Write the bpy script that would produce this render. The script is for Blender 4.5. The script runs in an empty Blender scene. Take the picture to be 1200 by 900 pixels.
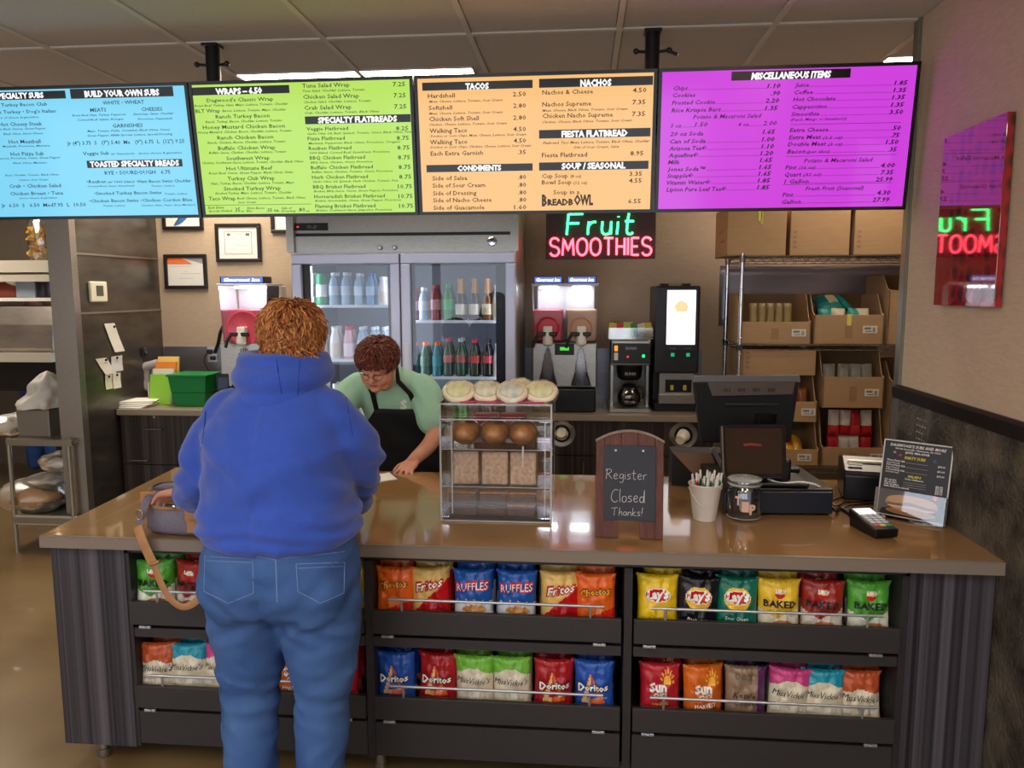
import bpy, bmesh, math, random
from math import sin, cos, pi, radians, sqrt, exp, atan2
from mathutils import Vector, Matrix, noise, Euler
random.seed(7)
SC = bpy.context.scene
COL = SC.collection

# ------------------------------------------------------------------ camera
CAM_H, F_PX = 1.70, 900.0
YAW, PITCH, ROLL = radians(5.2), radians(7.0), radians(-0.15)
fw = Vector((-sin(YAW)*cos(PITCH), cos(YAW)*cos(PITCH), -sin(PITCH)))
rt0 = Vector((cos(YAW), sin(YAW), 0)); up0 = rt0.cross(fw)
rt = rt0*cos(ROLL) + up0*sin(ROLL); up = -rt0*sin(ROLL) + up0*cos(ROLL)
cam_data = bpy.data.cameras.new('camera'); cam = bpy.data.objects.new('camera', cam_data); COL.objects.link(cam)
cam_data.sensor_width = 36.0; cam_data.lens = 36.0*F_PX/1200.0; cam_data.clip_start = 0.05; cam_data.clip_end = 100
m = Matrix((rt, up, -fw)).transposed().to_4x4(); m.translation = Vector((0, 0, CAM_H)); cam.matrix_world = m
SC.camera = cam

# ------------------------------------------------------------------ world, light, exposure
def lin(h):
    h = h.lstrip('#'); r = []
    for i in (0, 2, 4):
        c = int(h[i:i+2], 16)/255.0
        r.append(c/12.92 if c <= 0.04045 else ((c+0.055)/1.055)**2.4)
    return (r[0], r[1], r[2], 1.0)
w = bpy.data.worlds.new('world'); SC.world = w; w.use_nodes = True
w.node_tree.nodes['Background'].inputs[0].default_value = (0.80, 0.88, 1.0, 1)
w.node_tree.nodes['Background'].inputs[1].default_value = 2.8
SC.view_settings.view_transform = 'Standard'; SC.view_settings.look = 'None'
SC.view_settings.gamma = 1.0; SC.view_settings.exposure = 0.0; SC.view_settings.use_curve_mapping = False
TROFFER_STRENGTH = 22.0
FRONT_FILL = 12.0  # unseen lamps over and behind the camera, added as fill

# pixel (photo frame 1200x900) -> point on a real plane of the room
def P(px, py, X=None, Y=None, Z=None):
    d = fw + rt*((px-600)/F_PX) - up*((py-450)/F_PX)
    if X is not None: t = X/d.x
    elif Y is not None: t = Y/d.y
    else: t = (Z-CAM_H)/d.z
    return Vector((0, 0, CAM_H)) + d*t

# ------------------------------------------------------------------ materials
MATS = {}
def mat(name, color, rough=0.5, metal=0.0, emis=None, estr=0.0, trans=0.0, ior=1.45, alpha=1.0, coat=0.0, spec=0.5,
        noise_scale=None, noise_amt=0.0, bump=0.0, bump_scale=None, stretch=(1, 1, 1), sheen=0.0, col2=None):
    if name in MATS: return MATS[name]
    m = bpy.data.materials.new(name); m.use_nodes = True; nt = m.node_tree; b = nt.nodes['Principled BSDF']
    c = lin(color) if isinstance(color, str) else tuple(color)
    b.inputs['Base Color'].default_value = c
    b.inputs['Roughness'].default_value = rough; b.inputs['Metallic'].default_value = metal
    b.inputs['IOR'].default_value = ior; b.inputs['Alpha'].default_value = alpha
    b.inputs['Transmission Weight'].default_value = trans; b.inputs['Coat Weight'].default_value = coat
    b.inputs['Specular IOR Level'].default_value = spec
    if sheen: b.inputs['Sheen Weight'].default_value = sheen; b.inputs['Sheen Roughness'].default_value = 0.5
    if emis: b.inputs['Emission Color'].default_value = lin(emis); b.inputs['Emission Strength'].default_value = estr
    if noise_scale or bump:
        tc = nt.nodes.new('ShaderNodeTexCoord'); mp = nt.nodes.new('ShaderNodeMapping'); mp.inputs['Scale'].default_value = stretch
        nt.links.new(tc.outputs['Object'], mp.inputs['Vector'])
    if noise_scale:
        n = nt.nodes.new('ShaderNodeTexNoise'); n.inputs['Scale'].default_value = noise_scale; n.inputs['Detail'].default_value = 5
        nt.links.new(mp.outputs[0], n.inputs['Vector'])
        mx = nt.nodes.new('ShaderNodeMix'); mx.data_type = 'RGBA'
        r = nt.nodes.new('ShaderNodeMapRange'); r.inputs[1].default_value = 0.3; r.inputs[2].default_value = 0.7
        nt.links.new(n.outputs['Fac'], r.inputs[0]); nt.links.new(r.outputs[0], mx.inputs[0])
        c2 = lin(col2) if col2 else tuple(min(1, x*(1+noise_amt)) for x in c[:3])+(1,)
        c1 = c if col2 else tuple(x*(1-noise_amt) for x in c[:3])+(1,)
        mx.inputs[6].default_value = c1; mx.inputs[7].default_value = c2
        nt.links.new(mx.outputs[2], b.inputs['Base Color'])
    if bump:
        n2 = nt.nodes.new('ShaderNodeTexNoise'); n2.inputs['Scale'].default_value = bump_scale or 50; n2.inputs['Detail'].default_value = 4
        nt.links.new(mp.outputs[0], n2.inputs['Vector'])
        bp = nt.nodes.new('ShaderNodeBump'); bp.inputs['Strength'].default_value = bump; bp.inputs['Distance'].default_value = 0.01
        nt.links.new(n2.outputs['Fac'], bp.inputs['Height']); nt.links.new(bp.outputs[0], b.inputs['Normal'])
    MATS[name] = m; return m

def glassy(name, tint=(1, 1, 1), amount=0.12, rough=0.02, ior=1.45):
    """thin clear plastic or pane: mostly see-through, glossy by Fresnel"""
    if name in MATS: return MATS[name]
    m = bpy.data.materials.new(name); m.use_nodes = True; nt = m.node_tree
    for n in list(nt.nodes): nt.nodes.remove(n)
    o = nt.nodes.new('ShaderNodeOutputMaterial'); t = nt.nodes.new('ShaderNodeBsdfTransparent'); g = nt.nodes.new('ShaderNodeBsdfGlossy')
    t.inputs[0].default_value = (*tint, 1); g.inputs['Roughness'].default_value = rough; g.inputs[0].default_value = (1, 1, 1, 1)
    f = nt.nodes.new('ShaderNodeFresnel'); f.inputs[0].default_value = ior
    a = nt.nodes.new('ShaderNodeMath'); a.operation = 'ADD'; a.inputs[1].default_value = amount; a.use_clamp = True
    mx = nt.nodes.new('ShaderNodeMixShader')
    nt.links.new(f.outputs[0], a.inputs[0]); nt.links.new(a.outputs[0], mx.inputs[0])
    nt.links.new(t.outputs[0], mx.inputs[1]); nt.links.new(g.outputs[0], mx.inputs[2]); nt.links.new(mx.outputs[0], o.inputs[0])
    MATS[name] = m; return m

def vcmat(name, rough=0.35, coat=0.0, bump=0.0, bump_scale=60, metal=0.0, attr='print'):
    if name in MATS: return MATS[name]
    m = mat(name, (1, 1, 1, 1), rough, metal, coat=coat, bump=bump, bump_scale=bump_scale); nt = m.node_tree
    a = nt.nodes.new('ShaderNodeVertexColor'); a.layer_name = attr
    nt.links.new(a.outputs[0], nt.nodes['Principled BSDF'].inputs['Base Color']); return m

def striped(name, c1, c2, axis=0, scale=55, rough=0.45):
    """dark laminate with fine vertical streaks of its own colour"""
    if name in MATS: return MATS[name]
    m = mat(name, c1, rough); nt = m.node_tree; b = nt.nodes['Principled BSDF']
    tc = nt.nodes.new('ShaderNodeTexCoord'); sp = nt.nodes.new('ShaderNodeSeparateXYZ'); nt.links.new(tc.outputs['Object'], sp.inputs[0])
    ad = nt.nodes.new('ShaderNodeMath'); ad.operation = 'ADD'; nt.links.new(sp.outputs[0], ad.inputs[0]); nt.links.new(sp.outputs[1], ad.inputs[1])
    fac = None
    for s, dt in ((scale, 2), (scale*0.28, 1)):
        n = nt.nodes.new('ShaderNodeTexNoise'); n.noise_dimensions = '1D'; n.inputs['Scale'].default_value = s; n.inputs['Detail'].default_value = dt
        nt.links.new(ad.outputs[0], n.inputs['W'])
        r = nt.nodes.new('ShaderNodeMapRange'); r.inputs[1].default_value = 0.42; r.inputs[2].default_value = 0.68; nt.links.new(n.outputs['Fac'], r.inputs[0])
        if fac is None: fac = r.outputs[0]
        else:
            q = nt.nodes.new('ShaderNodeMath'); q.operation = 'MULTIPLY_ADD'; q.inputs[1].default_value = 0.6
            nt.links.new(r.outputs[0], q.inputs[0])
            h = nt.nodes.new('ShaderNodeMath'); h.operation = 'MULTIPLY'; h.inputs[1].default_value = 0.5; nt.links.new(fac, h.inputs[0])
            nt.links.new(h.outputs[0], q.inputs[2]); fac = q.outputs[0]
    mx = nt.nodes.new('ShaderNodeMix'); mx.data_type = 'RGBA'; mx.inputs[6].default_value = lin(c1); mx.inputs[7].default_value = lin(c2)
    nt.links.new(fac, mx.inputs[0]); nt.links.new(mx.outputs[2], b.inputs['Base Color']); return m

# ------------------------------------------------------------------ mesh builder
class MB:
    def __init__(s): s.v = []; s.f = []; s.c = []
    def add(s, vs, fs, col=None):
        o = len(s.v); s.v += [Vector(p) for p in vs]; s.f += [tuple(i+o for i in f) for f in fs]
        s.c += [col]*len(fs); return s
    def box(s, c, d, rz=0, rx=0, ry=0, ch=0.0, col=None):
        """box centre c, full size d; ch chamfers the edges"""
        hx, hy, hz = d[0]/2, d[1]/2, d[2]/2
        R = Euler((rx, ry, rz)).to_matrix(); c = Vector(c)
        ch = min(ch, hx*.9, hy*.9, hz*.9)
        if ch <= 0:
            vs = [c+R@Vector((x*hx, y*hy, z*hz)) for z in (-1, 1) for y in (-1, 1) for x in (-1, 1)]
            return s.add(vs, [(0, 2, 3, 1), (4, 5, 7, 6), (0, 1, 5, 4), (2, 6, 7, 3), (0, 4, 6, 2), (1, 3, 7, 5)], col)
        bm = bmesh.new(); bmesh.ops.create_cube(bm, size=1.0)
        for v in bm.verts: v.co = Vector((v.co.x*d[0], v.co.y*d[1], v.co.z*d[2]))
        bmesh.ops.bevel(bm, geom=list(bm.edges), offset=ch, segments=2, affect='EDGES', profile=0.5)
        bm.verts.index_update(); vs = [c+R@v.co for v in bm.verts]; fs = [tuple(v.index for v in f.verts) for f in bm.faces]; bm.free()
        return s.add(vs, fs, col)
    def span(s, a, b, ch=0.0, col=None):
        a = Vector(a); b = Vector(b); return s.box((a+b)/2, (abs(b.x-a.x), abs(b.y-a.y), abs(b.z-a.z)), ch=ch, col=col)
    def tube(s, pts, r, seg=8, caps=True, flat=1.0, closed=False, ref=None, col=None):
        pts = [Vector(p) for p in pts]; n = len(pts); rr = r if hasattr(r, '__len__') else [r]*n
        o = len(s.v); pn = None
        for i, p in enumerate(pts):
            if closed: t = pts[(i+1) % n]-pts[i-1]
            else: t = pts[min(i+1, n-1)]-pts[max(i-1, 0)]
            if t.length < 1e-9: t = Vector((0, 0, 1))
            t.normalize()
            if ref is not None: a = Vector(ref)
            elif pn is not None: a = pn
            else: a = Vector((0, 0, 1)) if abs(t.z) < .9 else Vector((1, 0, 0))
            a = a-t*a.dot(t)
            if a.length < 1e-6: a = t.orthogonal()
            a.normalize(); pn = a; b = t.cross(a)
            for k in range(seg):
                th = 2*pi*k/seg; s.v.append(p+a*(cos(th)*rr[i]*flat)+b*(sin(th)*rr[i]))
        m_ = n if closed else n-1
        for i in range(m_):
            for k in range(seg):
                j = (i+1) % n
                s.f.append((o+i*seg+k, o+i*seg+(k+1) % seg, o+j*seg+(k+1) % seg, o+j*seg+k)); s.c.append(col)
        if caps and not closed:
            s.f.append(tuple(o+k for k in range(seg))[::-1]); s.f.append(tuple(o+(n-1)*seg+k for k in range(seg))); s.c += [col, col]
        return s
    def cyl(s, p0, p1, r0, r1=None, seg=20, col=None):
        return s.tube([p0, p1], [r0, r0 if r1 is None else r1], seg, col=col)
    def lathe(s, prof, c=(0, 0, 0), seg=24, sx=1, sy=1, axis='z', col=None, cols=None):
        """prof: list of (r, h) from bottom to top"""
        o = len(s.v); c = Vector(c); n = len(prof)
        for (r, h) in prof:
            for k in range(seg):
                t = 2*pi*k/seg; q = Vector((r*cos(t)*sx, r*sin(t)*sy, h))
                if axis == 'y': q = Vector((q.x, -h, q.y))
                if axis == 'x': q = Vector((h, q.x, q.y))
                s.v.append(c+q)
        for i in range(n-1):
            cc = cols[i] if cols else col
            for k in range(seg): s.f.append((o+i*seg+k, o+i*seg+(k+1) % seg, o+(i+1)*seg+(k+1) % seg, o+(i+1)*seg+k)); s.c.append(cc)
        if prof[0][0] > 1e-5: s.f.append(tuple(o+k for k in range(seg))[::-1]); s.c.append(cols[0] if cols else col)
        if prof[-1][0] > 1e-5: s.f.append(tuple(o+(n-1)*seg+k for k in range(seg))); s.c.append(cols[-1] if cols else col)
        return s
    def prism(s, outline, d0, d1, axis='y', col=None):
        """outline of (a, b); axis y -> (x, z), axis x -> (y, z), axis z -> (x, y)"""
        def q(a, b, d): return (a, d, b) if axis == 'y' else ((d, a, b) if axis == 'x' else (a, b, d))
        n = len(outline); vs = [q(a, b, d0) for a, b in outline]+[q(a, b, d1) for a, b in outline]
        fs = [tuple(range(n))[::-1], tuple(range(n, 2*n))]+[(i, (i+1) % n, n+(i+1) % n, n+i) for i in range(n)]
        return s.add(vs, fs, col)
    def ball(s, c, r, seg=16, rings=10, sc=(1, 1, 1), R=None, col=None):
        c = Vector(c); o = len(s.v); prof = []
        for i in range(rings+1):
            a = -pi/2+pi*i/rings
            for k in range(seg):
                t = 2*pi*k/seg; q = Vector((cos(a)*cos(t)*r*sc[0], cos(a)*sin(t)*r*sc[1], sin(a)*r*sc[2]))
                s.v.append(c+(R@q if R else q))
        for i in range(rings):
            for k in range(seg): s.f.append((o+i*seg+k, o+i*seg+(k+1) % seg, o+(i+1)*seg+(k+1) % seg, o+(i+1)*seg+k)); s.c.append(col)
        return s
    def quad(s, a, b, c, d, col=None): return s.add([a, b, c, d], [(0, 1, 2, 3)], col)
    def loft(s, rings, seg=28, exp_=2.0, col=None):
        """rings: (centre, rx, ry, (normal or None), exponent?) ; local x is world x, y across the path"""
        o = len(s.v); n = len(rings)
        for i, rg in enumerate(rings):
            c = Vector(rg[0]); rx, ry = rg[1], rg[2]
            if len(rg) > 3 and rg[3] is not None: t = Vector(rg[3]).normalized()
            else:
                t = Vector(rings[min(i+1, n-1)][0])-Vector(rings[max(i-1, 0)][0]); t.normalize()
            a = rg[5] if len(rg) > 5 else Vector((1, 0, 0)); a = Vector(a); a = (a-t*a.dot(t)).normalized(); b = t.cross(a)
            e = rg[4] if len(rg) > 4 and rg[4] else exp_
            for k in range(seg):
                th = 2*pi*k/seg; ct, st = cos(th), sin(th)
                x = math.copysign(abs(ct)**(2/e), ct)*rx; y = math.copysign(abs(st)**(2/e), st)*ry
                s.v.append(c+a*x+b*y)
        for i in range(n-1):
            for k in range(seg): s.f.append((o+i*seg+k, o+i*seg+(k+1) % seg, o+(i+1)*seg+(k+1) % seg, o+(i+1)*seg+k)); s.c.append(col)
        s.f.append(tuple(o+k for k in range(seg))[::-1]); s.f.append(tuple(o+(n-1)*seg+k for k in range(seg))); s.c += [col, col]
        return s
    def merge(s, other, M=None):
        o = len(s.v); s.v += [(M@v if M else v.copy()) for v in other.v]; s.f += [tuple(i+o for i in f) for f in other.f]; s.c += other.c; return s
    def xf(s, M): s.v = [M@v for v in s.v]; return s

def mesh_of(mb, name, mats, smooth=False, fmat=None, attr=None):
    me = bpy.data.meshes.new(name); me.from_pydata([tuple(v) for v in mb.v], [], mb.f)
    if not isinstance(mats, (list, tuple)): mats = [mats]
    for m_ in mats: me.materials.append(m_)
    if fmat:
        for i, p in enumerate(me.polygons): p.material_index = fmat(i, p)
    elif len(mats) > 1:
        for i, p in enumerate(me.polygons): p.material_index = mb.c[i] or 0
    if attr:
        ca = me.color_attributes.new(attr, 'FLOAT_COLOR', 'CORNER'); data = []
        for i, p in enumerate(me.polygons):
            c = mb.c[i] or (1, 1, 1, 1); data += list(c)*len(p.vertices)
        ca.data.foreach_set('color', data)
    me.validate()
    if smooth:
        me.polygons.foreach_set('use_smooth', [True]*len(me.polygons))
        if smooth is not True: me.set_sharp_from_angle(angle=radians(smooth))
    me.update(); return me

def obj(name, mb, mats, parent=None, smooth=False, world=False, attr=None, loc=None, label=None, kind=None, bevel=0):
    if isinstance(mb, MB):
        if world and parent is not None:
            off = Vector(parent.location); mb.v = [v-off for v in mb.v]
        me = mesh_of(mb, name, mats, smooth, attr=attr)
    else: me = mb
    o = bpy.data.objects.new(name, me); COL.objects.link(o)
    if parent is not None: o.parent = parent
    if loc is not None: o.location = loc
    if label: o['label'] = label
    if kind: o['kind'] = kind
    if bevel:
        b = o.modifiers.new('bevel', 'BEVEL'); b.width = bevel; b.segments = 2; b.limit_method = 'ANGLE'
    return o
def tag(o, label, cat, group=None):
    o['label'] = label; o['category'] = cat
    if group: o['group'] = group
    return o
def thing(name, label, cat, loc=(0, 0, 0), rz=0.0, group=None):
    o = bpy.data.objects.new(name, None); COL.objects.link(o); o.location = loc; o.rotation_euler = (0, 0, rz); o.empty_display_size = 0.05
    return tag(o, label, cat, group)
def struct(name, mb, mats, parent=None, smooth=False, bevel=0):
    o = obj(name, mb, mats, parent, smooth, bevel=bevel); o['kind'] = 'structure'; return o
def dup(o, parent=None, **kw):
    c = o.copy(); COL.objects.link(c)
    if parent is not None: c.parent = parent
    for ch in list(o.children): dup(ch, c)
    return c

# ------------------------------------------------------------------ text as flat geometry
TXT = {}
def text_mesh(s, bold=0.0, shear=0.0, space=1.0, res=2):
    k = (s, bold, shear, space, res)
    if k in TXT: return TXT[k]
    cu = bpy.data.curves.new('t', 'FONT'); cu.body = s; cu.size = 1.0; cu.resolution_u = res; cu.offset = bold; cu.shear = shear; cu.space_character = space
    cu.fill_mode = 'FRONT'
    o = bpy.data.objects.new('t', cu); COL.objects.link(o)
    me = bpy.data.meshes.new_from_object(o)
    vs = [v.co.copy() for v in me.vertices]; fs = [tuple(p.vertices) for p in me.polygons]
    bpy.data.objects.remove(o); bpy.data.curves.remove(cu); bpy.data.meshes.remove(me)
    if vs:
        x0 = min(v.x for v in vs); x1 = max(v.x for v in vs)
    else: x0, x1 = 0, 1
    TXT[k] = (vs, fs, x0, x1); return TXT[k]
def put_text(mb, s, f, x, y, h, width=None, align='l', bold=0.0, shear=0.0, lift=0.0, res=2, col=None, arc=0.0, slope=0.0):
    """f(u, v, lift) -> point. h: capital height; width: fit to that width"""
    vs, fs, x0, x1 = text_mesh(s, bold, shear, 1.0, res)
    sy = h/0.70; sx = (width/(x1-x0)) if width else sy*0.9
    wd = (x1-x0)*sx; ox = x if align == 'l' else (x-wd/2 if align == 'c' else x-wd)
    pts = []
    for v in vs:
        u = ox+(v.x-x0)*sx; vv = y+v.y*sy+slope*(u-x)+(arc*(1-((u-ox)/max(wd, 1e-6)*2-1)**2) if arc else 0)
        pts.append(f(u, vv, lift))
    mb.add(pts, fs, col)

# remeshed organic surface
def organic(name, mb, voxel, smooth_it=4, disp=None, fac=0.5):
    me = mesh_of(mb, name, [])
    o = bpy.data.objects.new('tmp', me); COL.objects.link(o)
    r = o.modifiers.new('r', 'REMESH'); r.mode = 'VOXEL'; r.voxel_size = voxel
    if smooth_it:
        sm = o.modifiers.new('s', 'SMOOTH'); sm.iterations = smooth_it; sm.factor = fac
    dg = bpy.context.evaluated_depsgraph_get(); ev = o.evaluated_get(dg); m2 = bpy.data.meshes.new_from_object(ev)
    bpy.data.objects.remove(o); bpy.data.meshes.remove(me)
    if disp:
        m2.update(); nr = [v.normal.copy() for v in m2.vertices]
        for v, n in zip(m2.vertices, nr):
            d = disp(v.co, n)
            v.co = v.co+(n*d if not isinstance(d, Vector) else d)
    m2.polygons.foreach_set('use_smooth', [True]*len(m2.polygons)); m2.name = name; m2.update(); return m2
def shift(me, off):
    off = Vector(off)
    for v in me.vertices: v.co -= off
    return me
def put(name, me, mats, parent, label=None):
    if not isinstance(mats, (list, tuple)): mats = [mats]
    me.materials.clear()
    for m_ in mats: me.materials.append(m_)
    shift(me, parent.location)
    return obj(name, me, None, parent, label=label)
# ================================================================== THE SETTING
WX, YB, ZC = 1.30, 5.62, 2.74            # right wall, back wall, ceiling height
M_black = mat('black_plastic', '#0b0b0c', 0.35); M_blackm = mat('black_matte', '#0e0e10', 0.7)
M_steel = mat('brushed_steel', '#a9a49c', 0.32, 0.9, noise_scale=30, noise_amt=0.12, stretch=(1, 1, 12), bump=0.02, bump_scale=80)
M_steeld = mat('dark_steel', '#6f6a64', 0.30, 0.85, noise_scale=4, noise_amt=0.25, stretch=(1, 1, 3))
M_chrome = mat('chrome', '#c8c8ca', 0.15, 1.0); M_alu = mat('aluminium', '#b9bcc4', 0.35, 0.8)
M_white = mat('white_plastic', '#dedbd2', 0.45); M_paper = mat('white_paper', '#e4e1da', 0.7)
M_ink = mat('printed_ink', '#141416', 0.6); M_clear = glassy('clear_acrylic', (0.97, 0.97, 0.97), 0.05)
M_wall = mat('beige_wallpaper', '#c6b096', 0.75, noise_scale=22, noise_amt=0.07, stretch=(1, 1, 5), bump=0.15, bump_scale=160)
M_wallb = mat('taupe_wallpaper', '#a08d78', 0.75, noise_scale=22, noise_amt=0.07, stretch=(1, 1, 6), bump=0.12, bump_scale=160)
M_tile = mat('ceiling_tile', '#c6bdb1', 0.9, noise_scale=120, noise_amt=0.05, bump=0.15, bump_scale=300)
M_tbar = mat('ceiling_grid', '#cfc8bc', 0.6)
M_floor = mat('polished_concrete', '#6c5638', 0.28, noise_scale=2.2, col2='#8a7350', coat=0.15, bump=0.03, bump_scale=6)
M_wains = mat('mottled_dark_panel', '#231f1b', 0.42, noise_scale=9, col2='#6a6052', bump=0.9, bump_scale=70)
M_rail = mat('chair_rail_brown', '#140d0a', 0.45)

struct('floor', MB().span((-6.5, -2.5, -0.05), (3.2, 9.0, 0)), M_floor)
# back wall behind the counter and the fridge, and the room shell
struct('wall_back', MB().span((-3.2, YB, 0), (3.2, YB+0.12, ZC)), M_wallb)
wl = MB().span((WX, -2.5, 0), (WX+0.13, 3.27, ZC))
wr = struct('wall_right', wl, M_wall)
struct('wainscot', MB().span((WX-0.006, -2.5, 0), (WX, 3.268, 1.262)), M_wains, wr)
# vertical panel joint and a switch-plate sized perforated patch on the wainscot
struct('panel_joint', MB().box((WX-0.008, 2.96, 0.63), (0.004, 0.006, 1.26)), mat('joint_metal', '#7a7164', 0.5, 0.5), wr)
vp = MB()
for i in range(4):
    for j in range(5): vp.ball((WX-0.0075, 2.985+i*0.022, 1.10+j*0.026), 0.0035, 6, 4)
struct('rivet', vp, M_alu, wr)
struct('trim_1', MB().prism([(WX-0.02, 1.256), (WX-0.022, 1.30), (WX-0.012, 1.310), (WX, 1.310), (WX, 1.256)], -2.5, 3.272, 'y'), M_rail)
struct('trim_2', MB().span((WX-0.012, 3.245, 0), (WX+0.142, 3.29, ZC)).span((WX-0.004, 3.24, 0), (WX, 3.26, ZC)), mat('corner_guard', '#8d8a80', 0.35, 0.7))
struct('wall_far_right', MB().span((3.08, 3.2, 0), (3.2, YB, ZC)), M_wallb)
struct('wall_divider', MB().span((WX+0.13, 3.14, 0), (3.08, 3.26, ZC)), M_wallb)
# steel clad partition end on the left
wp = struct('wall_left', MB().span((-3.33, 4.62, 0), (-3.2, YB, ZC)), M_steeld)
struct('steel_end_cap', MB().span((-3.345, 4.60, 0), (-3.195, 4.62, ZC)), M_steel, wp)
cg = MB().span((-3.2, 4.60, 0), (-3.19, 4.66, ZC))
for z in (1.55, 1.93): cg.span((-3.198, 4.64, z), (-3.192, YB, z+0.012))
struct('steel_seam', cg, M_steel, wp)
# kitchen beyond, on the left
struct('wall_kitchen', MB().span((-6.5, 7.0, 0), (-3.3, 7.12, ZC)), mat('kitchen_wall', '#6b5f52', 0.8))
struct('wall_side', MB().span((-6.5, -2.5, 0), (-6.38, 7.0, ZC)), M_wallb)
# storefront behind the camera with two window openings that let the daylight in
wf = MB().span((-6.5, -2.6, 0), (WX+0.1, -2.5, 0.5)).span((-6.5, -2.6, 2.35), (WX+0.1, -2.5, ZC))
for x in (-6.45, -4.4, -2.3, -0.2, 1.36): wf.span((x-0.06, -2.6, 0.5), (x+0.06, -2.5, 2.35))
struct('wall_front', wf, M_wallb)
# steel backsplash strips on the back wall
struct('trim_3', MB().span((-3.19, YB-0.012, 0.89), (0.86, YB, 1.275)), mat('backsplash_steel', '#77777c', 0.3, 0.8, noise_scale=10, noise_amt=0.1, stretch=(0.2, 1, 6)), None)

# ceiling: grid bars and single lay-in tiles
xs = [0.14+0.61*k for k in range(-11, 6)]; ys = [-2.5, -1.61, -0.39, 0.83, 2.05, 3.27, 4.49, 5.71, 6.93]
ceil = struct('ceiling', MB().span((-6.5, -2.5, ZC+0.02), (3.2, 7.12, ZC+0.08)), M_tile)
bars = MB()
for x in xs: bars.span((x-0.012, -2.5, ZC-0.004), (x+0.012, 7.0, ZC+0.02))
for y in ys[1:]: bars.span((-6.4, y-0.012, ZC-0.0045), (3.1, y+0.012, ZC+0.02))
struct('ceiling_grid', bars, M_tbar, ceil)
# troffers: (column index, row index) of tiles replaced by lights; rows near the camera are added fill
LS = {(3, 1), (7, 1), (11, 1), (5, 2), (9, 2), (12, 2), (2, 6), (6, 6), (13, 6)}
tm = None
for i in range(len(xs)-1):
    for j in range(len(ys)-1):
        x0, x1, y0, y1 = xs[i]+0.014, xs[i+1]-0.014, ys[j]+0.014, ys[j+1]-0.014
        if (i, j) in LS: continue
        if j >= 2 and j <= 5 and 2 <= i <= 14:
            key = round(y1-y0, 3)
            if tm is None or tm[0] != key:
                q = MB().box((0, 0, 0), (x1-x0, y1-y0, 0.012), ch=0.003); tm = (key, mesh_of(q, 'ceiling_tile', M_tile))
            obj('ceiling_tile', tm[1], None, ceil, loc=((x0+x1)/2, (y0+y1)/2, ZC+0.008))
M_tube = mat('lit_diffuser', '#ffffff', 0.4, emis='#fff0da', estr=TROFFER_STRENGTH)
M_tubef = mat('fill_diffuser_front', '#ffffff', 0.4, emis='#fff0da', estr=FRONT_FILL)
def troffer(cx, cy, sx, sy, label, mt):
    t = thing('ceiling_light', label, 'ceiling light', (cx, cy, ZC), group='recessed fluorescent ceiling lights')
    f = MB(); b = 0.02 if sy > .2 else 0.006
    f.span((-sx/2, -sy/2, -0.006), (sx/2, -sy/2+b, 0.016)).span((-sx/2, sy/2-b, -0.006), (sx/2, sy/2, 0.016))
    f.span((-sx/2, -sy/2+b, -0.006), (-sx/2+b, sy/2-b, 0.016)).span((sx/2-b, -sy/2+b, -0.006), (sx/2, sy/2-b, 0.016))
    obj('frame', f, M_tbar, t); obj('diffuser', MB().span((-sx/2+b, -sy/2+b, -0.002), (sx/2-b, sy/2-b, 0.006)), mt, t)
names = {(3, 1): 'unseen added ceiling light left of the camera over the shop floor', (7, 1): 'unseen added ceiling light in the middle over the shop floor',
 (11, 1): 'unseen added ceiling light near the right wall over the shop floor', (5, 2): 'unseen added ceiling light over the left end of the front counter',
 (9, 2): 'unseen added ceiling light over the middle of the front counter', (12, 2): 'unseen added ceiling light over the right end of the front counter',
 (2, 6): 'far ceiling light over the kitchen at the left', (6, 6): 'far ceiling light in front of the fridge', (13, 6): 'far ceiling light over the wire rack', (9, 6): 'rear ceiling light over the drink machines',
}
for (i, j) in sorted(LS):
    cx = (xs[i]+xs[i+1])/2; cy = (ys[j]+ys[j+1])/2
    troffer(cx, cy, xs[i+1]-xs[i]-0.03, ys[j+1]-ys[j]-0.03, names[(i, j)], M_tubef if j <= 2 else M_tube)
a = P(1027, 71, Z=ZC); troffer(a.x+.32, a.y+.03, .62, .22, 'white ceiling light at the top right beside the wall corner above the magenta screen', M_tube)
# long light strip glimpsed above the green and orange screens
a = P(283, 93, Z=ZC); b = P(557, 85, Z=ZC)
troffer((a.x+b.x)/2, 3.80, b.x-a.x, 0.14, 'long thin white ceiling light just above the green and orange menu screens', M_tube)
# ================================================================== FRONT COUNTER
CT, CF, CBk = 0.87, 2.385, 3.40           # worktop height, its front and back edge
M_top = mat('tan_solid_surface', '#967245', 0.13, noise_scale=260, noise_amt=0.06, coat=0.6)
M_edge = mat('worktop_edge', '#7d7166', 0.3)
M_strip = striped('striped_laminate', '#1d1a20', '#5a555c', scale=60)
M_char = mat('charcoal_laminate', '#2b282a', 0.45, noise_scale=60, noise_amt=0.08)
M_charf = mat('charcoal_front', '#312e2f', 0.42, noise_scale=50, noise_amt=0.06)
wt = thing('worktop', 'long tan solid-surface worktop of the front counter', 'worktop', (-0.27, 2.9, CT))
t = MB().prism([(-1.84, CF+0.012), (1.296, CF+0.012), (1.296, CBk), (-1.905, CBk)], CT-0.004, CT, 'z')
obj('top_surface', t, M_top, wt, world=True)
t = MB().prism([(-1.842, CF), (1.297, CF), (1.297, CBk+0.002), (-1.908, CBk+0.002)], CT-0.042, CT-0.004, 'z')
t.span((-1.842, CF, CT-0.0045), (1.297, CF+0.013, CT-0.0005))
obj('front_edge', t, M_edge, wt, world=True)

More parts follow.
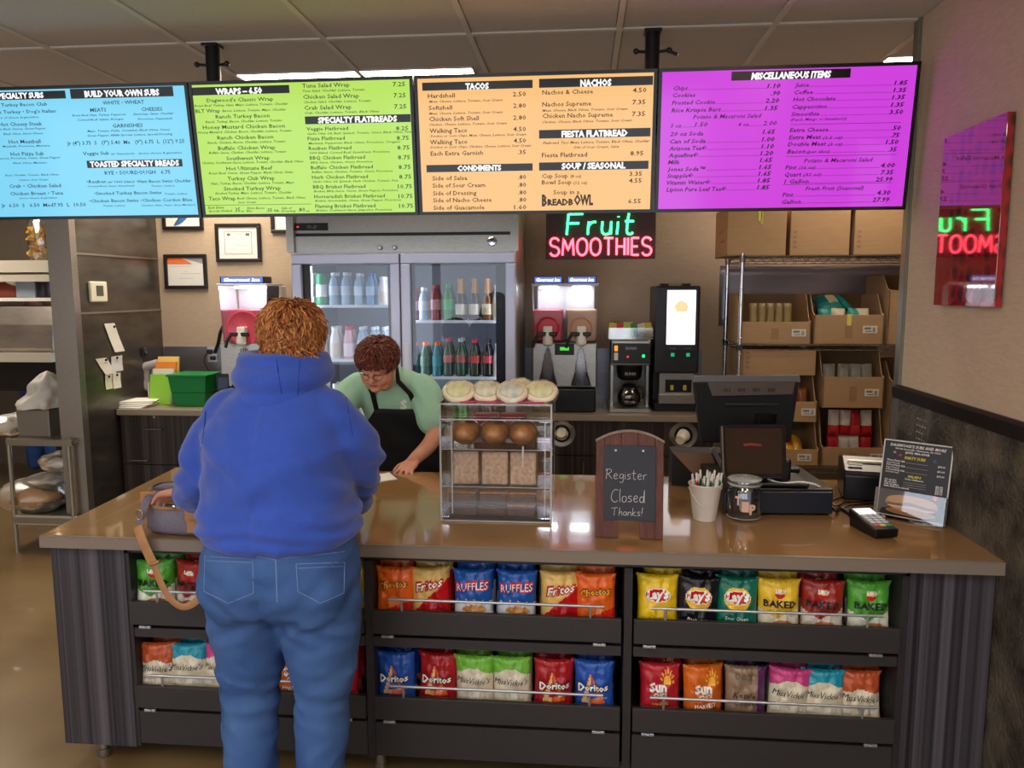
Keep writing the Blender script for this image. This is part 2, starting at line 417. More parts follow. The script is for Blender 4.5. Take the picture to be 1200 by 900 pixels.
cab = thing('display_counter', 'dark front counter cabinet with striped ends and open chip trays', 'counter', (-0.27, 2.7, 0))
def cpart(name, mb, m_, **k): return obj(name, mb, m_, cab, world=True, **k)
FY = 2.43                                  # face plane
cpart('end_panel', MB().span((-1.834, FY-0.004, 0.088), (-1.566, FY+0.018, 0.826)).span((-1.834, FY+0.018, 0.088), (-1.815, 3.33, 0.826)), M_strip)
cpart('end_panel', MB().span((1.036, FY-0.004, 0.088), (1.289, FY+0.018, 0.826)).span((1.27, FY+0.018, 0.088), (1.289, 3.33, 0.826)), M_strip)
body = MB().span((-1.81, 2.95, 0.09), (1.27, 2.97, 0.826)).span((-1.566, FY+0.03, 0.09), (1.03, 2.95, 0.105)).span((-1.566, FY+0.01, 0.800), (1.03, 2.95, 0.826))
cpart('back_panel', body, M_char)
cpart('staff_side', MB().span((-1.81, 3.31, 0.09), (1.27, 3.33, 0.82)).span((-1.81, 2.97, 0.09), (1.27, 3.31, 0.11)), M_strip)
BAYS = [(-1.560, -0.722), (-0.700, 0.141), (0.174, 1.018)]
for x in (-1.566, -0.711, 0.158, 1.027):
    cpart('divider', MB().span((x-0.012 if x > -1.5 else x, FY, 0.09), (x+0.014 if x < 1.0 else x+0.012, 2.95, 0.80)), M_char)
for (a, b) in BAYS:
    cpart('cross_rail', MB().span((a+0.004, FY+0.004, 0.497), (b-0.004, FY+0.03, 0.530)), M_charf)
    cpart('shelf_board', MB().span((a+0.004, FY+0.03, 0.505), (b-0.004, 2.94, 0.522)), M_char)
    cpart('kick_drawer', MB().span((a+0.004, FY+0.002, 0.10), (b-0.004, FY+0.022, 0.222)), M_charf)
    for (zb, zt) in ((0.547, 0.630), (0.240, 0.322)):
        tr = cpart('pullout_tray', MB().box(((a+b)/2, FY-0.002, (zb+zt)/2), (b-a-0.008, 0.018, zt-zb), ch=0.002).span((a+0.008, FY+0.007, zb+0.008), (b-0.008, 2.93, zb+0.02)), M_charf)
        rl = MB().cyl((a+0.06, FY-0.008, zt+0.040), (b-0.06, FY-0.008, zt+0.040), 0.0048, seg=10)
        for xx in (a+0.105, b-0.105): rl.cyl((xx, FY-0.004, zt-0.004), (xx, FY-0.008, zt+0.038), 0.0042, seg=8)
        o = obj('guard_rail', rl, M_alu, tr, smooth=40); o.data.transform(Matrix.Translation(-Vector(cab.location)))
        for xx in (a+0.055, b-0.075):
            h = MB().box((xx, FY-0.006, zb-0.009), (0.042, 0.010, 0.010), ch=0.002).box((xx, FY-0.012, zb-0.007), (0.014, 0.008, 0.008), ch=0.002)
            o = obj('slide_clip', h, M_alu, tr); o.data.transform(Matrix.Translation(-Vector(cab.location)))
for x in (-1.74, -0.70, 0.16, 1.2):
    for y in (2.50, 3.25):
        cpart('foot', MB().lathe([(0.019, 0), (0.022, 0.004), (0.022, 0.03), (0.017, 0.034), (0.017, 0.092)], (x, y, 0), 16), M_steel, smooth=40)

# ================================================================== CHIP BAGS
M_bag = vcmat('printed_foil', 0.26, bump=0.7, bump_scale=28)
BW, BH, BT = 0.140, 0.188, 0.030
def bag_surf(u, v, side):
    """u in -1..1, v 0..1 ; returns local point (x, y, z); front is -y"""
    edge = (1-abs(u)**3.2)*(1-abs(2*v-1)**4.5)
    edge = max(edge, 0)**0.55
    bulge = BT*edge
    wob = 0.009*noise.noise(Vector((u*3.2+side*5, v*6.0, 1.3)))*edge+.003*abs(noise.noise(Vector((u*6, v*13, 4.1))))*edge+0.006*sin(v*9+u*2)*0.25*edge
    crim = 0.003*sin(u*26)*max(0, abs(2*v-1)-0.86)/0.14
    pinch = 1-0.085*sin(pi*v)**.7+0.03*max(0, v-.9)/.1
    return Vector((u*BW/2*pinch, side*(bulge+0.0008)+wob*side+crim-.010*max(0, v-.86)/.14*(1 if side > 0 else 1)+.006*sin(u*2.2+1)*max(0, v-.8), v*BH+0.004*(abs(u)**2)*(1 if v > .5 else -.4)))
NU, NV = 34, 46
def bag_mesh(name, colf):
    mb = MB()
    for side in (-1, 1):
        o = len(mb.v)
        for j in range(NV+1):
            for i in range(NU+1): mb.v.append(bag_surf(-1+2*i/NU, j/NV, side))
        for j in range(NV):
            for i in range(NU):
                k = o+j*(NU+1)+i; f = (k, k+1, k+NU+2, k+NU+1)
                mb.f.append(f if side < 0 else f[::-1]); mb.c.append(colf(-1+2*(i+.5)/NU, (j+.5)/NV, side))
    return mesh_of(mb, name, M_bag, True, attr='print')
def onbag(u, v, lift):   # u, v in metres on the bag front, centre origin
    uu = u/(BW/2); p = bag_surf(max(-1, min(1, uu)), max(0, min(1, v/BH)), -1); return Vector((p.x, p.y-0.0046-lift, p.z))
def L3(h): return lin(h)
def ell(u, v, cu, cv, ru, rv): return ((u-cu)/ru)**2+((v-cv)/rv)**2 < 1
SEAL = 0.045
def cf_puff(u, v, s):
    if s > 0: return L3('#d8591c')
    if v < .30+.12*u and v > .06: return L3('#c8281c')
    if ell(u, v, .15, .36, .5, .12): return L3('#e87a20')
    return L3('#e2631f')
def cf_corn(u, v, s):
    if s > 0: return L3('#cfa75a')
    if v < .50+.30*u and not (v > .40 and u < -.5): return L3('#c4161c') if v > .2+.14*sin(u*3) else L3('#b01218')
    return L3('#dcb566')
def cf_ridge(u, v, s):
    if s > 0: return L3('#1d4f9e')
    if v < .44+.03*sin(u*14):
        if ell(u, v, .1, .30, .62, .085): return L3('#c9894a') if noise.noise(Vector((u*6, v*22, 0))) > -.1 else L3('#dba868')
        return L3('#dfe3ea')
    return L3('#1c56ac')
def cf_tri(base, dark):
    def f(u, v, s):
        if s > 0: return L3(base)
        t_ = abs(u+.05+.25*(v-.5))
        if .26 < v < .80 and t_ < (.80-v)*1.15 and not (.34 < v < .70 and t_ < (.68-v)*.85): return L3('#e0662a') if u > -.1 else L3('#e9b27a')
        if v < .16 and abs(sin(u*4+1)) > .35: return L3('#d98f34')
        return L3(base)
    return f
def cf_kettle(top, dot):
    def f(u, v, s):
        if v > .74+.07*cos(u*2.6): return L3(top)
        if s > 0: return L3('#cfc7b2')
        if v < .14 and ell(u, v, -.1, .07, .45, .09): return L3(dot)
        return L3('#d8cfb9')
    return f
def cf_kettle_red(u, v, s):
    if v > .70-.10*abs(u): return L3('#b4502a')
    return L3('#d8cfb9')
def cf_lay(base, low):
    def f(u, v, s):
        if s > 0: return L3(base)
        if ell(u, v, .0, .63, .66, .205): 
            if ell(u, v, 0, .655, .60, .105) : return L3('#c2141e')
            if ell(u, v, 0, .655, .66, .125): return L3('#f0e9dc')
            return L3('#f2c53c')
        return L3(base)
    return f
def cf_baked(base, low):
    def f(u, v, s):
        if v < .34+.22*abs(u+.1)*.8 and s < 0:
            if ell(u, v, .1, .22, .5, .09): return L3('#b9774a')
            return L3(low)
        if ell(u, v, 0, .76, .24, .085): return L3('#f0d79a') if v > .76 else L3('#c2282a')
        return L3(base)
    return f
def cf_sun(base, dark):
    def f(u, v, s):
        if s > 0: return L3(base)
        r = sqrt((u-.35)**2+((v-.68)*1.5)**2); a = atan2((v-.68)*1.5, u-.35)
        if r < .20 and v > .66: return L3('#eeb13c')
        if .25 < r < .38 and v > .68 and sin(a*14) > .3: return L3('#eeb13c')
        if v < .24: return L3(dark)
        return L3(base)
    return f
def cf_brown(u, v, s):
    if u > .55 and s < 0: return L3('#5a2c5e')
    if v < .2 and s < 0 and ell(u, v, .5, .12, .5, .12): return L3('#c9a050')
    return L3('#8f7560')
def cf_purple(u, v, s): return L3('#4d2450')
# kind: (plain colour words, colour function, [logo lines])  line: text, v(m), height(m), width(m), colour, bold, shear, slope, arc, u
WHT, BLK, RED, YEL = '#f2efe8', '#121212', '#b3141c', '#f1c531'
KINDS = {
 'puff':  ('orange cheese-snack bag', cf_puff, [('Cheetos', .118, .026, .112, BLK, .055, 0, .12, .004, 0), ('Cheetos', .1185, .0235, .106, '#f0b429', .015, 0, .12, .004, 0)]),
 'corn':  ('tan and red corn-chip bag', cf_corn, [('Fritos', .118, .032, .108, '#b3141c', .08, .15, .2, 0, 0), ('Fritos', .1195, .027, .098, WHT, .02, .15, .2, 0, 0)]),
 'ridge': ('blue and white ridged-chip bag', cf_ridge, [('RUFFLES', .117, .032, .122, '#c81c2c', .05, 0, .08, .004, 0), ('RUFFLES', .119, .026, .114, WHT, .0, 0, .08, .004, 0)]),
 'trib':  ('blue tortilla-chip bag', cf_tri('#2350a8', '#18336e'), [('Doritos', .092, .025, .116, BLK, .06, 0, .05, 0, 0), ('Doritos', .093, .022, .110, WHT, .03, 0, .05, 0, 0), ('COOL RANCH', .066, .008, .04, WHT, 0, .2, .1, 0, .03)]),
 'trir':  ('red tortilla-chip bag', cf_tri('#a3191f', '#5c0c10'), [('Doritos', .092, .025, .116, BLK, .06, 0, .05, 0, 0), ('Doritos', .093, .022, .110, WHT, .03, 0, .05, 0, 0), ('NACHO', .066, .008, .03, WHT, 0, .2, .1, 0, .03)]),
 'kgreen': ('lime-topped cream kettle-chip bag', cf_kettle('#6fb23c', '#2e6b33'), [('MissVickie\'s', .098, .021, .126, BLK, .0, .35, 0, 0, 0), ('JALAPEÑO', .074, .009, .07, '#6d6a58', 0, 0, 0, 0, 0)]),
 'kpink': ('pink-topped cream kettle-chip bag', cf_kettle('#c0407e', '#7a3a50'), [('MissVickie\'s', .098, .021, .126, BLK, .0, .35, 0, 0, 0), ('SEA SALT', .074, .009, .06, '#6d6a58', 0, 0, 0, 0, 0)]),
 'kteal': ('teal-topped cream kettle-chip bag', cf_kettle('#1d8ea6', '#2a6d75'), [('MissVickie\'s', .098, .021, .126, BLK, .0, .35, 0, 0, 0), ('SEA SALT & VINEGAR', .074, .0085, .1, '#4d7f84', 0, 0, 0, 0, 0)]),
 'kcopper': ('copper-topped cream kettle-chip bag', cf_kettle_red, [('MissVickie\'s', .092, .021, .126, BLK, .0, .35, 0, 0, 0), ('SMOKEHOUSE BBQ', .068, .0085, .1, '#8a5a2a', 0, 0, 0, 0, 0)]),
 'lyel':  ('yellow potato-chip bag', cf_lay('#ecc51f', '#c79a1c'), [('Lay\'s', .1130, .030, .078, WHT, .05, .12, .08, 0, 0), ('Classic', .045, .014, .06, '#7a6a1a', 0, .1, 0, 0, 0)]),
 'lblk':  ('black potato-chip bag', cf_lay('#17171b', '#2b2b33'), [('Lay\'s', .1130, .030, .078, WHT, .05, .12, .08, 0, 0), ('Barbecue', .045, .012, .07, WHT, 0, .1, 0, 0, 0)]),
 'lgrn':  ('dark green potato-chip bag', cf_lay('#12705c', '#0e5546'), [('Lay\'s', .1130, .030, .078, WHT, .05, .12, .08, 0, 0), ('Sour Cream', .052, .011, .08, WHT, 0, .1, 0, 0, 0), ('& Onion', .036, .011, .06, WHT, 0, .1, 0, 0, 0)]),
 'byel':  ('yellow baked-chip bag', cf_baked('#e6bd2e', '#e6ddc6'), [('BAKED', .100, .022, .112, BLK, .03, 0, 0, 0, 0), ('Lay\'s', .149, .012, .036, WHT, .04, .1, 0, 0, 0), ('65% LESS FAT', .088, .006, .08, BLK, 0, 0, 0, 0, 0)]),
 'bred':  ('brick red baked-chip bag', cf_baked('#98281f', '#e0d3c4'), [('BAKED', .100, .022, .112, BLK, .03, 0, 0, 0, 0), ('Lay\'s', .149, .012, .036, WHT, .04, .1, 0, 0, 0), ('65% LESS FAT', .088, .006, .08, BLK, 0, 0, 0, 0, 0)]),
 'bgrn':  ('grass green baked-chip bag', cf_baked('#4f9e34', '#dfe2cf'), [('BAKED', .100, .022, .112, BLK, .03, 0, 0, 0, 0), ('Lay\'s', .149, .012, .036, WHT, .04, .1, 0, 0, 0), ('65% LESS FAT', .088, .006, .08, BLK, 0, 0, 0, 0, 0)]),
 'sred':  ('crimson wholegrain-chip bag', cf_sun('#b3202f', '#a3485a'), [('Sun', .098, .032, .062, WHT, .05, 0, .1, 0, -.008), ('CHIPS', .082, .013, .048, WHT, .04, 0, .1, 0, 0), ('ORIGINAL', .055, .009, .06, YEL, 0, 0, .05, 0, 0)]),
 'sorg':  ('orange wholegrain-chip bag', cf_sun('#cf6418', '#a2421a'), [('Sun', .098, .032, .062, WHT, .05, 0, .1, 0, -.008), ('CHIPS', .082, .013, .048, WHT, .04, 0, .1, 0, 0), ('HARVEST', .052, .013, .08, WHT, .02, 0, .05, 0, 0)]),
 'kbrown': ('brown kettle-chip bag', cf_brown, [('Kettle', .088, .018, .08, BLK, 0, .3, 0, 0, -.01), ('Cooked', .064, .018, .09, BLK, 0, .3, 0, 0, 0), ('DIRTY', .15, .018, .08, '#6b5542', .04, 0, 0, 0, 0)]),
 'kpurp': ('dark purple chip bag', cf_purple, []),
}
CM = {}
def cmat(h, rough=.45):
    return mat('ink_'+h.strip('#'), h, rough)
BAGM = {}
def bag_kind(k):
    if k in BAGM: return BAGM[k]
    words, cf, lines = KINDS[k]; me = bag_mesh('chip_bag', cf)
    lg = []
    bycol = {}
    for n, (s, v, h, wd, c, bo, sh, sl, arc, u) in enumerate(lines):
        mb = bycol.setdefault(c, MB()); put_text(mb, s, onbag, u, v, h, wd, 'c', bo, sh, lift=0.0012*(n % 2)+(0.0006 if n else 0), res=1, arc=arc, slope=sl)
    if bycol:
        al = MB(); mats = []
        for c, mb in bycol.items():
            i = len(mats); mats.append(cmat(c)); mb.c = [i]*len(mb.f); al.merge(mb)
        lg.append(mesh_of(al, 'lettering', mats))
    BAGM[k] = (me, lg); return BAGM[k]
BAYN = ['left', 'middle', 'right']
ORD = ['first', 'second', 'third', 'fourth', 'fifth', 'sixth']
def place_bag(k, x, z, yoff, bay, tier, col, row, rz):
    me, lg = bag_kind(k)
    pos = ['front', 'second back', 'rearmost'][row]
    lb = '%s, %s, %s column, %s %s tray' % (KINDS[k][0], pos, ORD[col], BAYN[bay], tier)
    o = bpy.data.objects.new('chip_bag', me); COL.objects.link(o)
    o.location = (x, FY+0.052+yoff, z); o.rotation_euler = (radians(-random.uniform(3, 7)), radians(random.uniform(-3, 3)), rz)
    tag(o, lb, 'chip bag', 'chip bags in the %s %s tray' % (BAYN[bay], tier))
    if row == 0:
        for m_ in lg: obj('lettering', m_, None, o)
GRID = {(1, 'upper'): (['puff', 'corn', 'ridge', 'ridge', 'corn', 'puff'], (462, 505, 554, 604, 656, 699), 690),
 (1, 'lower'): (['trib', 'trir', 'kgreen', 'kgreen', 'trir', 'trib'], (464, 511, 556, 600, 648, 697), 790),
 (2, 'upper'): (['lyel', 'lblk', 'lgrn', 'byel', 'bred', 'bgrn'], (771, 817, 864, 914, 965, 1021), 700),
 (2, 'lower'): (['sred', 'sorg', 'kbrown', 'kpink', 'kteal', 'kcopper'], (774, 825, 875, 925, 967, 1011), 800),
 (0, 'upper'): (['bgrn', 'bred', 'byel', 'lgrn', 'lblk', 'lyel'], (180, 224, 272, 318, 364, 404), 690),
 (0, 'lower'): (['kcopper', 'kteal', 'kpink', 'kbrown', 'sorg', 'sred'], (185, 220, 256, 300, 345, 396), 785)}
for (bay, tier), (ks, pxs, py) in GRID.items():
    zb = (0.570 if tier == 'upper' else 0.264)
    for c, (k, px) in enumerate(zip(ks, pxs)):
        x = P(px, py, Y=FY+0.04).x
        rz = radians(random.uniform(-9, 9))
        for row in range(3):
            kk = 'kpurp' if (k == 'kbrown' and row > 0) else k
            place_bag(kk, x+random.uniform(-.005, .005)*row+(0.012*row if bay == 2 else -0.004*row), zb+0.013*row, 0.066*row+random.uniform(0, .004), bay, tier, c, row, rz+radians(random.uniform(-3, 3)))
# ================================================================== MENU SCREENS
YT, YBt, ZB_, ZT_ = 3.13, 3.20, 2.008, 2.546
def bdpoint(u, z, lift=0):       # on the common tilted plane of the four screens
    k = (z-ZB_)/(ZT_-ZB_); y = YBt+(YT-YBt)*k; return Vector((u, y-lift, z-lift*0.13))
def bdpx(px, py):
    n = Vector((0, (ZT_-ZB_), (YBt-YT))).normalized(); p0 = Vector((0, YBt, ZB_)); d = P(px, py, Y=1)-Vector((0, 0, CAM_H))
    t = (p0-Vector((0, 0, CAM_H))).dot(n)/d.dot(n); q = Vector((0, 0, CAM_H))+d*t; return q.x, q.z
XE = [-2.560, -1.612, -0.676, 0.2855, 1.262]
SCOL = ['#7fd6f6', '#bdea62', '#fcc078', '#d443e2']
words = ['pale blue menu screen with specialty sandwiches, leftmost of four', 'lime green menu screen listing wraps and flatbreads', 'orange menu screen listing tacos and nachos', 'magenta menu screen of miscellaneous items at the right end']
M_bez = mat('screen_bezel', '#08080a', 0.25)
class Crop:
    def __init__(s, x0, y0, sc): s.x0, s.y0, s.sc = x0, y0, sc
    def q(s, cx, cy): return bdpx(s.x0+cx*s.sc, s.y0+cy*s.sc)
def line(mb, cr, s, xl, xr, y, h, bold=0.0, shear=0.0, slope=None):
    """text fitted between two crop x positions; y is the baseline at the left end; slope follows the screen's own horizontals"""
    a = cr.q(xl, y); b = cr.q(xr, y+(slope or 0)*(xr-xl)); zt = cr.q(xl, y-h)[1]
    put_text(mb, s, lambda u, v, l: bdpoint(u, v, 0.0012+l), a[0], a[1], zt-a[1], b[0]-a[0], 'l', bold, shear, res=1)
def bar(mb, cr, xl, xr, yt, yb, lift=0.0008):
    a = cr.q(xl, yb); b = cr.q(xr, yb); z1 = cr.q(xl, yt)[1]
    mb.quad(bdpoint(a[0], a[1], lift), bdpoint(b[0], a[1], lift), bdpoint(b[0], z1, lift), bdpoint(a[0], z1, lift))
DARK = [ '#12344a', '#1d3a0c', '#3a2208', '#3b0a4a']
def screen(i):
    x0, x1 = XE[i]+0.003, XE[i+1]-0.003; c = bdpoint((x0+x1)/2, (ZB_+ZT_)/2)
    s = thing('menu_screen', words[i], 'menu screen', (c.x, c.y+0.03, c.z), group='ceiling-hung digital menu screens')
    mb = MB(); th = 0.045
    A = [bdpoint(x0, ZB_, 0.003), bdpoint(x1, ZB_, 0.003), bdpoint(x1, ZT_, 0.003), bdpoint(x0, ZT_, 0.003)]
    B = [p+Vector((0, th, 0.006)) for p in A]; ins = 0.013
    I = [bdpoint(x0+ins, ZB_+ins, 0.003), bdpoint(x1-ins, ZB_+ins, 0.003), bdpoint(x1-ins, ZT_-ins, 0.003), bdpoint(x0+ins, ZT_-ins, 0.003)]
    I2 = [p+Vector((0, 0.004, 0)) for p in I]
    vs = A+B+I+I2; f = [(7, 6, 5, 4)]+[(k, 4+k, 4+(k+1) % 4, (k+1) % 4) for k in range(4)]+[(k, (k+1) % 4, 8+(k+1) % 4, 8+k) for k in range(4)]+[(8+k, 8+(k+1) % 4, 12+(k+1) % 4, 12+k) for k in range(4)]
    mb.add(vs, f); obj('bezel', mb, M_bez, s, world=True)
    back = MB().span(((x0+x1)/2-.25, c.y+.045, c.z-.16), ((x0+x1)/2+.25, c.y+.075, c.z+.16)); obj('back_cover', back, M_blackm, s, world=True)
    J = [p+Vector((0, -0.0005, 0)) for p in I2]
    obj('display', MB().quad(*[bdpoint(p.x, p.z, 0) for p in J]), mat('screen_glow_%d' % i, '#050505', 0.12, emis=SCOL[i], estr=(1.0, .95, 1.0, .95)[i]), s, world=True)
    return s
scr = [screen(i) for i in range(4)]
def finish(i, ink, bars, white):
    obj('lettering', ink, mat('screen_ink_%d' % i, '#020202', 0.3, emis=DARK[i], estr=0.8), scr[i], world=True)
    obj('heading_bar', bars, mat('heading_black', '#020203', 0.2, emis='#08080c', estr=.6), scr[i], world=True)
    obj('heading_lettering', white, mat('heading_white', '#111111', 0.3, emis='#ffffff', estr=1.0), scr[i], world=True)
# ---- screen 1 (blue): crop coordinates 1200 wide for 260 px
c1 = Crop(0, 80, 260/1200); ink, brs, wh = MB(), MB(), MB()
bar(brs, c1, -45, 360, 131, 174); line(wh, c1, 'SPECIALTY SUBS', -24, 240, 166, 29, .055)
bar(brs, c1, 385, 942, 112, 166); line(wh, c1, 'BUILD YOUR OWN SUBS', 460, 864, 156, 32, .055, 0, -.018)
for s, a, b, y, h in [('Turkey Bacon Club', 8, 258, 208, 18), ("Dog's Turkey • Dog's Italian", -62, 305, 248, 18), ('choice of cheese & garnishes', -40, 212, 274, 10), ('Hot Cheesy Steak', -2, 230, 314, 20),
    ('Roast Beef, Onions, Green Pepper', -30, 250, 336, 11), ('Black Olives, Sweet Cheese', 20, 235, 361, 11), ('Hot Meatball', 50, 222, 408, 20), ('Meatballs, Provolone, Marinara', 15, 270, 428, 10),
    ('Hot Pizza Sub', 60, 240, 474, 20), ('Pepperoni, Provolone, Onion, Green Pepper', -30, 328, 494, 11), ('Black Olives, Marinara', 72, 254, 518, 10), ('Beef, Cheddar, Tomato, Black Olives', 30, 320, 584, 10), ('Lettuce, Sour Cream', 105, 262, 609, 10),
    ('Crab • Chicken Salad', 52, 332, 647, 19), ('Chicken Breast • Tuna', 57, 344, 687, 18), ('choice cheese & garnishes', 105, 312, 707, 9), ('Jr  6.50  S   6.50  Med7.95  L  10.50', 10, 467, 752, 19),
    ('WHITE • WHEAT', 557, 782, 197, 20), ('MEATS', 490, 577, 236, 20), ('CHEESES', 766, 880, 232, 20), ('Roast Beef, Ham, Turkey, Pepperoni', 393, 683, 261, 11), ('American, Swiss, Cheddar', 720, 942, 254, 11),
    ('Corned Beef, Salami, Bologna', 420, 668, 285, 11), ('Provolone, Pepperjack', 746, 935, 280, 11), ('GARNISHES', 610, 774, 321, 20), ('Mayo, Tomato, Pickle, Cucumber, Black Olives, Onion,', 474, 922, 346, 11),
    ('Green Pepper, Alfalfa Sprouts, Lettuce, Special Dressing', 474, 935, 370, 11), ('Jr (4") 3.75  S   (7") 5.40  Me   (9") 6.75  L  (12") 9.25', 365, 1000, 416, 20), ('Veggie Sub', 450, 592, 470, 18), ('w/ Guacamole   choice cheese & garnishes', 602, 985, 468, 10),
    ('RYE • SOURDOUGH   6.75', 568, 924, 576, 20), ('•Reuben', 470, 575, 622, 17), ('w/ 1000 Island', 585, 730, 621, 12), ('•Ham Bacon Swiss Cheddar', 740, 1036, 620, 16), ('Corned Beef, Swiss, Sauerkraut', 474, 730, 643, 9), ('Tomato, Lettuce', 820, 947, 641, 9),
    ('•Smoked Turkey Bacon Swiss', 512, 876, 685, 17), ('Tomato, Lettuce', 892, 1015, 684, 10), ('•Chicken Bacon Swiss •Chicken Cordon Blue', 484, 1042, 726, 17), ('Tomato, Lettuce', 560, 680, 748, 9), ('Chicken, Ham, Swiss, Spicy Mustard', 765, 1056, 746, 9)]:
    line(ink, c1, s, a, b, y, h, .012, .25 if h < 13 else 0, -.008)
bar(brs, c1, 474, 990, 500, 540); line(wh, c1, 'TOASTED SPECIALTY BREADS', 490, 972, 534, 29, .055)
finish(0, ink, brs, wh)
# ---- screen 2 (green)
c2 = Crop(210, 80, 290/1200); ink, brs, wh = MB(), MB(), MB()
bar(brs, c2, 48, 537, 94, 133); line(wh, c2, 'WRAPS – 6.50', 178, 404, 127, 28, .055)
for s, a, b, y, h in [("Dagwood's Classic Wrap", 135, 458, 165, 18), ('Roast Beef, Turkey, Ham, Mayo, Lettuce, Tomato, Cheddar', 75, 530, 188, 11), ('BLT Wrap', 80, 200, 217, 18), ('Bacon, Lettuce, Tomato, Mayo, Cheddar', 210, 520, 212, 11),
    ('Ranch Turkey Bacon', 178, 440, 244, 18), ('Ranch, Turkey, Bacon, Cheddar, Lettuce, Tomato', 128, 500, 266, 11), ('Honey Mustard Chicken Bacon', 116, 514, 296, 18), ('Honey Mustard, Chicken, Bacon, Cheddar, Lettuce, Tomato', 92, 548, 317, 11),
    ('Ranch Chicken Bacon', 186, 458, 346, 18), ('Ranch, Chicken, Bacon, Cheddar, Lettuce, Tomato', 138, 518, 367, 11), ('Buffalo Chicken Wrap', 190, 468, 397, 18), ('Buffalo Sauce, Chicken, Cheddar, Lettuce, Tomato', 145, 522, 416, 11),
    ('Southwest Wrap', 230, 440, 446, 18), ('Chicken, Southwest Sauce, Lettuce, Tomato, Cheddar, Black Olives', 112, 603, 465, 11), ('Hot Ultimate Beef', 230, 453, 495, 18), ('Roast Beef, Onion, Green Pepper, Black Olives, Swiss', 145, 553, 515, 11),
    ('Turkey Club Wrap', 236, 464, 544, 18), ('Ham, Turkey, Bacon, Cheddar, Lettuce, Tomato, Mayo', 155, 558, 565, 11), ('Smoked Turkey Wrap', 218, 494, 593, 18), ('Smoked Turkey, Mayo, Lettuce, Tomato, Cheddar', 175, 547, 612, 11),
    ('Taco Wrap', 145, 275, 641, 18), ('Beef, Cheese, Lettuce, Tomato, Black Olives,', 282, 614, 636, 11), ('Sour Cream', 286, 374, 655, 10), ('Each Extra', 140, 218, 681, 11), ('Special Added', 143, 258, 697, 10), ('.35', 268, 298, 696, 20), ('ea.  Bleu', 300, 355, 697, 10), ('Extra Bacon', 330, 415, 683, 10), ('.35 ea.', 424, 487, 696, 17), ('Side of', 497, 548, 683, 10), ('Dressing', 497, 566, 697, 10), ('.80', 576, 612, 695, 19), ('ea.', 614, 636, 696, 9),
    ('Tuna Salad Wrap', 597, 828, 95, 20), ('7.25', 1036, 1097, 88, 21), ('Tuna Salad, Cheddar, Lettuce, Tomato', 600, 903, 116, 11), ('Chicken Salad Wrap', 601, 874, 149, 20), ('7.25', 1040, 1100, 142, 21), ('Chicken Salad, Cheddar, Lettuce, Tomato', 605, 932, 170, 11),
    ('Crab Salad Wrap', 607, 837, 202, 20), ('7.25', 1043, 1103, 196, 21), ('Crab, Cheddar, Lettuce, Tomato, Black Olives', 610, 970, 222, 11)]+[
    (n, 618+8*k/1.5, xr, 303+46.8*k, 17) for k, (n, xr) in enumerate([('Veggie Flatbread', 820), ('Pizza Flatbread', 804), ('Reuben Flatbread', 836), ('BBQ Chicken Flatbread', 902), ('Buffalo Chicken Flatbread', 940), ('Herb Chicken Flatbread', 916), ('BBQ Brisket Flatbread', 904), ('Horseradish Brisket Flatbread', 998), ('Flaming Brisket Flatbread', 952)])]+[
    (n, 622+8*k/1.5, xr, 323+46.4*k, 10) for k, (n, xr) in enumerate([('Garlic Olive Oil, Basil, Spinach, Tomato, Onion, Black Olives, Feta', 1126), ('Marinara, Pepperoni, Black Olives, Provolone, Oregano', 1074), ('1000 Island, Corned Beef, Sauerkraut, Provolone', 1022), ('BBQ Sauce, Chicken, Onion, Provolone', 940), ('Buffalo Sauce, Chicken, Tomato, Onion, Provolone', 1036), ('Garlic Olive Oil, Spinach, Herb Chicken, Tomato, Feta', 1062), ('Brisket, BBQ Sauce, Onion, Green Pepper, Provolone', 1063), ('Brisket, Horseradish, Onion, Green Pepper, Provolone', 1076), ('Brisket, Southwest Sauce, Jalapeños, Provolone', 1032)])]+[
    (p, 1052+3*k-(9 if k > 5 else 0), 1112+3*k, 301+47*k, 20) for k, p in enumerate(['8.25', '8.75', '8.75', '8.75', '8.75', '8.75', '10.75', '10.75', '10.75'])]:
    line(ink, c2, s, a, b, y, h, .012, .25 if h < 13 else 0, -.008)
bar(brs, c2, 612, 1124, 234, 272); line(wh, c2, 'SPECIALTY FLATBREADS', 674, 1058, 266, 27, .055)
bar(ink, c2, 120, 640, 664, 666)
finish(1, ink, brs, wh)
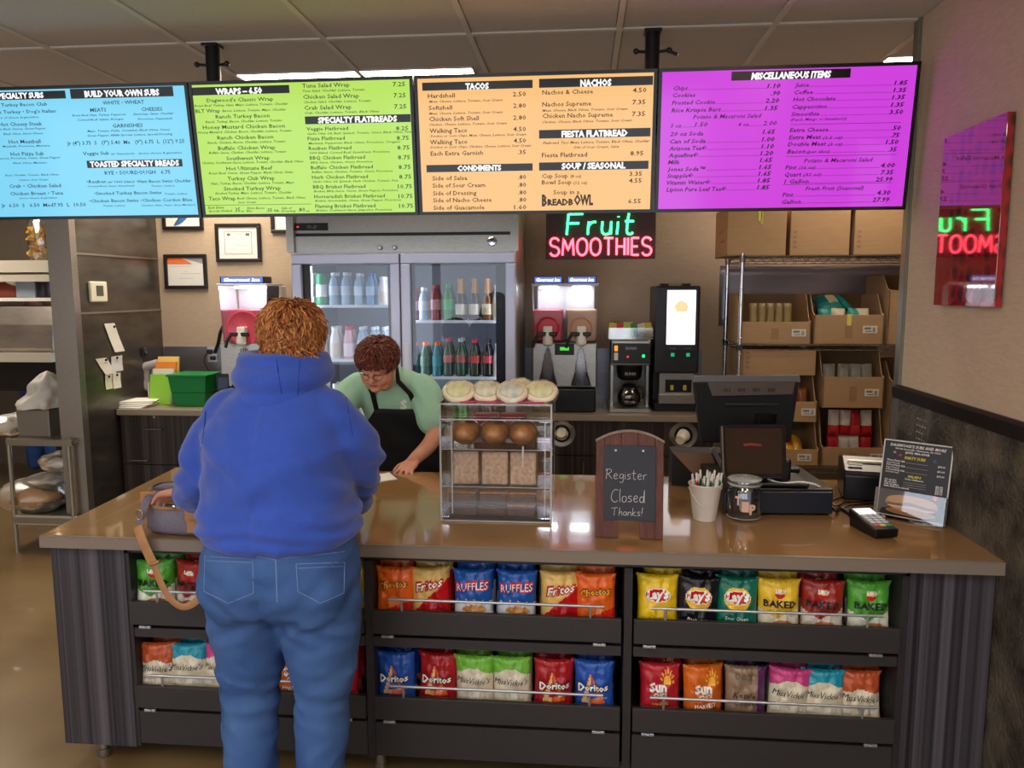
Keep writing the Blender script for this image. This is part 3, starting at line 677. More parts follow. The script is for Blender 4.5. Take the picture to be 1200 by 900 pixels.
# ---- screen 3 (orange)
c3 = Crop(480, 70, 300/1200); ink, brs, wh = MB(), MB(), MB()
for s, (a, b, t_, bt), (ta, tb) in [('TACOS', (60, 577, 108, 146), (262, 372)), ('CONDIMENTS', (80, 577, 494, 528), (224, 430)), ('NACHOS', (607, 1140, 90, 132), (800, 946)), ('FIESTA FLATBREAD', (607, 1128, 330, 370), (712, 1022)), ('SOUP / SEASONAL', (607, 1119, 482, 520), (712, 1012))]:
    bar(brs, c3, a, b, t_, bt); line(wh, c3, s, ta, tb, bt-7, (bt-t_)*.72, .055)
for s, a, b, y, h in [('Hardshell', 86, 213, 180, 20), ('2.50', 484, 546, 172, 21), ('Meat, Cheese, Lettuce, Tomato, Sour Cream', 92, 436, 202, 11), ('Softshell', 90, 200, 236, 20), ('2.80', 486, 546, 226, 21), ('Meat, Cheese, Lettuce, Tomato, Sour Cream', 92, 436, 258, 11),
    ('Chicken Soft Shell', 91, 325, 289, 21), ('2.80', 486, 546, 282, 21), ('Chicken, Cheese, Lettuce, Tomato, Sour Cream', 92, 456, 310, 11), ('Walking Taco', 94, 271, 344, 21), ('4.50', 486, 546, 336, 21), ('Doritos or Corn Chips, Meat, Cheese, Lettuce, Sour Cream', 98, 547, 364, 11),
    ('Walking Taco', 96, 272, 397, 21), ('4.50', 488, 546, 390, 21), ('Doritos or Corn Chips, Chicken, Cheese, Lettuce, Sour Cream', 98, 570, 416, 11), ('Each Extra Garnish', 99, 345, 450, 20), ('.35', 506, 546, 443, 20),
    ('Side of Salsa', 107, 271, 566, 20), ('.80', 508, 547, 560, 20), ('Side of Sour Cream', 108, 355, 600, 20), ('.80', 508, 547, 596, 20), ('Side of Dressing', 110, 314, 636, 20), ('.80', 508, 548, 632, 20), ('Side of Nacho Cheese', 111, 385, 669, 20), ('.80', 508, 548, 666, 20), ('Side of Guacamole', 112, 352, 704, 20), ('1.60', 490, 548, 701, 20),
    ('Nachos & Cheese', 622, 860, 164, 21), ('4.50', 1046, 1110, 154, 22), ('Nachos Supreme', 622, 852, 220, 21), ('7.35', 1044, 1106, 210, 22), ('Meat, Cheese, Black Olives, Tomato, Sour Cream', 622, 1022, 244, 11), ('Chicken Nacho Supreme', 622, 953, 274, 21), ('7.35', 1042, 1104, 265, 22), ('Chicken, Cheese, Black Olives, Tomato, Sour Cream', 622, 1042, 298, 11),
    ('Flatbread, Taco Meat, Lettuce, Tomato, Black Olives, Cheddar', 625, 1126, 396, 12), ('Side of Sour Cream, Salsa', 768, 980, 416, 11), ('Fiesta Flatbread', 620, 832, 458, 21), ('8.95', 1034, 1096, 449, 21), ('Cup Soup', 620, 742, 555, 20), ('(8 oz)', 754, 804, 553, 14), ('3.35', 1030, 1090, 545, 21),
    ('Bowl Soup', 620, 760, 585, 20), ('(12 oz)', 768, 832, 584, 14), ('4.55', 1028, 1088, 577, 21), ('Soup in a', 674, 797, 631, 20), ('6.55', 1024, 1084, 673, 20)]:
    line(ink, c3, s, a, b, y, h, .014, .25 if h < 13 else 0, -.008)
for s, a, b, y, h in [('B', 620, 645, 684, 50), ('READB', 646, 768, 682, 28), ('OWL', 770, 860, 680, 46)]: line(ink, c3, s, a, b, y, h, .05)
finish(2, ink, brs, wh)
# ---- screen 4 (magenta)
c4 = Crop(760, 60, 320/1200); ink, brs, wh = MB(), MB(), MB()
bar(brs, c4, 363, 885, 90, 130); line(wh, c4, 'MISCELLANEOUS ITEMS', 450, 800, 124, 28, .055, .15)
def item(n, xl, xn, p, xp0, xp1, y, dots=True):
    line(ink, c4, n, xl, xn, y, 18, .02, .2, -.015); line(ink, c4, p, xp0, xp1, y-9, 19, .03, .2, -.015)
    if dots: 
        q = xn+4
        while q < xp0-6: 
            bar(ink, c4, q, q+3, y-3-(q-xl)*.018, y-(q-xl)*.018); q += 7
for a in [('Chips', 108, 172, '1.10', 520, 580, 172), ('Cookies', 105, 206, '.90', 536, 578, 203, False), ('Frosted Cookie', 102, 292, '2.20', 512, 574, 236), ('Rice Krispie Bars', 100, 318, '1.35', 510, 568, 269),
    ('20 oz Soda', 94, 240, '1.65', 500, 556, 373, False), ('Can of Soda', 92, 250, '1.00', 496, 554, 406), ('Arizona Tea®', 90, 255, '1.10', 494, 551, 437), ('Aquafina®', 87, 218, '1.20', 490, 548, 467), ('Milk', 85, 138, '1.65', 488, 544, 497, False), ('Jones Soda™', 82, 250, '1.65', 484, 541, 528), ('Snapple®', 81, 196, '1.65', 481, 538, 557), ('Vitamin Water®', 79, 272, '1.85', 478, 535, 587), ('Lipton Pure Leaf Tea®', 78, 342, '1.85', 475, 531, 617),
    ('Juice', 642, 705, '1.85', 1078, 1138, 158), ('Coffee', 638, 722, '1.35', 1074, 1133, 190), ('Hot Chocolate', 634, 822, '1.35', 1068, 1127, 221), ('Cappuccino', 630, 784, '1.35', 1063, 1122, 254), ('Smoothie', 626, 750, '3.50', 1056, 1118, 286),
    ('Extra Cheese', 619, 790, '.50', 1064, 1108, 356), ('Extra Meat', 615, 758, '.75', 1060, 1103, 388), ('Double Meat', 611, 780, '1.50', 1040, 1098, 418), ('Bacon', 608, 690, '.35', 1050, 1090, 450), ('Pint', 600, 650, '4.00', 1018, 1082, 520), ('Quart', 597, 672, '7.35', 1018, 1076, 551), ('1 Gallon', 595, 704, '25.99', 996, 1072, 582), ('Pint', 587, 636, '4.30', 1002, 1062, 640), ('Gallon', 583, 668, '27.99', 982, 1058, 671)]: item(*a)
for s, a, b, y, h in [('Potato & Macaroni Salad', 195, 496, 298, 18), ('5 oz..........', 96, 200, 336, 16), ('1.50', 202, 260, 332, 19), ('8 oz...........', 394, 500, 330, 16), ('2.00', 502, 563, 326, 19), ('(Peach, Mango or Strawberry)', 624, 870, 307, 12), ('(1.5 oz)', 766, 850, 387, 13), ('(3 oz)', 788, 850, 416, 13), ('(per slice)', 696, 795, 448, 13), ('Potato & Macaroni Salad', 682, 985, 490, 18), ('(16 oz)', 660, 732, 518, 13), ('(32 oz)', 680, 758, 549, 13), ('Fresh Fruit (Seasonal)', 688, 944, 612, 17)]:
    line(ink, c4, s, a, b, y, h, .015, .25, -.012)
for a, b, y in [(622, 1110, 324), (606, 1090, 464), (590, 1070, 588)]:
    p = c4.q(a, y); q = c4.q(b, y-.02*(b-a)); ink.quad(bdpoint(p[0], p[1], .001), bdpoint(q[0], q[1], .001), bdpoint(q[0], q[1]+.0016, .001), bdpoint(p[0], p[1]+.0016, .001))
finish(3, ink, brs, wh)
# ceiling poles that carry the screens
for i, (px, py, lb) in enumerate([(247, 70, 'black ceiling pole carrying the screens between the blue and green ones'), (765, 55, 'black ceiling pole carrying the screens between the orange and magenta ones')]):
    q = P(px, py, Y=3.27)
    t = thing('screen_pole', lb, 'pole', (q.x, 3.29, ZC), group='ceiling poles of the menu screens')
    obj('pole', MB().cyl((0, 0, -0.42), (0, 0, 0), 0.030, seg=20), M_black, t, smooth=40)
    obj('ceiling_plate', MB().box((0, 0, -0.008), (0.07, 0.07, 0.012), ch=0.003), M_black, t)
    kb = MB()
    for s in (-1, 1): kb.cyl((s*.028, 0, -.085), (s*.062, -.01, -.085), .006, seg=8); kb.ball((s*.066, -.012, -.085), .012, 10, 6)
    if i: kb.cyl((.06, -.01, -.085), (.10, -.02, -.105), .007, seg=8)
    obj('clamp_screw', kb, M_black, t)
    obj('bracket', MB().box((0, -.018, -.36), (.10, .05, .06), ch=.004), M_black, t)
# ================================================================== BACK COUNTER
BF, BZ = 4.96, 0.89
M_btop = mat('grey_tan_worktop', '#8f8170', 0.28, noise_scale=200, noise_amt=0.06)
def back_counter(x0, x1, label, n):
    t = thing('back_counter', label, 'counter', ((x0+x1)/2, 5.3, 0))
    obj('top_surface', MB().box(((x0+x1)/2, (BF+YB)/2, BZ-0.021), (x1-x0, YB-BF-0.002, 0.042), ch=0.004), M_btop, t, world=True)
    obj('carcass', MB().span((x0+0.01, BF+0.055, 0.09), (x1-0.01, YB-0.01, BZ-0.042)).span((x0+.03, BF+.09, 0), (x1-.03, YB-.05, .09)), M_char, t, world=True)
    w_ = (x1-x0-0.02)/n
    return t, w_
M_strb = striped('striped_dark_walnut', '#17110e', '#463a32', scale=48)
bl, w_ = back_counter(-3.19, -1.86, 'left section of the back counter with striped drawers and bar handles', 2)
for k, (a, b) in enumerate([(-3.185, -2.47), (-2.465, -1.865)]):
    for (z0, z1) in ((0.50, 0.842), (0.10, 0.495)):
        d = obj('drawer', MB().span((a+.002, BF+.033, z0), (b-.002, BF+.055, z1)), M_strb, bl, world=True)
        hx = (a+b)/2+(0.10 if k == 0 else 0) if z0 > .3 else (a+b)/2+(0.0); hz = z1-0.095 if z0 > .3 else z1-.06
        if k == 0: q = P(178, 503.5, Y=BF) if z0 > .3 else P(162, 540, Y=BF); hx, hz = q.x, q.z
        h = MB().tube([(hx-.068, BF+.034, hz), (hx-.064, BF+.006, hz), (hx+.064, BF+.006, hz), (hx+.068, BF+.034, hz)], .0065, 8)
        o = obj('handle', h, M_chrome, d, smooth=40); o.data.transform(Matrix.Translation(-Vector(bl.location)))
        if z0 > .3:
            q = P(178, 489.5, Y=BF); 
            if k == 0: o = obj('lock', MB().cyl((q.x, BF+.034, q.z), (q.x, BF+.026, q.z), .009, seg=14), M_chrome, d); o.data.transform(Matrix.Translation(-Vector(bl.location)))
br, w_ = back_counter(-0.40, 0.86, 'right section of the back counter under the drink machines', 2)
for (a, b) in ((-0.395, 0.228), (0.232, 0.855)):
    obj('fascia', MB().span((a, BF+.033, .615), (b, BF+.055, .842)), M_strb, br, world=True)
    d = obj('door', MB().span((a, BF+.033, .10), (b, BF+.055, .609)), M_strb, br, world=True)
    q = P(683.5, 545, Y=BF)
    hx = q.x if a < 0 else .62
    o = obj('handle', MB().tube([(hx, BF+.034, .59), (hx, BF+.008, .585), (hx, BF+.008, .455), (hx, BF+.034, .45)], .0055, 8), M_chrome, d, smooth=40); o.data.transform(Matrix.Translation(-Vector(br.location)))
# cup dispensers let into the fascia
M_cup = mat('white_paper_cup', '#e6ddcc', 0.55)
for px, py, lb in ((658, 508, 'round steel cup dispenser nearest the pastry case, with a white cup'), (801, 510, 'round steel cup dispenser left of the register, with a cup tilted out')):
    q = P(px, py, Y=BF+.03)
    t = thing('cup_dispenser', lb, 'cup dispenser', (q.x, BF+.033, q.z), group='cup dispensers in the back counter')
    obj('flange', MB().lathe([(.056, 0), (.090, 0), (.092, .004), (.086, .010), (.060, .006), (.056, -.0)], (0, 0, 0), 36, axis='y'), M_steel, t, smooth=40)
    obj('tube', MB().lathe([(.052, -.012), (.056, .004)], (0, 0, 0), 30, axis='y'), M_black, t, smooth=40)
    sp = MB()
    for k in range(3):
        a = pi/2+2*pi*k/3; sp.box((cos(a)*.05, -.010, sin(a)*.05), (.018, .010, .010))
    obj('finger_spring', sp, M_black, t)
    c = thing('paper_cup', 'white paper cup held in the cup dispenser %s' % ('nearest the pastry case' if px < 700 else 'left of the register'), 'cup', (q.x, BF+.03, q.z))
    tl = Matrix.Rotation(radians(-12 if px < 700 else 14), 4, 'X')@Matrix.Rotation(0 if px < 700 else radians(-22), 4, 'Z')
    mb = MB().lathe([(.041, -.0), (.036, .05), (.030, .085), (.028, .088), (.027, .082), (.0, .082)], (0, 0, 0), 28, axis='y'); mb.xf(tl)
    obj('cup_body', mb, M_cup, c, smooth=40)
    mb = MB().lathe([(.043, -.002), (.044, .003), (.040, .004)], (0, 0, 0), 28, axis='y'); mb.xf(tl)
    obj('rim', mb, M_cup, c, smooth=40)

# ================================================================== WALL ITEMS
def frame(px0, py0, px1, py1, label, art):
    a = P(px0, py0, Y=YB-.02); b = P(px1, py1, Y=YB-.02); w_, h_ = b.x-a.x, a.z-b.z
    t = thing('framed_certificate', label, 'picture frame', ((a.x+b.x)/2, YB-.001, (a.z+b.z)/2))
    f = MB(); e = .026
    f.box((0, -.012, h_/2-e/2), (w_, .022, e), ch=.004).box((0, -.012, -h_/2+e/2), (w_, .022, e), ch=.004).box((-w_/2+e/2, -.012, 0), (e, .022, h_-2*e+.004), ch=.004).box((w_/2-e/2, -.012, 0), (e, .022, h_-2*e+.004), ch=.004)
    obj('frame', f, mat('dark_frame', '#17100d', .35), t)
    obj('sheet', MB().box((0, -.006, 0), (w_-2*e+.004, .008, h_-2*e+.004)), mat('certificate_paper', '#c9c8c4', .55), t)
    pr = MB(); mats = []
    def R_(x0, z0, x1, z1, col, lift=.0):
        m_ = mat('cert_'+col.strip('#'), col, .6)
        if m_ not in mats: mats.append(m_)
        W, H = w_-2*e, h_-2*e; y = -.0112-lift
        pr.quad((-W/2+W*x0, y, -H/2+H*z0), (-W/2+W*x1, y, -H/2+H*z0), (-W/2+W*x1, y, -H/2+H*z1), (-W/2+W*x0, y, -H/2+H*z1), mats.index(m_))
    def T_(pts, col, lift=.0004):
        m_ = mat('cert_'+col.strip('#'), col, .6)
        if m_ not in mats: mats.append(m_)
        W, H = w_-2*e, h_-2*e; pr.add([(-W/2+W*x, -.0112-lift, -H/2+H*z) for x, z in pts], [tuple(range(len(pts)))], mats.index(m_))
    art(R_, T_); 
    if len(mats) == 1: pr.c = [0]*len(pr.f)
    obj('print', pr, mats, t)
def art_orange(R_, T_):
    T_([(0, 1), (.40, 1), (.70, .77), (0, .77)], '#d66a33'); T_([(.40, 1), (1, 1), (1, .77)], '#8d8c90')
    for z, a, b in ((.68, .05, .66), (.50, .45, .55), (.42, .36, .92), (.25, .3, .7)): R_(a, z, b, z+.015, '#9a9a9a')
def art_cert(R_, T_):
    for a in ((.14, .14, .16, .86), (.84, .14, .86, .86), (.14, .14, .86, .16), (.14, .84, .86, .86)): R_(*a, '#8b8b90')
    for a in ((.22, .72, .30, .80), (.70, .72, .80, .80)): R_(*a, '#55555a')
    for z, a, b in ((.76, .4, .62), (.64, .25, .4), (.42, .45, .75), (.3, .26, .42)): R_(a, z, b, z+.012, '#9a9a9a')
def art_wave(R_, T_):
    n = 14; T_([(.22+.55*k/n, .02+.5*(k/n)**2) for k in range(n+1)]+[(.5, .62)][::-1]+[(.77-.5*k/n, .75-.62*(k/n)**1.4) for k in range(n+1)], '#2d5a8c')
    R_(.1, .35, .26, .5, '#9aa0ac')
def art_plain(R_, T_): R_(.1, .1, .9, .9, '#d9d7cf')
frame(191, 298, 243, 338.5, 'dark-framed certificate with an orange and grey top band, lower left on the back wall', art_orange)
frame(251, 262, 306, 307, 'dark-framed bordered certificate right of the others on the back wall', art_cert)
frame(188, 228, 238, 269, 'dark-framed sheet with a blue wave, mostly behind the blue screen', art_wave)
frame(316, 236, 352, 273, 'dark-framed white sheet half hidden beside the fridge top', art_plain)

def onleft(px, py): return P(px, py, X=-3.2)
q = onleft(113, 342)
t = thing('thermostat', 'cream thermostat with a grey display on the steel partition', 'thermostat', (-3.2, q.y, q.z))
a, b = onleft(103, 330), onleft(124, 354); dy, dz = abs(b.y-a.y), abs(a.z-b.z)
obj('housing', MB().box((.011, 0, 0), (.022, dy, dz), ch=.008), mat('cream_plastic', '#cfc9b4', .45), t)
obj('display', MB().box((.0226, .004, dz*.05), (.002, dy*.42, dz*.5)), mat('lcd_grey', '#4a5046', .3), t)
def note(px0, py0, px1, py1, slant, label, col='#dad7ce', nm='paper_note'):
    a, b = onleft(px0, py0), onleft(px1, py1); cy, cz = (a.y+b.y)/2, (a.z+b.z)/2
    t = thing(nm, label, 'paper note', (-3.199, cy, cz), group='notes on the steel partition'); dy = abs(b.y-a.y)/2; dz = abs(a.z-b.z)/2; mb = MB(); n = 5
    for i in range(n+1):
        k = -1+2*i/n; sh = -slant*k
        mb.v += [Vector((.004+.004*abs(k), -dy+sh, dz*k)), Vector((.004+.004*abs(k), dy+sh, dz*k)), Vector((.003+.004*abs(k), -dy+sh, dz*k)), Vector((.003+.004*abs(k), dy+sh, dz*k))]
    for i in range(n):
        o_ = i*4; mb.add([], []); mb.f += [(o_, o_+1, o_+5, o_+4), (o_+3, o_+2, o_+6, o_+7)]; mb.c += [0, 0]
    obj('sheet', mb, mat('note'+col.strip('#'), col, .7), t)
    obj('magnet', MB().cyl((.005, 0, dz*.75), (.014, 0, dz*.75), .008, seg=10), M_black, t)
note(126, 379, 140, 412, .05, 'tall white slip above the other papers on the steel partition')
note(116, 420, 130, 438, .05, 'slanting white slip at the left of the paper cluster on the steel partition')
note(129, 418, 143, 434, 0, 'pale square note at the right of the paper cluster on the steel partition', '#c9ccd0')
note(122, 440, 131, 455, .0, 'small cream slip lowest at the left of the paper cluster on the steel partition', '#cfd0b4')
note(131, 438, 141, 454, 0, 'white slip hanging lowest at the right of the paper cluster on the steel partition')
q = onleft(167, 413)
t = thing('key_hook', 'small black hook with a key on the steel partition near the corner', 'hook', (-3.2, q.y, q.z))
obj('hook', MB().box((.008, 0, 0), (.016, .05, .06), ch=.004), M_black, t)
obj('key', MB().cyl((.02, 0, .01), (.02, 0, .045), .008, seg=10).box((.02, .01, -.0), (.004, .03, .012)), M_chrome, t)
q = P(249, 415, Y=YB-.013)
t = thing('wall_outlet', 'steel wall outlet with black plugs by the green tub', 'outlet', (q.x, YB-.013, q.z))
obj('plate', MB().box((0, -.004, 0), (.075, .008, .12), ch=.003), M_alu, t)
obj('plug', MB().box((-.01, -.022, .02), (.04, .03, .035), ch=.006).box((.012, -.022, -.028), (.035, .03, .03), ch=.006), M_black, t)
pc = [Vector((q.x-.02, YB-.05, q.z+.01))]; 
for k in range(1, 12): pc.append(Vector((q.x-.03-.02*sin(k*.5), YB-.05, q.z+.01-k*.018)))
tag(obj('power_cord', MB().tube(pc, .004, 6), M_black), 'thin black power cord dropping from the outlet to the back counter', 'cord')
# black hose rising from the outlet to the left drink machine
h = [P(252, 413, Y=5.5), P(256, 402, Y=5.45), P(258, 390, Y=5.4), P(262, 382, Y=5.35), P(268, 378, Y=5.3)]
tag(obj('drink_hose', MB().tube(h, .014, 8), M_black, smooth=True), 'thick black hose curving up from the outlet to the pink drink machine', 'hose')

# ---- things on the left back counter
t = thing('paper_stack', 'loose stack of white papers at the left end of the back counter', 'papers', tuple(P(158, 473, Y=5.12).xy)+(BZ,))
sh = MB(); random.seed(3)
for k in range(5):
    sh.box((random.uniform(-.015, .015)+.01*k, .012*k-.02, .004+.009*k), (.28-.012*k, .20, .006), rz=radians(-8+7*k+random.uniform(-4, 4)), ch=.002)
obj('sheet', sh, M_paper, t)
a = P(195, 452, Y=5.32)
t = thing('napkin_holder', 'grey plastic napkin arm holder behind the papers on the back counter', 'napkin holder', (P(182, 456, Y=5.36).x, 5.36, BZ))
Mgp = mat('pale_grey_plastic', '#a39c98', .5)
q0, q1 = P(165, 438, Y=5.36), P(186, 426, Y=5.36); q2 = P(172, 455, Y=5.36); q3 = P(184, 455, Y=5.36)
obj('arm', MB().tube([q2, P(168, 445, Y=5.36), P(164, 435, Y=5.36), P(170, 430, Y=5.36), P(186, 426, Y=5.36)], [.028, .03, .032, .034, .034], 12), Mgp, t, smooth=60, world=True)
obj('leg', MB().tube([P(172, 433, Y=5.37), P(173, 457, Y=5.37)], .03, 12).tube([P(181, 433, Y=5.37), P(181, 458, Y=5.37)], .022, 12), Mgp, t, smooth=60, world=True)
t = thing('brochure_rack', 'tiered rack of yellow, orange and green leaflets beside the green tub', 'brochure rack', (P(193, 460, Y=5.25).x, 5.25, BZ))
for k, (py0, py1, cc) in enumerate([(418, 428, '#e0c46a'), (424, 436, '#dc7d2c'), (431, 441, '#d3d2c8'), (437, 461, '#8cc63a')]):
    z1 = P(195, py0, Y=5.3).z; xx = .10
    obj('leaflet_pack', MB().box((0, .06-.035*k, (z1-BZ)/2), (.155, .018, z1-BZ), rx=radians(-8)), mat('leaflet%d' % k, cc, .5), t)
obj('pocket_side', MB().box((-.085, .01, .08), (.006, .15, .16)).box((.085, .01, .08), (.006, .15, .16)), mat('rack_side', '#bfb8a8', .4), t)
q = P(229, 475, Y=5.15)
t = thing('green_tub', 'green plastic tub with a lid on the back counter left of the customer', 'tub', (P(230, 475, Y=5.2).x, 5.2, BZ))
Mg = mat('green_plastic', '#0f7a3a', .3)
def taper_box(w0, d0, w1, d1, z0, z1, th=0):
    mb = MB(); r0 = [(-w0/2, -d0/2, z0), (w0/2, -d0/2, z0), (w0/2, d0/2, z0), (-w0/2, d0/2, z0)]; r1 = [(-w1/2, -d1/2, z1), (w1/2, -d1/2, z1), (w1/2, d1/2, z1), (-w1/2, d1/2, z1)]
    mb.add(r0+r1, [(3, 2, 1, 0), (4, 5, 6, 7)]+[(k, (k+1) % 4, 4+(k+1) % 4, 4+k) for k in range(4)]); return mb
obj('tub_body', taper_box(.22, .18, .25, .21, 0, .10).merge(taper_box(.252, .212, .275, .235, .10, .215)), Mg, t, bevel=.006)
obj('lid', MB().box((0, 0, .221), (.295, .25, .016), ch=.005), Mg, t)
obj('label', MB().box((.02, -.094, .04), (.05, .003, .022), rx=radians(8)), M_white, t)
q = P(266, 440, Y=5.2)
t = thing('small_tablet', 'small dark-framed screen behind the customer by the pink drink machine', 'display', (P(262, 470, Y=5.15).x, 5.15, BZ))
obj('frame', MB().box((0, 0, .12), (.09, .02, .22), ch=.004), M_black, t); obj('display', MB().box((.008, -.011, .12), (.07, .002, .17)), mat('blue_card', '#33445f', .3), t)

# ================================================================== DRINK MACHINES
M_pinkl = mat('pink_slush', '#cf4a60', .35); M_redl = mat('red_slush', '#c2202c', .3); M_tanl = mat('tan_slush', '#b98a68', .35)
M_hop = glassy('clear_hopper', (.98, .99, .99), .0, .06, 1.18)
def slush(px_l, px_r, liquids, label, ytop=325, tag_=''):
    Y0 = 5.10
    n = len(liquids); a = P(px_l, 400, Y=Y0); b = P(px_r, 400, Y=Y0); W = b.x-a.x; cx = (a.x+b.x)/2
    t = thing('slush_machine', label, 'drink machine', (cx, 5.3, BZ))
    zt = P(px_l, 335, Y=Y0).z-BZ; zbowl = P(px_l, 402, Y=Y0).z-BZ; ztop = P(px_l, 324, Y=Y0).z-BZ
    zbase = P(px_l, 455, Y=Y0).z-BZ
    body = MB().box((0, .06, (zbase+zbowl)/2), (W*.98, .42, zbowl-zbase), ch=.01); obj('body', body, M_steel, t)
    obj('drip_base', MB().box((0, .0, zbase/2-.002), (W*.94, .50, zbase-.006), ch=.01).box((0, -.16, .045), (W*.9, .16, .012)), M_black, t)
    obj('back_column', MB().box((0, .2, (zbowl+zt)/2), (W*.9, .10, zt-zbowl), ch=.01), mat('backlight_pale_panel', '#c9ccd2', .4), t)  # pale colour stands in for the bright backlight behind the bowls
    cw = W/n
    for k, lq in enumerate(liquids):
        x = -W/2+cw*(k+.5); hw = cw*.47
        # splash arch on the front of the body
        ar = MB(); 
        for j in range(9):
            a_ = -1+2*j/8.0; xx = x+a_*cw*.27; ztp = zbowl-.03-.16*a_*a_
            ar.tube([(xx*1.0, -.158, zbase+.01), (x+a_*cw*.16, -.172, ztp)], [.011, .006], 6)
        obj('splash_plate', ar, M_chrome, t, smooth=40)
        zf = zbowl+(zt-zbowl)*.58
        prof = [(x-hw*.9, zbowl+.006), (x+hw*.9, zbowl+.006), (x+hw*.98, zf), (x-hw*.98, zf)]
        obj('slush', MB().prism(prof, -.125, .135), lq, t, bevel=.012)
        hop = MB(); prof = [(x-hw*.93, zbowl+.002), (x-hw*1.03, zt)]
        hop.prism([(x-hw*.93, zbowl), (x+hw*.93, zbowl), (x+hw*1.03, zt), (x-hw*1.03, zt)], -.136, -.131).prism([(x-hw*.93, zbowl), (x-hw*.90, zbowl), (x-hw*1.0, zt), (x-hw*1.03, zt)], -.13, .14).prism([(x+hw*.93, zbowl), (x+hw*.90, zbowl), (x+hw*1.0, zt), (x+hw*1.03, zt)], -.13, .14)
        obj('hopper', hop, M_hop, t)
        obj('auger_disc', MB().lathe([(hw*.70, 0), (hw*.74, .006), (hw*.66, .012), (hw*.60, .006)], (x, -.134, zbowl+(zf-zbowl)*.44), 32, axis='y'), lq, t, smooth=40)
        lamp_ = MB().box((x, .02, zt-.012), (hw*1.2, .10, .012)); obj('bowl_lamp', lamp_, mat('slush_lamp', '#ffffff', .4, emis='#eef4ff', estr=14.0), t)
        lid = MB().box((x, 0, zt+.008), (hw*2.12, .29, .016), ch=.004); obj('lid', lid, mat('frosted_lid', '#c8ccd2', .3), t)
        hd = MB().prism([(-.142, zt+.017), (.0, zt+.017), (.0, ztop+.01), (-.128, ztop)], x-hw*.93, x+hw*.93, 'x'); 
        # sign box
        o = obj('sign_box', MB().box((x, -.07, (zt+.016+ztop)/2), (hw*1.86, .13, ztop-zt-.016), ch=.004), M_black, t)
        sf = MB().box((x, -.1365, (zt+.018+ztop)/2), (hw*1.72, .003, (ztop-zt-.016)*.8)); o2 = obj('lit_sign', sf, mat('blue_lit_sign', '#2a3f86', .3, emis='#5a78d8', estr=1.1), o)
        tx = MB(); put_text(tx, 'Gourmet Ice', lambda u, v, l: Vector((u, -.1392, v)), x, (zt+.018+ztop)/2-.010, .022, hw*1.5, 'c', .03, .2); obj('lettering', tx, mat('sign_white_lit', '#ffffff', .4, emis='#ffffff', estr=1.3), o)
        fa = obj('faucet', MB().box((x, -.165, zbowl+.085), (.060, .06, .05), ch=.008).tube([(x, -.185, zbowl+.075), (x, -.19, zbowl+.0)], [.030, .034], 14).ball((x, -.19, zbowl-.0), .034, 14, 8, (1, 1, .7)), M_white, t, smooth=40)
        hb = obj('faucet_handle', MB().box((x-.005, -.205, zbowl+.060), (.135, .02, .028), ch=.006).tube([(x-.065, -.205, zbowl+.055), (x-.085, -.22, zbowl+.02), (x-.10, -.22, zbowl-.03)], .011, 8), M_black, t)
    if n > 1:
        o = obj('control_panel', MB().box((.0, -.155, zbowl-.045), (.13, .012, .075), ch=.003), M_black, t)
        obj('green_readout', MB().box((.0, -.162, zbowl-.040), (.06, .003, .022)), mat('green_lcd', '#113311', .3, emis='#4fdc3a', estr=1.0), o)
    return t
slush(622, 701, [M_redl, M_tanl], 'twin-bowl slush drink machine, red left and tan right, under the neon sign')
slush(252, 312, [M_pinkl], 'single-bowl pink slush machine behind the customer on the back counter')

# coffee brewer
a = P(714, 480, Y=5.12); b = P(762, 480, Y=5.12)
t = thing('coffee_brewer', 'steel and black coffee brewer holding a glass pot', 'coffee maker', ((a.x+b.x)/2, 5.3, BZ)); W = b.x-a.x
zt = P(738, 397, Y=5.12).z-BZ
zm = P(738, 429, Y=5.12).z-BZ
obj('base_plate', MB().box((0, -.02, .014), (W, .44, .028), ch=.005), M_steel, t)
obj('column', MB().box((0, .12, zt/2), (W*.92, .16, zt-.03), ch=.006), M_steeld, t)
obj('side_panel', MB().span((-W*.47, -.13, .028), (-W*.41, .1, zt-.03)).span((W*.41, -.1, .028), (W*.47, .1, zt-.03)), M_steel, t)
obj('head', MB().box((0, -.05, (zt+zm)/2), (W*.94, .32, zt-zm-.01), ch=.01), M_steel, t)
o = obj('front_panel', MB().box((0, -.214, (zt+zm)/2-.005), (W*.9, .01, (zt-zm)*.75), ch=.003), M_black, t)
tx = MB(); put_text(tx, 'BUNN', lambda u, v, l: Vector((u, -.2205, v)), 0, zm+(zt-zm)*.62, .018, .07, 'c', .04); put_text(tx, 'BUNN', lambda u, v, l: Vector((u, -.187, v)), 0, zm-.060, .018, .07, 'c', .04); obj('lettering', tx, mat('pale_print', '#8a8a8a', .5), t)
def button(x, z, col, e, parent, r=.011, y=-.2195):
    return obj('indicator_light', MB().lathe([(r, 0), (r, .005), (r*.6, .008)], (x, y, z), 12, axis='y'), mat('light_'+col.strip('#'), col, .3, emis=col, estr=e), parent)
zc_ = (zt+zm)/2-.005
obj('switch', MB().box((-W*.36, -.222, zc_+.035), (.022, .008, .036), ch=.002), mat('switch_orange', '#ff9a3a', .3, emis='#ff8a30', estr=1.2), o)
obj('switch', MB().box((-W*.36, -.222, zc_-.018), (.026, .008, .05), ch=.002), M_white, o)
button(-.02, zc_-.02, '#ff2a20', 2.5, o, .006); button(W*.30, zc_-.015, '#20ff60', 2.5, o, .010)
obj('filter_basket', MB().lathe([(.062, zm-.10), (.078, zm-.085), (.088, zm+.0)], (0, -.09, 0), 30), M_black, t, smooth=40)
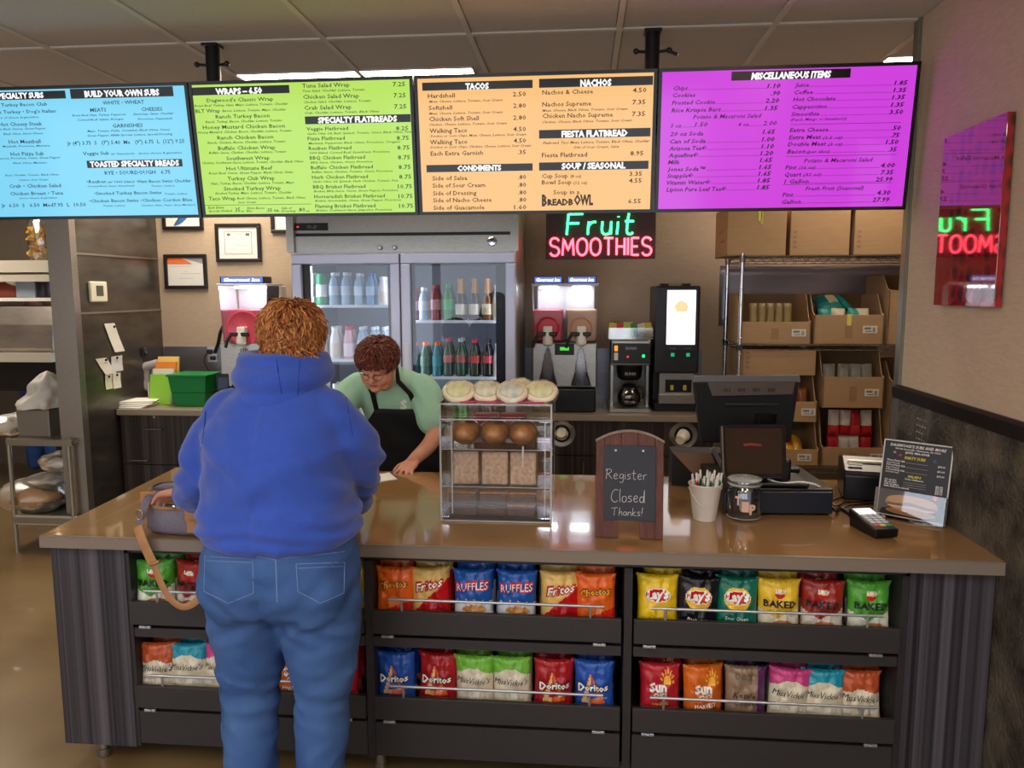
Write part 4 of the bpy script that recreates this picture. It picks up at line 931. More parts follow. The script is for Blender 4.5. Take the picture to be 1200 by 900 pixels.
# glass pot
pz = .03; g = thing('coffee_pot', 'round glass coffee pot with black lid inside the brewer', 'coffee pot', ((a.x+b.x)/2, 5.19, BZ+pz))
obj('glass_bowl', MB().lathe([(.045, 0), (.070, .018), (.080, .05), (.074, .085), (.052, .118), (.045, .13)], (0, 0, 0), 32), glassy('pot_glass', (.45, .42, .40), .12, .03), g, smooth=40)
obj('coffee', MB().lathe([(.043, .003), (.068, .02), (.074, .034), (0.0, .034)], (0, 0, 0), 28), mat('coffee_brown', '#120806', .1), g, smooth=40)
obj('collar', MB().lathe([(.047, .116), (.049, .14), (.03, .15), (0, .152)], (0, 0, 0), 28), M_black, g, smooth=40)
obj('handle', MB().tube([(.045, -.01, .13), (.085, -.03, .128), (.098, -.035, .09), (.088, -.03, .05)], .009, 8), M_black, g, smooth=40)
# packet box on top of the brewer
q = P(740, 385, Y=5.2)
bx = thing('packet_box', 'clear box of tea and sugar packets on the coffee brewer', 'box', ((a.x+b.x)/2, 5.22, BZ+zt-.004))
obj('tray', MB().span((-.145, -.09, 0), (.145, .09, .006)).span((-.145, -.09, 0), (.145, -.084, .075)).span((-.145, .084, 0), (.145, .09, .075)).span((-.145, -.09, 0), (-.139, .09, .075)).span((.139, -.09, 0), (.145, .09, .075)), glassy('clear_tray', (.9, .9, .88), .15, .1), bx)
random.seed(5)
for k in range(11):
    cc = ['#c9a83a', '#3a7a3c', '#b0332e', '#c8c2b0', '#a5b84a'][k % 5]
    tag(obj('sugar_packet', MB().box((0, 0, 0), (.05, .012, .085+.02*random.random()), ry=radians(random.uniform(-14, 14)), rx=radians(-10), ch=.003), mat('packet'+cc.strip('#'), cc, .45), loc=(bx.location.x-.12+.024*k, 5.18+.03*(k % 2), BZ+zt+.055)), '%s packet from the left in the clear box on the coffee brewer' % ['first', 'second', 'third', 'fourth', 'fifth', 'sixth', 'seventh', 'eighth', 'ninth', 'tenth', 'eleventh'][k], 'packet', 'packets on the coffee brewer')

# cappuccino machine
a = P(766, 477, Y=5.1); b = P(818, 477, Y=5.1); W = b.x-a.x; zt = P(790, 335, Y=5.1).z-BZ
t = thing('cappuccino_machine', 'tall black hot-drink machine with a bright lit panel', 'drink machine', ((a.x+b.x)/2, 5.3, BZ))
def Z_(py): return P(790, py, Y=5.1).z-BZ
obj('body', MB().box((0, .03, (zt+Z_(438))/2), (W, .42, zt-Z_(438)), ch=.012).box((0, .14, zt/2), (W*.96, .22, zt-.02), ch=.01), mat('graphite_body', '#1b191c', .35), t)
obj('top_hinge', MB().box((-W*.25, .0, zt+.006), (.05, .1, .02), ch=.004).box((W*.25, 0, zt+.006), (.05, .1, .02), ch=.004), M_black, t)
lx = W*.08
o = obj('lit_panel', MB().box((lx, -.183, (Z_(340)+Z_(404))/2), (W*.64, .006, Z_(340)-Z_(404)), ch=.02), mat('panel_white_lit', '#ffffff', .3, emis='#f6f2f6', estr=1.5), t)
pic = MB().lathe([(.025, 0), (.036, .05)], (lx, -.1875, Z_(363)), 2, sy=.01)
pm = MB(); cx, cz = lx, Z_(362)
pm.add([(cx-.035, -.1872, cz-.02), (cx+.035, -.1872, cz-.02), (cx+.045, -.1872, cz+.02), (cx+.025, -.1872, cz+.045), (cx, -.1872, cz+.055), (cx-.025, -.1872, cz+.045), (cx-.045, -.1872, cz+.02)], [tuple(range(7))])
obj('cup_picture', pm, mat('picture_cream', '#ffffff', .5, emis='#f0c070', estr=.9), o)
bt = MB().box((lx, -.182, Z_(415)), (W*.8, .006, .055))
o = obj('button_strip', bt, M_black, t)
for s in (-1, 1): obj('green_button', MB().box((lx+s*.05, -.187, Z_(416)), (.024, .006, .024), ch=.003), mat('button_green', '#0c6a4a', .3, emis='#18a878', estr=.9), o)
tx = MB()
for s, n in ((-1, 'Vanilla'), (1, 'Mocha')): put_text(tx, n, lambda u, v, l: Vector((u, -.186, v)), lx+s*.05, Z_(409), .008, .04, 'c')
obj('lettering', tx, mat('pale_print', '#8a8a8a', .5), o)
obj('nozzle_bay', MB().span((-W*.40+lx*.6, -.12, Z_(470)), (W*.42, -.02, Z_(425))), M_steel, t)
nb = MB().span((-W*.42+lx*.6, -.16, Z_(474)), (W*.44, -.02, Z_(464))); obj('drip_tray', nb, M_steel, t)
for s in (-1, 1):
    o = obj('spout', MB().cyl((lx+s*.045, -.13, Z_(437)), (lx+s*.045, -.13, Z_(428)), .012, seg=12), M_chrome, t)
    obj('yellow_arrow', MB().box((lx+s*.042, -.123, Z_(456)), (.022, .004, .035), ch=.004), mat('arrow_yellow', '#c8b42a', .4), t)
obj('lower_panel', MB().box((lx, -.1215, Z_(454)), (W*.60, .003, .085)), M_black, t)
obj('foot_block', MB().box((0, .02, Z_(474)/2), (W*.94, .34, Z_(474)), ch=.005), M_black, t)
# foam cups between the machine and the rack
for k, (px, py, lb) in enumerate([(827, 470, 'left'), (836, 470, 'right')]):
    q = P(px, py, Y=5.25)
    t = thing('foam_cup_stack', '%s one of the two pale cup stacks right of the hot-drink machine' % lb, 'cup stack', (.80+.005*k if k == 0 else .835, 5.22 if k == 0 else 5.42, BZ))
    mb = MB(); 
    for j in range(6-k): mb.lathe([(.024, .018*j), (.034, .09+.018*j), (.036, .092+.018*j), (.033, .094+.018*j)], (0, 0, 0), 18)
    obj('cup', mb, mat('dim_white_foam', '#b5aca2', .6), t, smooth=40)

# ================================================================== LED SIGN
q0, q1 = P(640, 249, Y=5.40), P(768, 303, Y=5.40); W = q1.x-q0.x; H = q0.z-q1.z
t = thing('led_sign', 'lit sign with green and red lettering hanging over the slush machine', 'neon sign', ((q0.x+q1.x)/2, 5.40, (q0.z+q1.z)/2))
obj('backboard', MB().box((0, .014, 0), (W, .022, H), ch=.004), mat('sign_board', '#3a2528', .45), t)
STR = {'F': [[(0, 0), (0, 1)], [(0, 1), (.7, 1)], [(0, .55), (.55, .55)]], 'r': [[(0, 0), (0, .62)], [(0, .4), (.15, .58), (.35, .6)]], 'u': [[(0, .62), (.02, .15), (.2, 0), (.4, .12), (.42, .62)], [(.42, .62), (.44, 0)]],
 'i': [[(0, 0), (0, .6)], [(0, .82), (0, .86)]], 't': [[(.15, 1), (.13, .15), (.3, 0), (.42, .08)], [(0, .62), (.42, .62)]],
 'S': [[(.6, .85), (.45, 1), (.15, 1), (0, .8), (.1, .58), (.5, .45), (.62, .22), (.45, 0), (.15, 0), (0, .15)]], 'M': [[(0, 0), (.08, 1), (.4, .3), (.72, 1), (.8, 0)]], 'O': [[(.35, 1), (.08, .85), (0, .5), (.08, .15), (.35, 0), (.62, .15), (.7, .5), (.62, .85), (.35, 1)]],
 'T': [[(0, 1), (.65, 1)], [(.32, 1), (.32, 0)]], 'H': [[(0, 0), (0, 1)], [(.55, 0), (.55, 1)], [(0, .5), (.55, .5)]], 'I': [[(0, 0), (0, 1)]], 'E': [[(.5, 1), (0, 1), (0, 0), (.5, 0)], [(0, .5), (.42, .5)]]}
def strokes(word, x0, z0, h, width, gap, r, slant=0):
    ws = [max([p[0] for s_ in STR[ch] for p in s_]+[0.02]) for ch in word]; tot = sum(ws)+gap*(len(word)-1); k = width/tot; x = 0; mb = MB()
    for ch, w_ in zip(word, ws):
        for s_ in STR[ch]:
            pts = [Vector((x0+(x+a_)*k+slant*b_*h, -.008, z0+b_*h)) for a_, b_ in s_]
            if len(pts) > 2:
                pp = []
                for i_ in range(len(pts)-1):
                    for j_ in range(4):
                        u_ = j_/4; P0 = pts[max(i_-1, 0)]; P1 = pts[i_]; P2 = pts[i_+1]; P3 = pts[min(i_+2, len(pts)-1)]
                        pp.append(.5*((2*P1)+(P2-P0)*u_+(2*P0-5*P1+4*P2-P3)*u_*u_+(3*P1-P0-3*P2+P3)*u_**3) if ch not in 'MEF' else P1.lerp(P2, u_))
                pts = pp+[pts[-1]]
            mb.tube(pts, r, 6)
        x += w_+gap
    return mb
obj('green_lettering', strokes('Fruit', -W*.31, H*.02, H*.44, W*.60, .30, .0072, .08), mat('led_green', '#88ffaa', .4, emis='#2cff80', estr=7), t)
obj('red_lettering', strokes('SMOOTHIES', -W*.46, -H*.42, H*.36, W*.92, .24, .0072), mat('led_red', '#ffb0b0', .4, emis='#ff3c50', estr=7), t)
cb = MB()
for s in (-1, 1): cb.tube([(s*W*.4, .01, H/2), (s*W*.4, .08, H/2+.2), (s*W*.4, .14, ZC-t.location.z)], .0025, 5)
obj('hanging_chain', cb, M_alu, t)
# ================================================================== GLASS-DOOR FRIDGE
RY = 4.76                                   # front of the doors
xl, xr = P(340, 298, Y=RY).x, P(604, 298, Y=RY).x
def fz(py): return P(470, py, Y=RY).z
def fx(px, py=370, Y=RY): return P(px, py, Y=Y).x
fr = thing('glass_door_fridge', 'stainless two-door glass drinks fridge behind the cashier', 'fridge', ((xl+xr)/2, 5.15, 0))
zdt = fz(296.5); ztop = 2.24
def fpart(n, mb, m_, parent=fr, **k):
    o = obj(n, mb, m_, parent, world=False, **k)
    o.data.transform(Matrix.Translation(-Vector(fr.location))); return o
M_whin = mat('fridge_liner', '#7d848e', .45)
BY1 = 5.56
fpart('body', MB().span((xl, RY+.05, .12), (xl+.05, BY1, ztop)).span((xr-.05, RY+.05, .12), (xr, BY1, ztop)).span((xl+.05, BY1-.05, .12), (xr-.05, BY1, ztop)).span((xl+.05, RY+.05, .12), (xr-.05, BY1-.05, .30)).span((xl+.05, RY+.05, zdt-.01), (xr-.05, BY1-.05, ztop)), M_steel)
fpart('liner', MB().span((xl+.05, RY+.10, .30), (xl+.06, BY1-.05, zdt-.02)).span((xr-.06, RY+.10, .30), (xr-.05, BY1-.05, zdt-.02)).span((xl+.06, BY1-.07, .30), (xr-.06, BY1-.05, zdt-.02)), M_whin)
# header: two stepped stainless panels with corner posts
z1, z2 = fz(276), fz(272)
fpart('header_panel', MB().span((xl+.03, RY+.012, zdt+.006), (xr-.03, RY+.055, z1)), M_steel)
fpart('header_panel', MB().span((xl+.03, RY+.022, z2), (xr-.03, RY+.055, ztop)), M_steel)
fpart('corner_post', MB().span((xl-.018, RY-.01, zdt+.008), (xl+.030, RY+.06, ztop)), M_steel); fpart('corner_post', MB().span((xr-.030, RY-.01, zdt+.008), (xr+.018, RY+.06, ztop)), M_steel)
fpart('shadow_gap', MB().span((xl+.02, RY+.03, z1), (xr-.02, RY+.05, z2)), M_black)
o = fpart('control_panel', MB().span((fx(344, 265), RY+.012, fz(269)), (fx(383, 265), RY+.024, fz(260))), M_black)
fpart('red_light', MB().box((fx(352), RY+.010, fz(264.5)), (.012, .004, .008)), mat('red_led', '#ff3020', .4, emis='#ff3020', estr=1.5), o)
tx = MB(); put_text(tx, 'TRUE', lambda u, v, l: Vector((u, RY+.0105, v)), fx(362), fz(267), .022, .07, 'l', .05, .3); fpart('lettering', tx, M_chrome, o)
fpart('badge', MB().lathe([(.030, 0), (.030, .008), (.024, .010), (.022, .007), (.0, .008)], (fx(577), RY+.012, fz(284)), 24, axis='y'), M_chrome, smooth=40)
for px in (454, 474): fpart('hinge_pin', MB().lathe([(.016, 0), (.016, .014), (.010, .022)], (fx(px-7 if px == 454 else px-10), RY+.011, fz(290)), 14, axis='y'), M_chrome, smooth=40)
fpart('foot', MB().cyl((xl+.08, RY+.12, 0), (xl+.08, RY+.12, .12), .03), M_black); fpart('foot', MB().cyl((xr-.08, RY+.12, 0), (xr-.08, RY+.12, .12), .03), M_black)
fpart('foot', MB().cyl((xl+.08, 5.5, 0), (xl+.08, 5.5, .12), .03), M_black); fpart('foot', MB().cyl((xr-.08, 5.5, 0), (xr-.08, 5.5, .12), .03), M_black)
fpart('centre_post', MB().span((fx(469)-.03, RY+.06, .30), (fx(469)+.03, RY+.10, zdt-.01)), M_black)
M_dgl = glassy('fridge_glass', (.90, .93, .96), .02, .01)
M_df = mat('door_frame_silver', '#c3c5dc', .38, .35)
xm = fx(469.5)
for k, (a, b) in enumerate([(xl+.002, xm-.003), (xm+.003, xr-.002)]):
    zb_, zt_ = .16, zdt-.004; e = .062
    d = fpart('door', MB().box(((a+b)/2, RY+.022, zt_-e/2), (b-a, .044, e), ch=.006).box(((a+b)/2, RY+.022, zb_+e/2), (b-a, .044, e), ch=.006).box((a+e/2, RY+.022, (zb_+zt_)/2), (e, .044, zt_-zb_-2*e), ch=.006).box((b-e/2, RY+.022, (zb_+zt_)/2), (e, .044, zt_-zb_-2*e), ch=.006), M_df)
    g = MB().span((a+e, RY+.034, zb_+e), (a+e+.022, RY+.044, zt_-e)).span((b-e-.022, RY+.034, zb_+e), (b-e, RY+.044, zt_-e)).span((a+e, RY+.034, zt_-e-.012), (b-e, RY+.044, zt_-e))
    if k == 0: g.span((a+e, RY+.034, zb_+e), (a+e+.05, RY+.045, zt_-e))
    else: g.span((b-e-.062, RY+.034, zb_+e), (b-e, RY+.045, zt_-e))
    fpart('gasket', g, M_black, d)
    fpart('glass_pane', MB().quad((a+e, RY+.026, zb_+e), (b-e, RY+.026, zb_+e), (b-e, RY+.026, zt_-e), (a+e, RY+.026, zt_-e)), M_dgl, d)
    hx = b-e/2 if k == 0 else a+e/2
    fpart('handle', MB().span((hx-.014, RY-.004, .75), (hx+.014, RY+.001, fz(402))).box((hx, RY-.006, fz(403)), (.034, .006, .01)), mat('handle_grey', '#d5d7e0', .4, .3), d)
# lights: real tubes beside the centre post, shining into the cabinet
M_fl = mat('fridge_tube', '#ffffff', .4, emis='#e4ecff', estr=13.0)
for x in (xl+.085, xm-.02, xm+.02, xr-.085): fpart('light_tube', MB().cyl((x, RY+.118, .35), (x, RY+.118, zdt-.06), .011, seg=8), M_fl)
SHELVES = {}
M_wire = mat('white_wire', '#d5d8dc', .4)
SH = {0: [fz(358)+.0, fz(422), fz(422)-.36, fz(422)-.70], 1: [fz(376), fz(441.5), fz(441.5)-.36, fz(441.5)-.70]}
for k in (0, 1):
    a, b = (xl+.065, xm-.035) if k == 0 else (xm+.035, xr-.065)
    # the shelf front edge stands RY+.14 back: correct its height for the extra depth
    for z in SH[k]:
        z_ = 1.70+(z-1.70)*(RY+.14)/RY
        s = MB().span((a, RY+.14, z_-.014), (b, RY+.148, z_+.004)).span((a, RY+.15, z_-.006), (b, RY+.152, z_-.002))
        n = 34
        for i in range(n+1): x = a+(b-a)*i/n; s.span((x-.0016, RY+.146, z_-.004), (x+.0016, BY1-.08, z_))
        for y in (RY+.3, RY+.5, BY1-.09): s.span((a, y, z_-.008), (b, y+.005, z_-.004))
        fpart('wire_shelf', s, M_wire); SHELVES.setdefault(k, []).append(z_)
# ---- bottles and cans
def bottle_prof(kind):
    if kind == 'soda': return [(.024, 0), (.030, .004), (.032, .02), (.030, .06), (.0325, .10), (.032, .135), (.022, .175), (.0125, .200), (.0125, .212)]
    if kind == 'glass': return [(.028, 0), (.030, .005), (.0305, .10), (.028, .125), (.017, .155), (.0125, .185), (.0125, .222)]
    if kind == 'milk': return [(.030, 0), (.034, .005), (.034, .11), (.030, .14), (.022, .165), (.020, .185)]
    if kind == 'can': return [(.024, 0), (.0335, .008), (.0335, .172), (.028, .182), (.0275, .184)]
    return [(.026, 0), (.031, .004), (.031, .03), (.029, .05), (.031, .07), (.031, .13), (.024, .16), (.0135, .185), (.0135, .195)]
BOT = {}
def bottle_meshes(kind, body, cap, label, clear):
    key = (kind, body, cap, label, clear)
    if key in BOT: return BOT[key]
    pr = bottle_prof(kind); zt = pr[-1][1]; r = pr[-1][0]
    mb_ = mat('bottle_'+body.strip('#')+kind, body, .15, trans=0, coat=.15)
    bm_ = mesh_of(MB().lathe(pr, seg=14), 'bottle', mb_, 40)
    parts = []
    if cap:
        ch = .018 if kind != 'milk' else .02
        parts.append(('cap', mesh_of(MB().lathe([(r+.002, zt-.003), (r+.0025, zt+ch*.8), (r+.001, zt+ch)], seg=12), 'cap', mat('cap_'+cap.strip('#'), cap, .35), 40)))
        if kind == 'glass': parts.append(('neck_foil', mesh_of(MB().lathe([(.0175, .156), (.0135, .188), (.0135, .222)], seg=12), 'neck_foil', mat('cap_'+cap.strip('#'), cap, .35), 40)))
    if label:
        z0, z1 = {'soda': (.085, .13), 'glass': (.035, .095), 'milk': (.02, .10), 'can': (.05, .12)}.get(kind, (.065, .125))
        rr = {'soda': .0332, 'glass': .0312, 'milk': .0347, 'can': .0342}.get(kind, .0318)
        parts.append(('label', mesh_of(MB().lathe([(rr, z0), (rr+.0004, (z0+z1)/2), (rr, z1)], seg=14), 'label', mat('lab_'+label.strip('#'), label, .4), 40)))
    BOT[key] = (bm_, parts); return BOT[key]
def bottle(x, y, z, spec, label, group, nm='drink_bottle', sc=1.0, cat='bottle'):
    bm_, parts = bottle_meshes(*spec)
    o = bpy.data.objects.new(nm, bm_); COL.objects.link(o); o.location = (x, y, z+.001); o.scale = (sc, sc, sc)
    tag(o, label, cat, group)
    for n, m_ in parts: obj(n, m_, None, o)
    return o
S = {'greencan': ('can', '#1f8a55', None, '#d8ded6', 0), 'whitecan': ('can', '#cfd6cf', None, '#2d7a4b', 0), 'clear': ('juice', '#9fb9cf', '#dfe6ee', '#c6d2de', 1), 'blue': ('juice', '#6f9cc4', '#4b78b8', '#a8c2da', 1),
 'milk': ('milk', '#dcdad6', '#c92b38', '#c3bcc4', 0), 'milkw': ('milk', '#e2e0dc', '#e8e6e2', '#d6c9b8', 0), 'pink': ('milk', '#d9a9b4', '#cf3244', '#e2cfd4', 0), 'red': ('juice', '#8c2f3c', '#b33846', '#c68a94', 0), 'green': ('juice', '#0c7a34', '#1c9a4a', '#2aa24e', 0),
 'root': ('glass', '#2b150c', '#c08a3a', '#d9cfb8', 0), 'cream': ('glass', '#7a4a28', '#c9862e', '#e2d3a8', 0), 'orangecap': ('juice', '#4f6a5a', '#e0662c', '#5f7a68', 0), 'teal': ('juice', '#1d6f80', '#e0662c', '#2c8494', 0),
 'cola': ('soda', '#180c0a', '#c8232c', '#b0202c', 0), 'colaw': ('soda', '#180c0a', '#2a2424', '#b03a42', 0), 'dcola': ('soda', '#3a4a42', '#c9535a', '#b86a6e', 0), 'gcola': ('soda', '#0d3a22', '#b9bdc0', '#9a3a40', 0), 'lime': ('soda', '#127a3a', '#2ba04c', '#5fbf4a', 0)}
DN = ['left', 'right']; LV = ['top', 'second', 'third', 'bottom']
def rowof(k, lv, items, desc):
    z = SHELVES[k][lv]; yy = RY+.19
    for n, (px, sp, d, sc) in enumerate(items):
        for r in range(2):
            y = yy+.085*r; x = P(px, 400, Y=yy).x+(.0 if r == 0 else .0)
            bottle(x, y, z, S[sp], '%s, %s in %s row, %s door %s shelf' % (d.replace(' a ', ' ').replace(' an ', ' '), ['first', 'second', 'third', 'fourth', 'fifth', 'sixth', 'seventh', 'eighth', 'ninth'][n], ['front', 'back'][r], DN[k], LV[lv]),
                   'drinks on the %s shelf, %s door' % (LV[lv], DN[k]), 'drink_can' if 'can' == S[sp][0] else 'drink_bottle', sc, 'can' if 'can' == S[sp][0] else 'bottle')
rowof(0, 0, [(364, 'whitecan', 'tall white and green can', 1.15), (379, 'greencan', 'tall green can', 1.12), (393, 'clear', 'clear pale-blue bottle', 1.0), (407, 'clear', 'clear pale-blue bottle', 1.0), (422, 'clear', 'clear pale-blue bottle', .98), (436, 'blue', 'light blue bottle', .98), (450, 'milkw', 'white bottle', .9)], '')
rowof(0, 1, [(362, 'cola', 'dark bottle with a red cap', 1.0), (377, 'milk', 'white bottle with a red cap', 1.05), (393, 'milkw', 'white bottle with a white cap', 1.05), (409, 'pink', 'pinkish white bottle with a red cap', 1.05), (424, 'clear', 'clear bottle', 1.0), (438, 'clear', 'clear bottle', 1.0), (451, 'clear', 'clear bottle', 1.0)], '')
rowof(0, 2, [(362, 'milk', 'white bottle with a red cap', 1.0), (377, 'milkw', 'white bottle', 1.0), (392, 'milkw', 'white bottle', 1.0), (407, 'milk', 'white bottle with a red cap', 1.0), (422, 'milkw', 'white bottle', 1.0), (437, 'blue', 'light blue bottle', 1.0), (451, 'milkw', 'white bottle', 1.0)], '')
rowof(1, 0, [(485, 'red', 'dim red bottle', 1.0), (497, 'clear', 'clear bottle', 1.0), (511, 'red', 'red bottle with a pale label', 1.08), (526, 'green', 'green bottle', 1.1), (540, 'root', 'dark root-beer style bottle with a gold neck', 1.12), (556, 'root', 'dark glass bottle with cream label', 1.12), (571, 'cream', 'amber glass bottle with a gold neck', 1.12), (584, 'milkw', 'pale bottle', 1.12)], '')
rowof(1, 1, [(484, 'teal', 'teal bottle with an orange cap', 1.0), (498, 'orangecap', 'grey-green bottle with an orange cap', 1.05), (512, 'teal', 'teal bottle with an orange cap', 1.05), (525, 'dcola', 'grey-green soda bottle with a pink-red cap', 1.08), (540, 'gcola', 'dark green soda bottle with a silver cap', 1.08), (556, 'cola', 'cola bottle with a red cap', 1.05), (571, 'colaw', 'cola bottle with a dark cap', 1.05), (584, 'milkw', 'pale bottle', 1.05)], '')
rowof(1, 2, [(485, 'lime', 'bright green soda bottle', 1.0), (499, 'lime', 'bright green soda bottle', 1.0), (513, 'lime', 'bright green soda bottle', 1.0), (528, 'lime', 'bright green soda bottle', 1.0), (542, 'lime', 'bright green soda bottle', 1.0), (557, 'cola', 'cola bottle with a red cap', 1.0), (572, 'cola', 'cola bottle with a red cap', 1.0), (585, 'lime', 'bright green soda bottle', 1.0)], '')

# ================================================================== WIRE RACK WITH CARTONS
KY0, KY1 = 4.86, 5.34
kx0, kx1 = P(867, 400, Y=KY0).x, 2.60
def kz(py, Y=KY0): return P(960, py, Y=Y).z
rk = thing('wire_rack', 'chrome wire storage rack stacked with cartons in the back right corner', 'shelf rack', ((kx0+kx1)/2, 5.1, 0))
def kp(n, mb, m_, **k):
    o = obj(n, mb, m_, rk, **k); o.data.transform(Matrix.Translation(-Vector(rk.location))); return o
zs = [kz(300), kz(404.5), kz(548), .16]
for x in (kx0, kx1):
    for y in (KY0, KY1):
        po = MB().cyl((x, y, 0), (x, y, zs[0]+.02), .0128, seg=14)
        z = .2
        while z < zs[0]: po.lathe([(.0128, 0), (.0138, .002), (.0128, .004)], (x, y, z), 14); z += .10
        kp('post', po, M_chrome, smooth=40)
M_rw = mat('rack_wire', '#8f8b86', .25, .95)
for z in zs:
    s = MB()
    for y in (KY0, KY1): s.cyl((kx0, y, z), (kx1, y, z), .0035, seg=6).cyl((kx0, y, z-.030), (kx1, y, z-.030), .0035, seg=6)
    n = 26
    for y in (KY0, KY1):
        pts = [(kx0+(kx1-kx0)*i/(2*n), y, z-(0 if i % 2 else .030)) for i in range(2*n+1)]; s.tube(pts, .0025, 5)
    for x in (kx0, kx1): s.cyl((x, KY0, z), (x, KY1, z), .0035, seg=6).cyl((x, KY0, z-.03), (x, KY1, z-.03), .0035, seg=6)
    for i in range(1, 60): x = kx0+(kx1-kx0)*i/60; s.cyl((x, KY0-.002, z+.003), (x, KY1, z+.003), .002, seg=4)
    for x in (kx0, kx1):
        for y in (KY0, KY1): s.lathe([(.016, -.036), (.021, .002), (.021, .006)], (x, y, z), 12)
    kp('wire_shelf', s, M_rw)
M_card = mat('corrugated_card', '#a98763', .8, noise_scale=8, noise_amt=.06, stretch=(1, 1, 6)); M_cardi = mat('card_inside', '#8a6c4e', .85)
M_lab = mat('shipping_label', '#d9d6cc', .6); M_tapey = mat('yellow_tape', '#d8d46a', .5)
def crate_label(t, x, z, y, w_=.085, h_=.045):
    o = obj('shipping_label', MB().box((x, y-.001, z), (w_, .0015, h_)), M_lab, t)
    mb = MB()
    for i in range(9): mb.box((x-w_*.38+w_*.05*i, y-.0025, z+h_*.15), (w_*.02*(1+(i*7 % 3)*.5), .001, h_*.3))
    for i in range(5): mb.box((x+w_*.28, y-.0025, z-h_*.3+i*h_*.13), (w_*.2, .001, h_*.06))
    mb.box((x-w_*.1, y-.0025, z-h_*.25), (w_*.45, .001, h_*.08)); obj('bar_code', mb, M_ink, o)
def closed_box(px0, px1, pyt, pyb, label, Y=KY0+.03, depth=.42, tape=False, mark=False, zt=None, zb=None):
    a, b = P(px0, pyb, Y=Y), P(px1, pyt, Y=Y); z0, z1 = (zb if zb is not None else a.z), (zt or b.z); W = b.x-a.x
    t = thing('carton', label, 'box', ((a.x+b.x)/2, Y, z0), group='brown cartons on the wire rack')
    obj('box_body', MB().box((0, depth/2, (z1-z0)/2), (W-.004, depth, z1-z0), ch=.004), M_card, t)
    h = z1-z0; obj('flap_seam', MB().box((0, depth/2, h+.0006), (.004, depth-.01, .001)), M_cardi, t)
    if tape: obj('tape_strip', MB().box((W*.05, -.001, h-.045), (.022, .002, .09)).box((W*.05+.01, -.001, h-.055), (.012, .002, .10)), M_tapey, t)
    if mark:
        tx = MB(); put_text(tx, 'THIS SIDE UP', lambda u, v, l: Vector((-W/2+.0015, depth*.5-u, v)), 0, h*.5, .02, .2, 'c', .02); obj('lettering', tx, mat('faded_red_print', '#9a5038', .7), t)
        mb = MB(); mb.box((-W/2+.0015, depth*.35, h*.32), (.001, .14, .012)); obj('printed_mark', mb, mat('faded_red_print', '#9a5038', .7), t)
    else:
        mb = MB()
        for i in range(4): mb.box((-W/2+.03, -.0002+.0, .05+.03*i), (.022, .001, .018))
        mb.xf(Matrix.Translation((0, -.0006, 0))); obj('printed_mark', mb, mat('faint_print', '#9a7454', .8), t)
    return t
def open_box(px0, px1, pyt, pyf, pyb, label, Y=KY0+.03, depth=.40, tag_=True, tape=False, lx=.3, zb=None):
    """open fronted bin carton: sides up to pyt, cut-away front up to pyf"""
    a = P(px0, pyb, Y=Y); b = P(px1, pyf, Y=Y); zt = P(px0, pyt, Y=Y).z; z0 = zb if zb is not None else a.z; W = b.x-a.x; h = zt-z0; hf = b.z-z0
    t = thing('carton', label, 'box', ((a.x+b.x)/2, Y, z0), group='brown cartons on the wire rack'); e = .006
    obj('front_wall', MB().box((0, e/2, hf/2), (W-.004, e, hf), ch=.002), M_card, t)
    for s in (-1, 1):
        x0 = s*(W/2-.002); obj('side_wall', MB().prism([(0, .0), (depth, 0), (depth, h), (depth*.30, h), (.04, hf+.01), (0, hf)], x0-s*e, x0, 'x'), M_card, t)
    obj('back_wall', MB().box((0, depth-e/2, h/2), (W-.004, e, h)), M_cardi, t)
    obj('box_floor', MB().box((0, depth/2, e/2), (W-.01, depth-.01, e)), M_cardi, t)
    obj('crease_print', MB().box((0, -.0008, hf*.45), (.045, .001, hf*.5)), mat('faint_print', '#9a7454', .8), t)
    if tag_: crate_label(t, W*lx, hf*.5, -.001)
    if tape: obj('tape_strip', MB().box((0, -.001, hf-.03), (.025, .002, .07)), M_tapey, t)
    return t, W, hf, h
zS = zs[0]+.006
closed_box(851, 923, 246, 296, 'closed carton with a strip of yellow tape, left on top of the rack', tape=True, mark=True, zb=zS, zt=kz(246)+.03)
closed_box(925, 998, 246, 296, 'plain closed carton in the middle on top of the rack', zb=zS, zt=kz(246)+.03)
zc1 = kz(246)+.03
closed_box(1000, 1074, 246, 296, 'closed carton at the right on top of the rack, by the wall corner', zb=zS, zt=zc1)
t = closed_box(985, 1076, 160, 240, 'upper carton with a white label, stacked on the right-hand top carton', zb=zc1+.002, zt=kz(160))
closed_box(1082, 1160, 246, 296, 'closed carton beyond the wall corner on top of the rack', zb=zS, zt=zc1)
crate_label(t, (P(1068, 200, Y=KY0+.03).x-t.location.x), .10, -.001, .08, .10)
zS = zs[1]+.006
random.seed(11)
M_pk = {}; ON = ['leftmost', 'second from left', 'third from left', 'fourth from left', 'fifth from left']
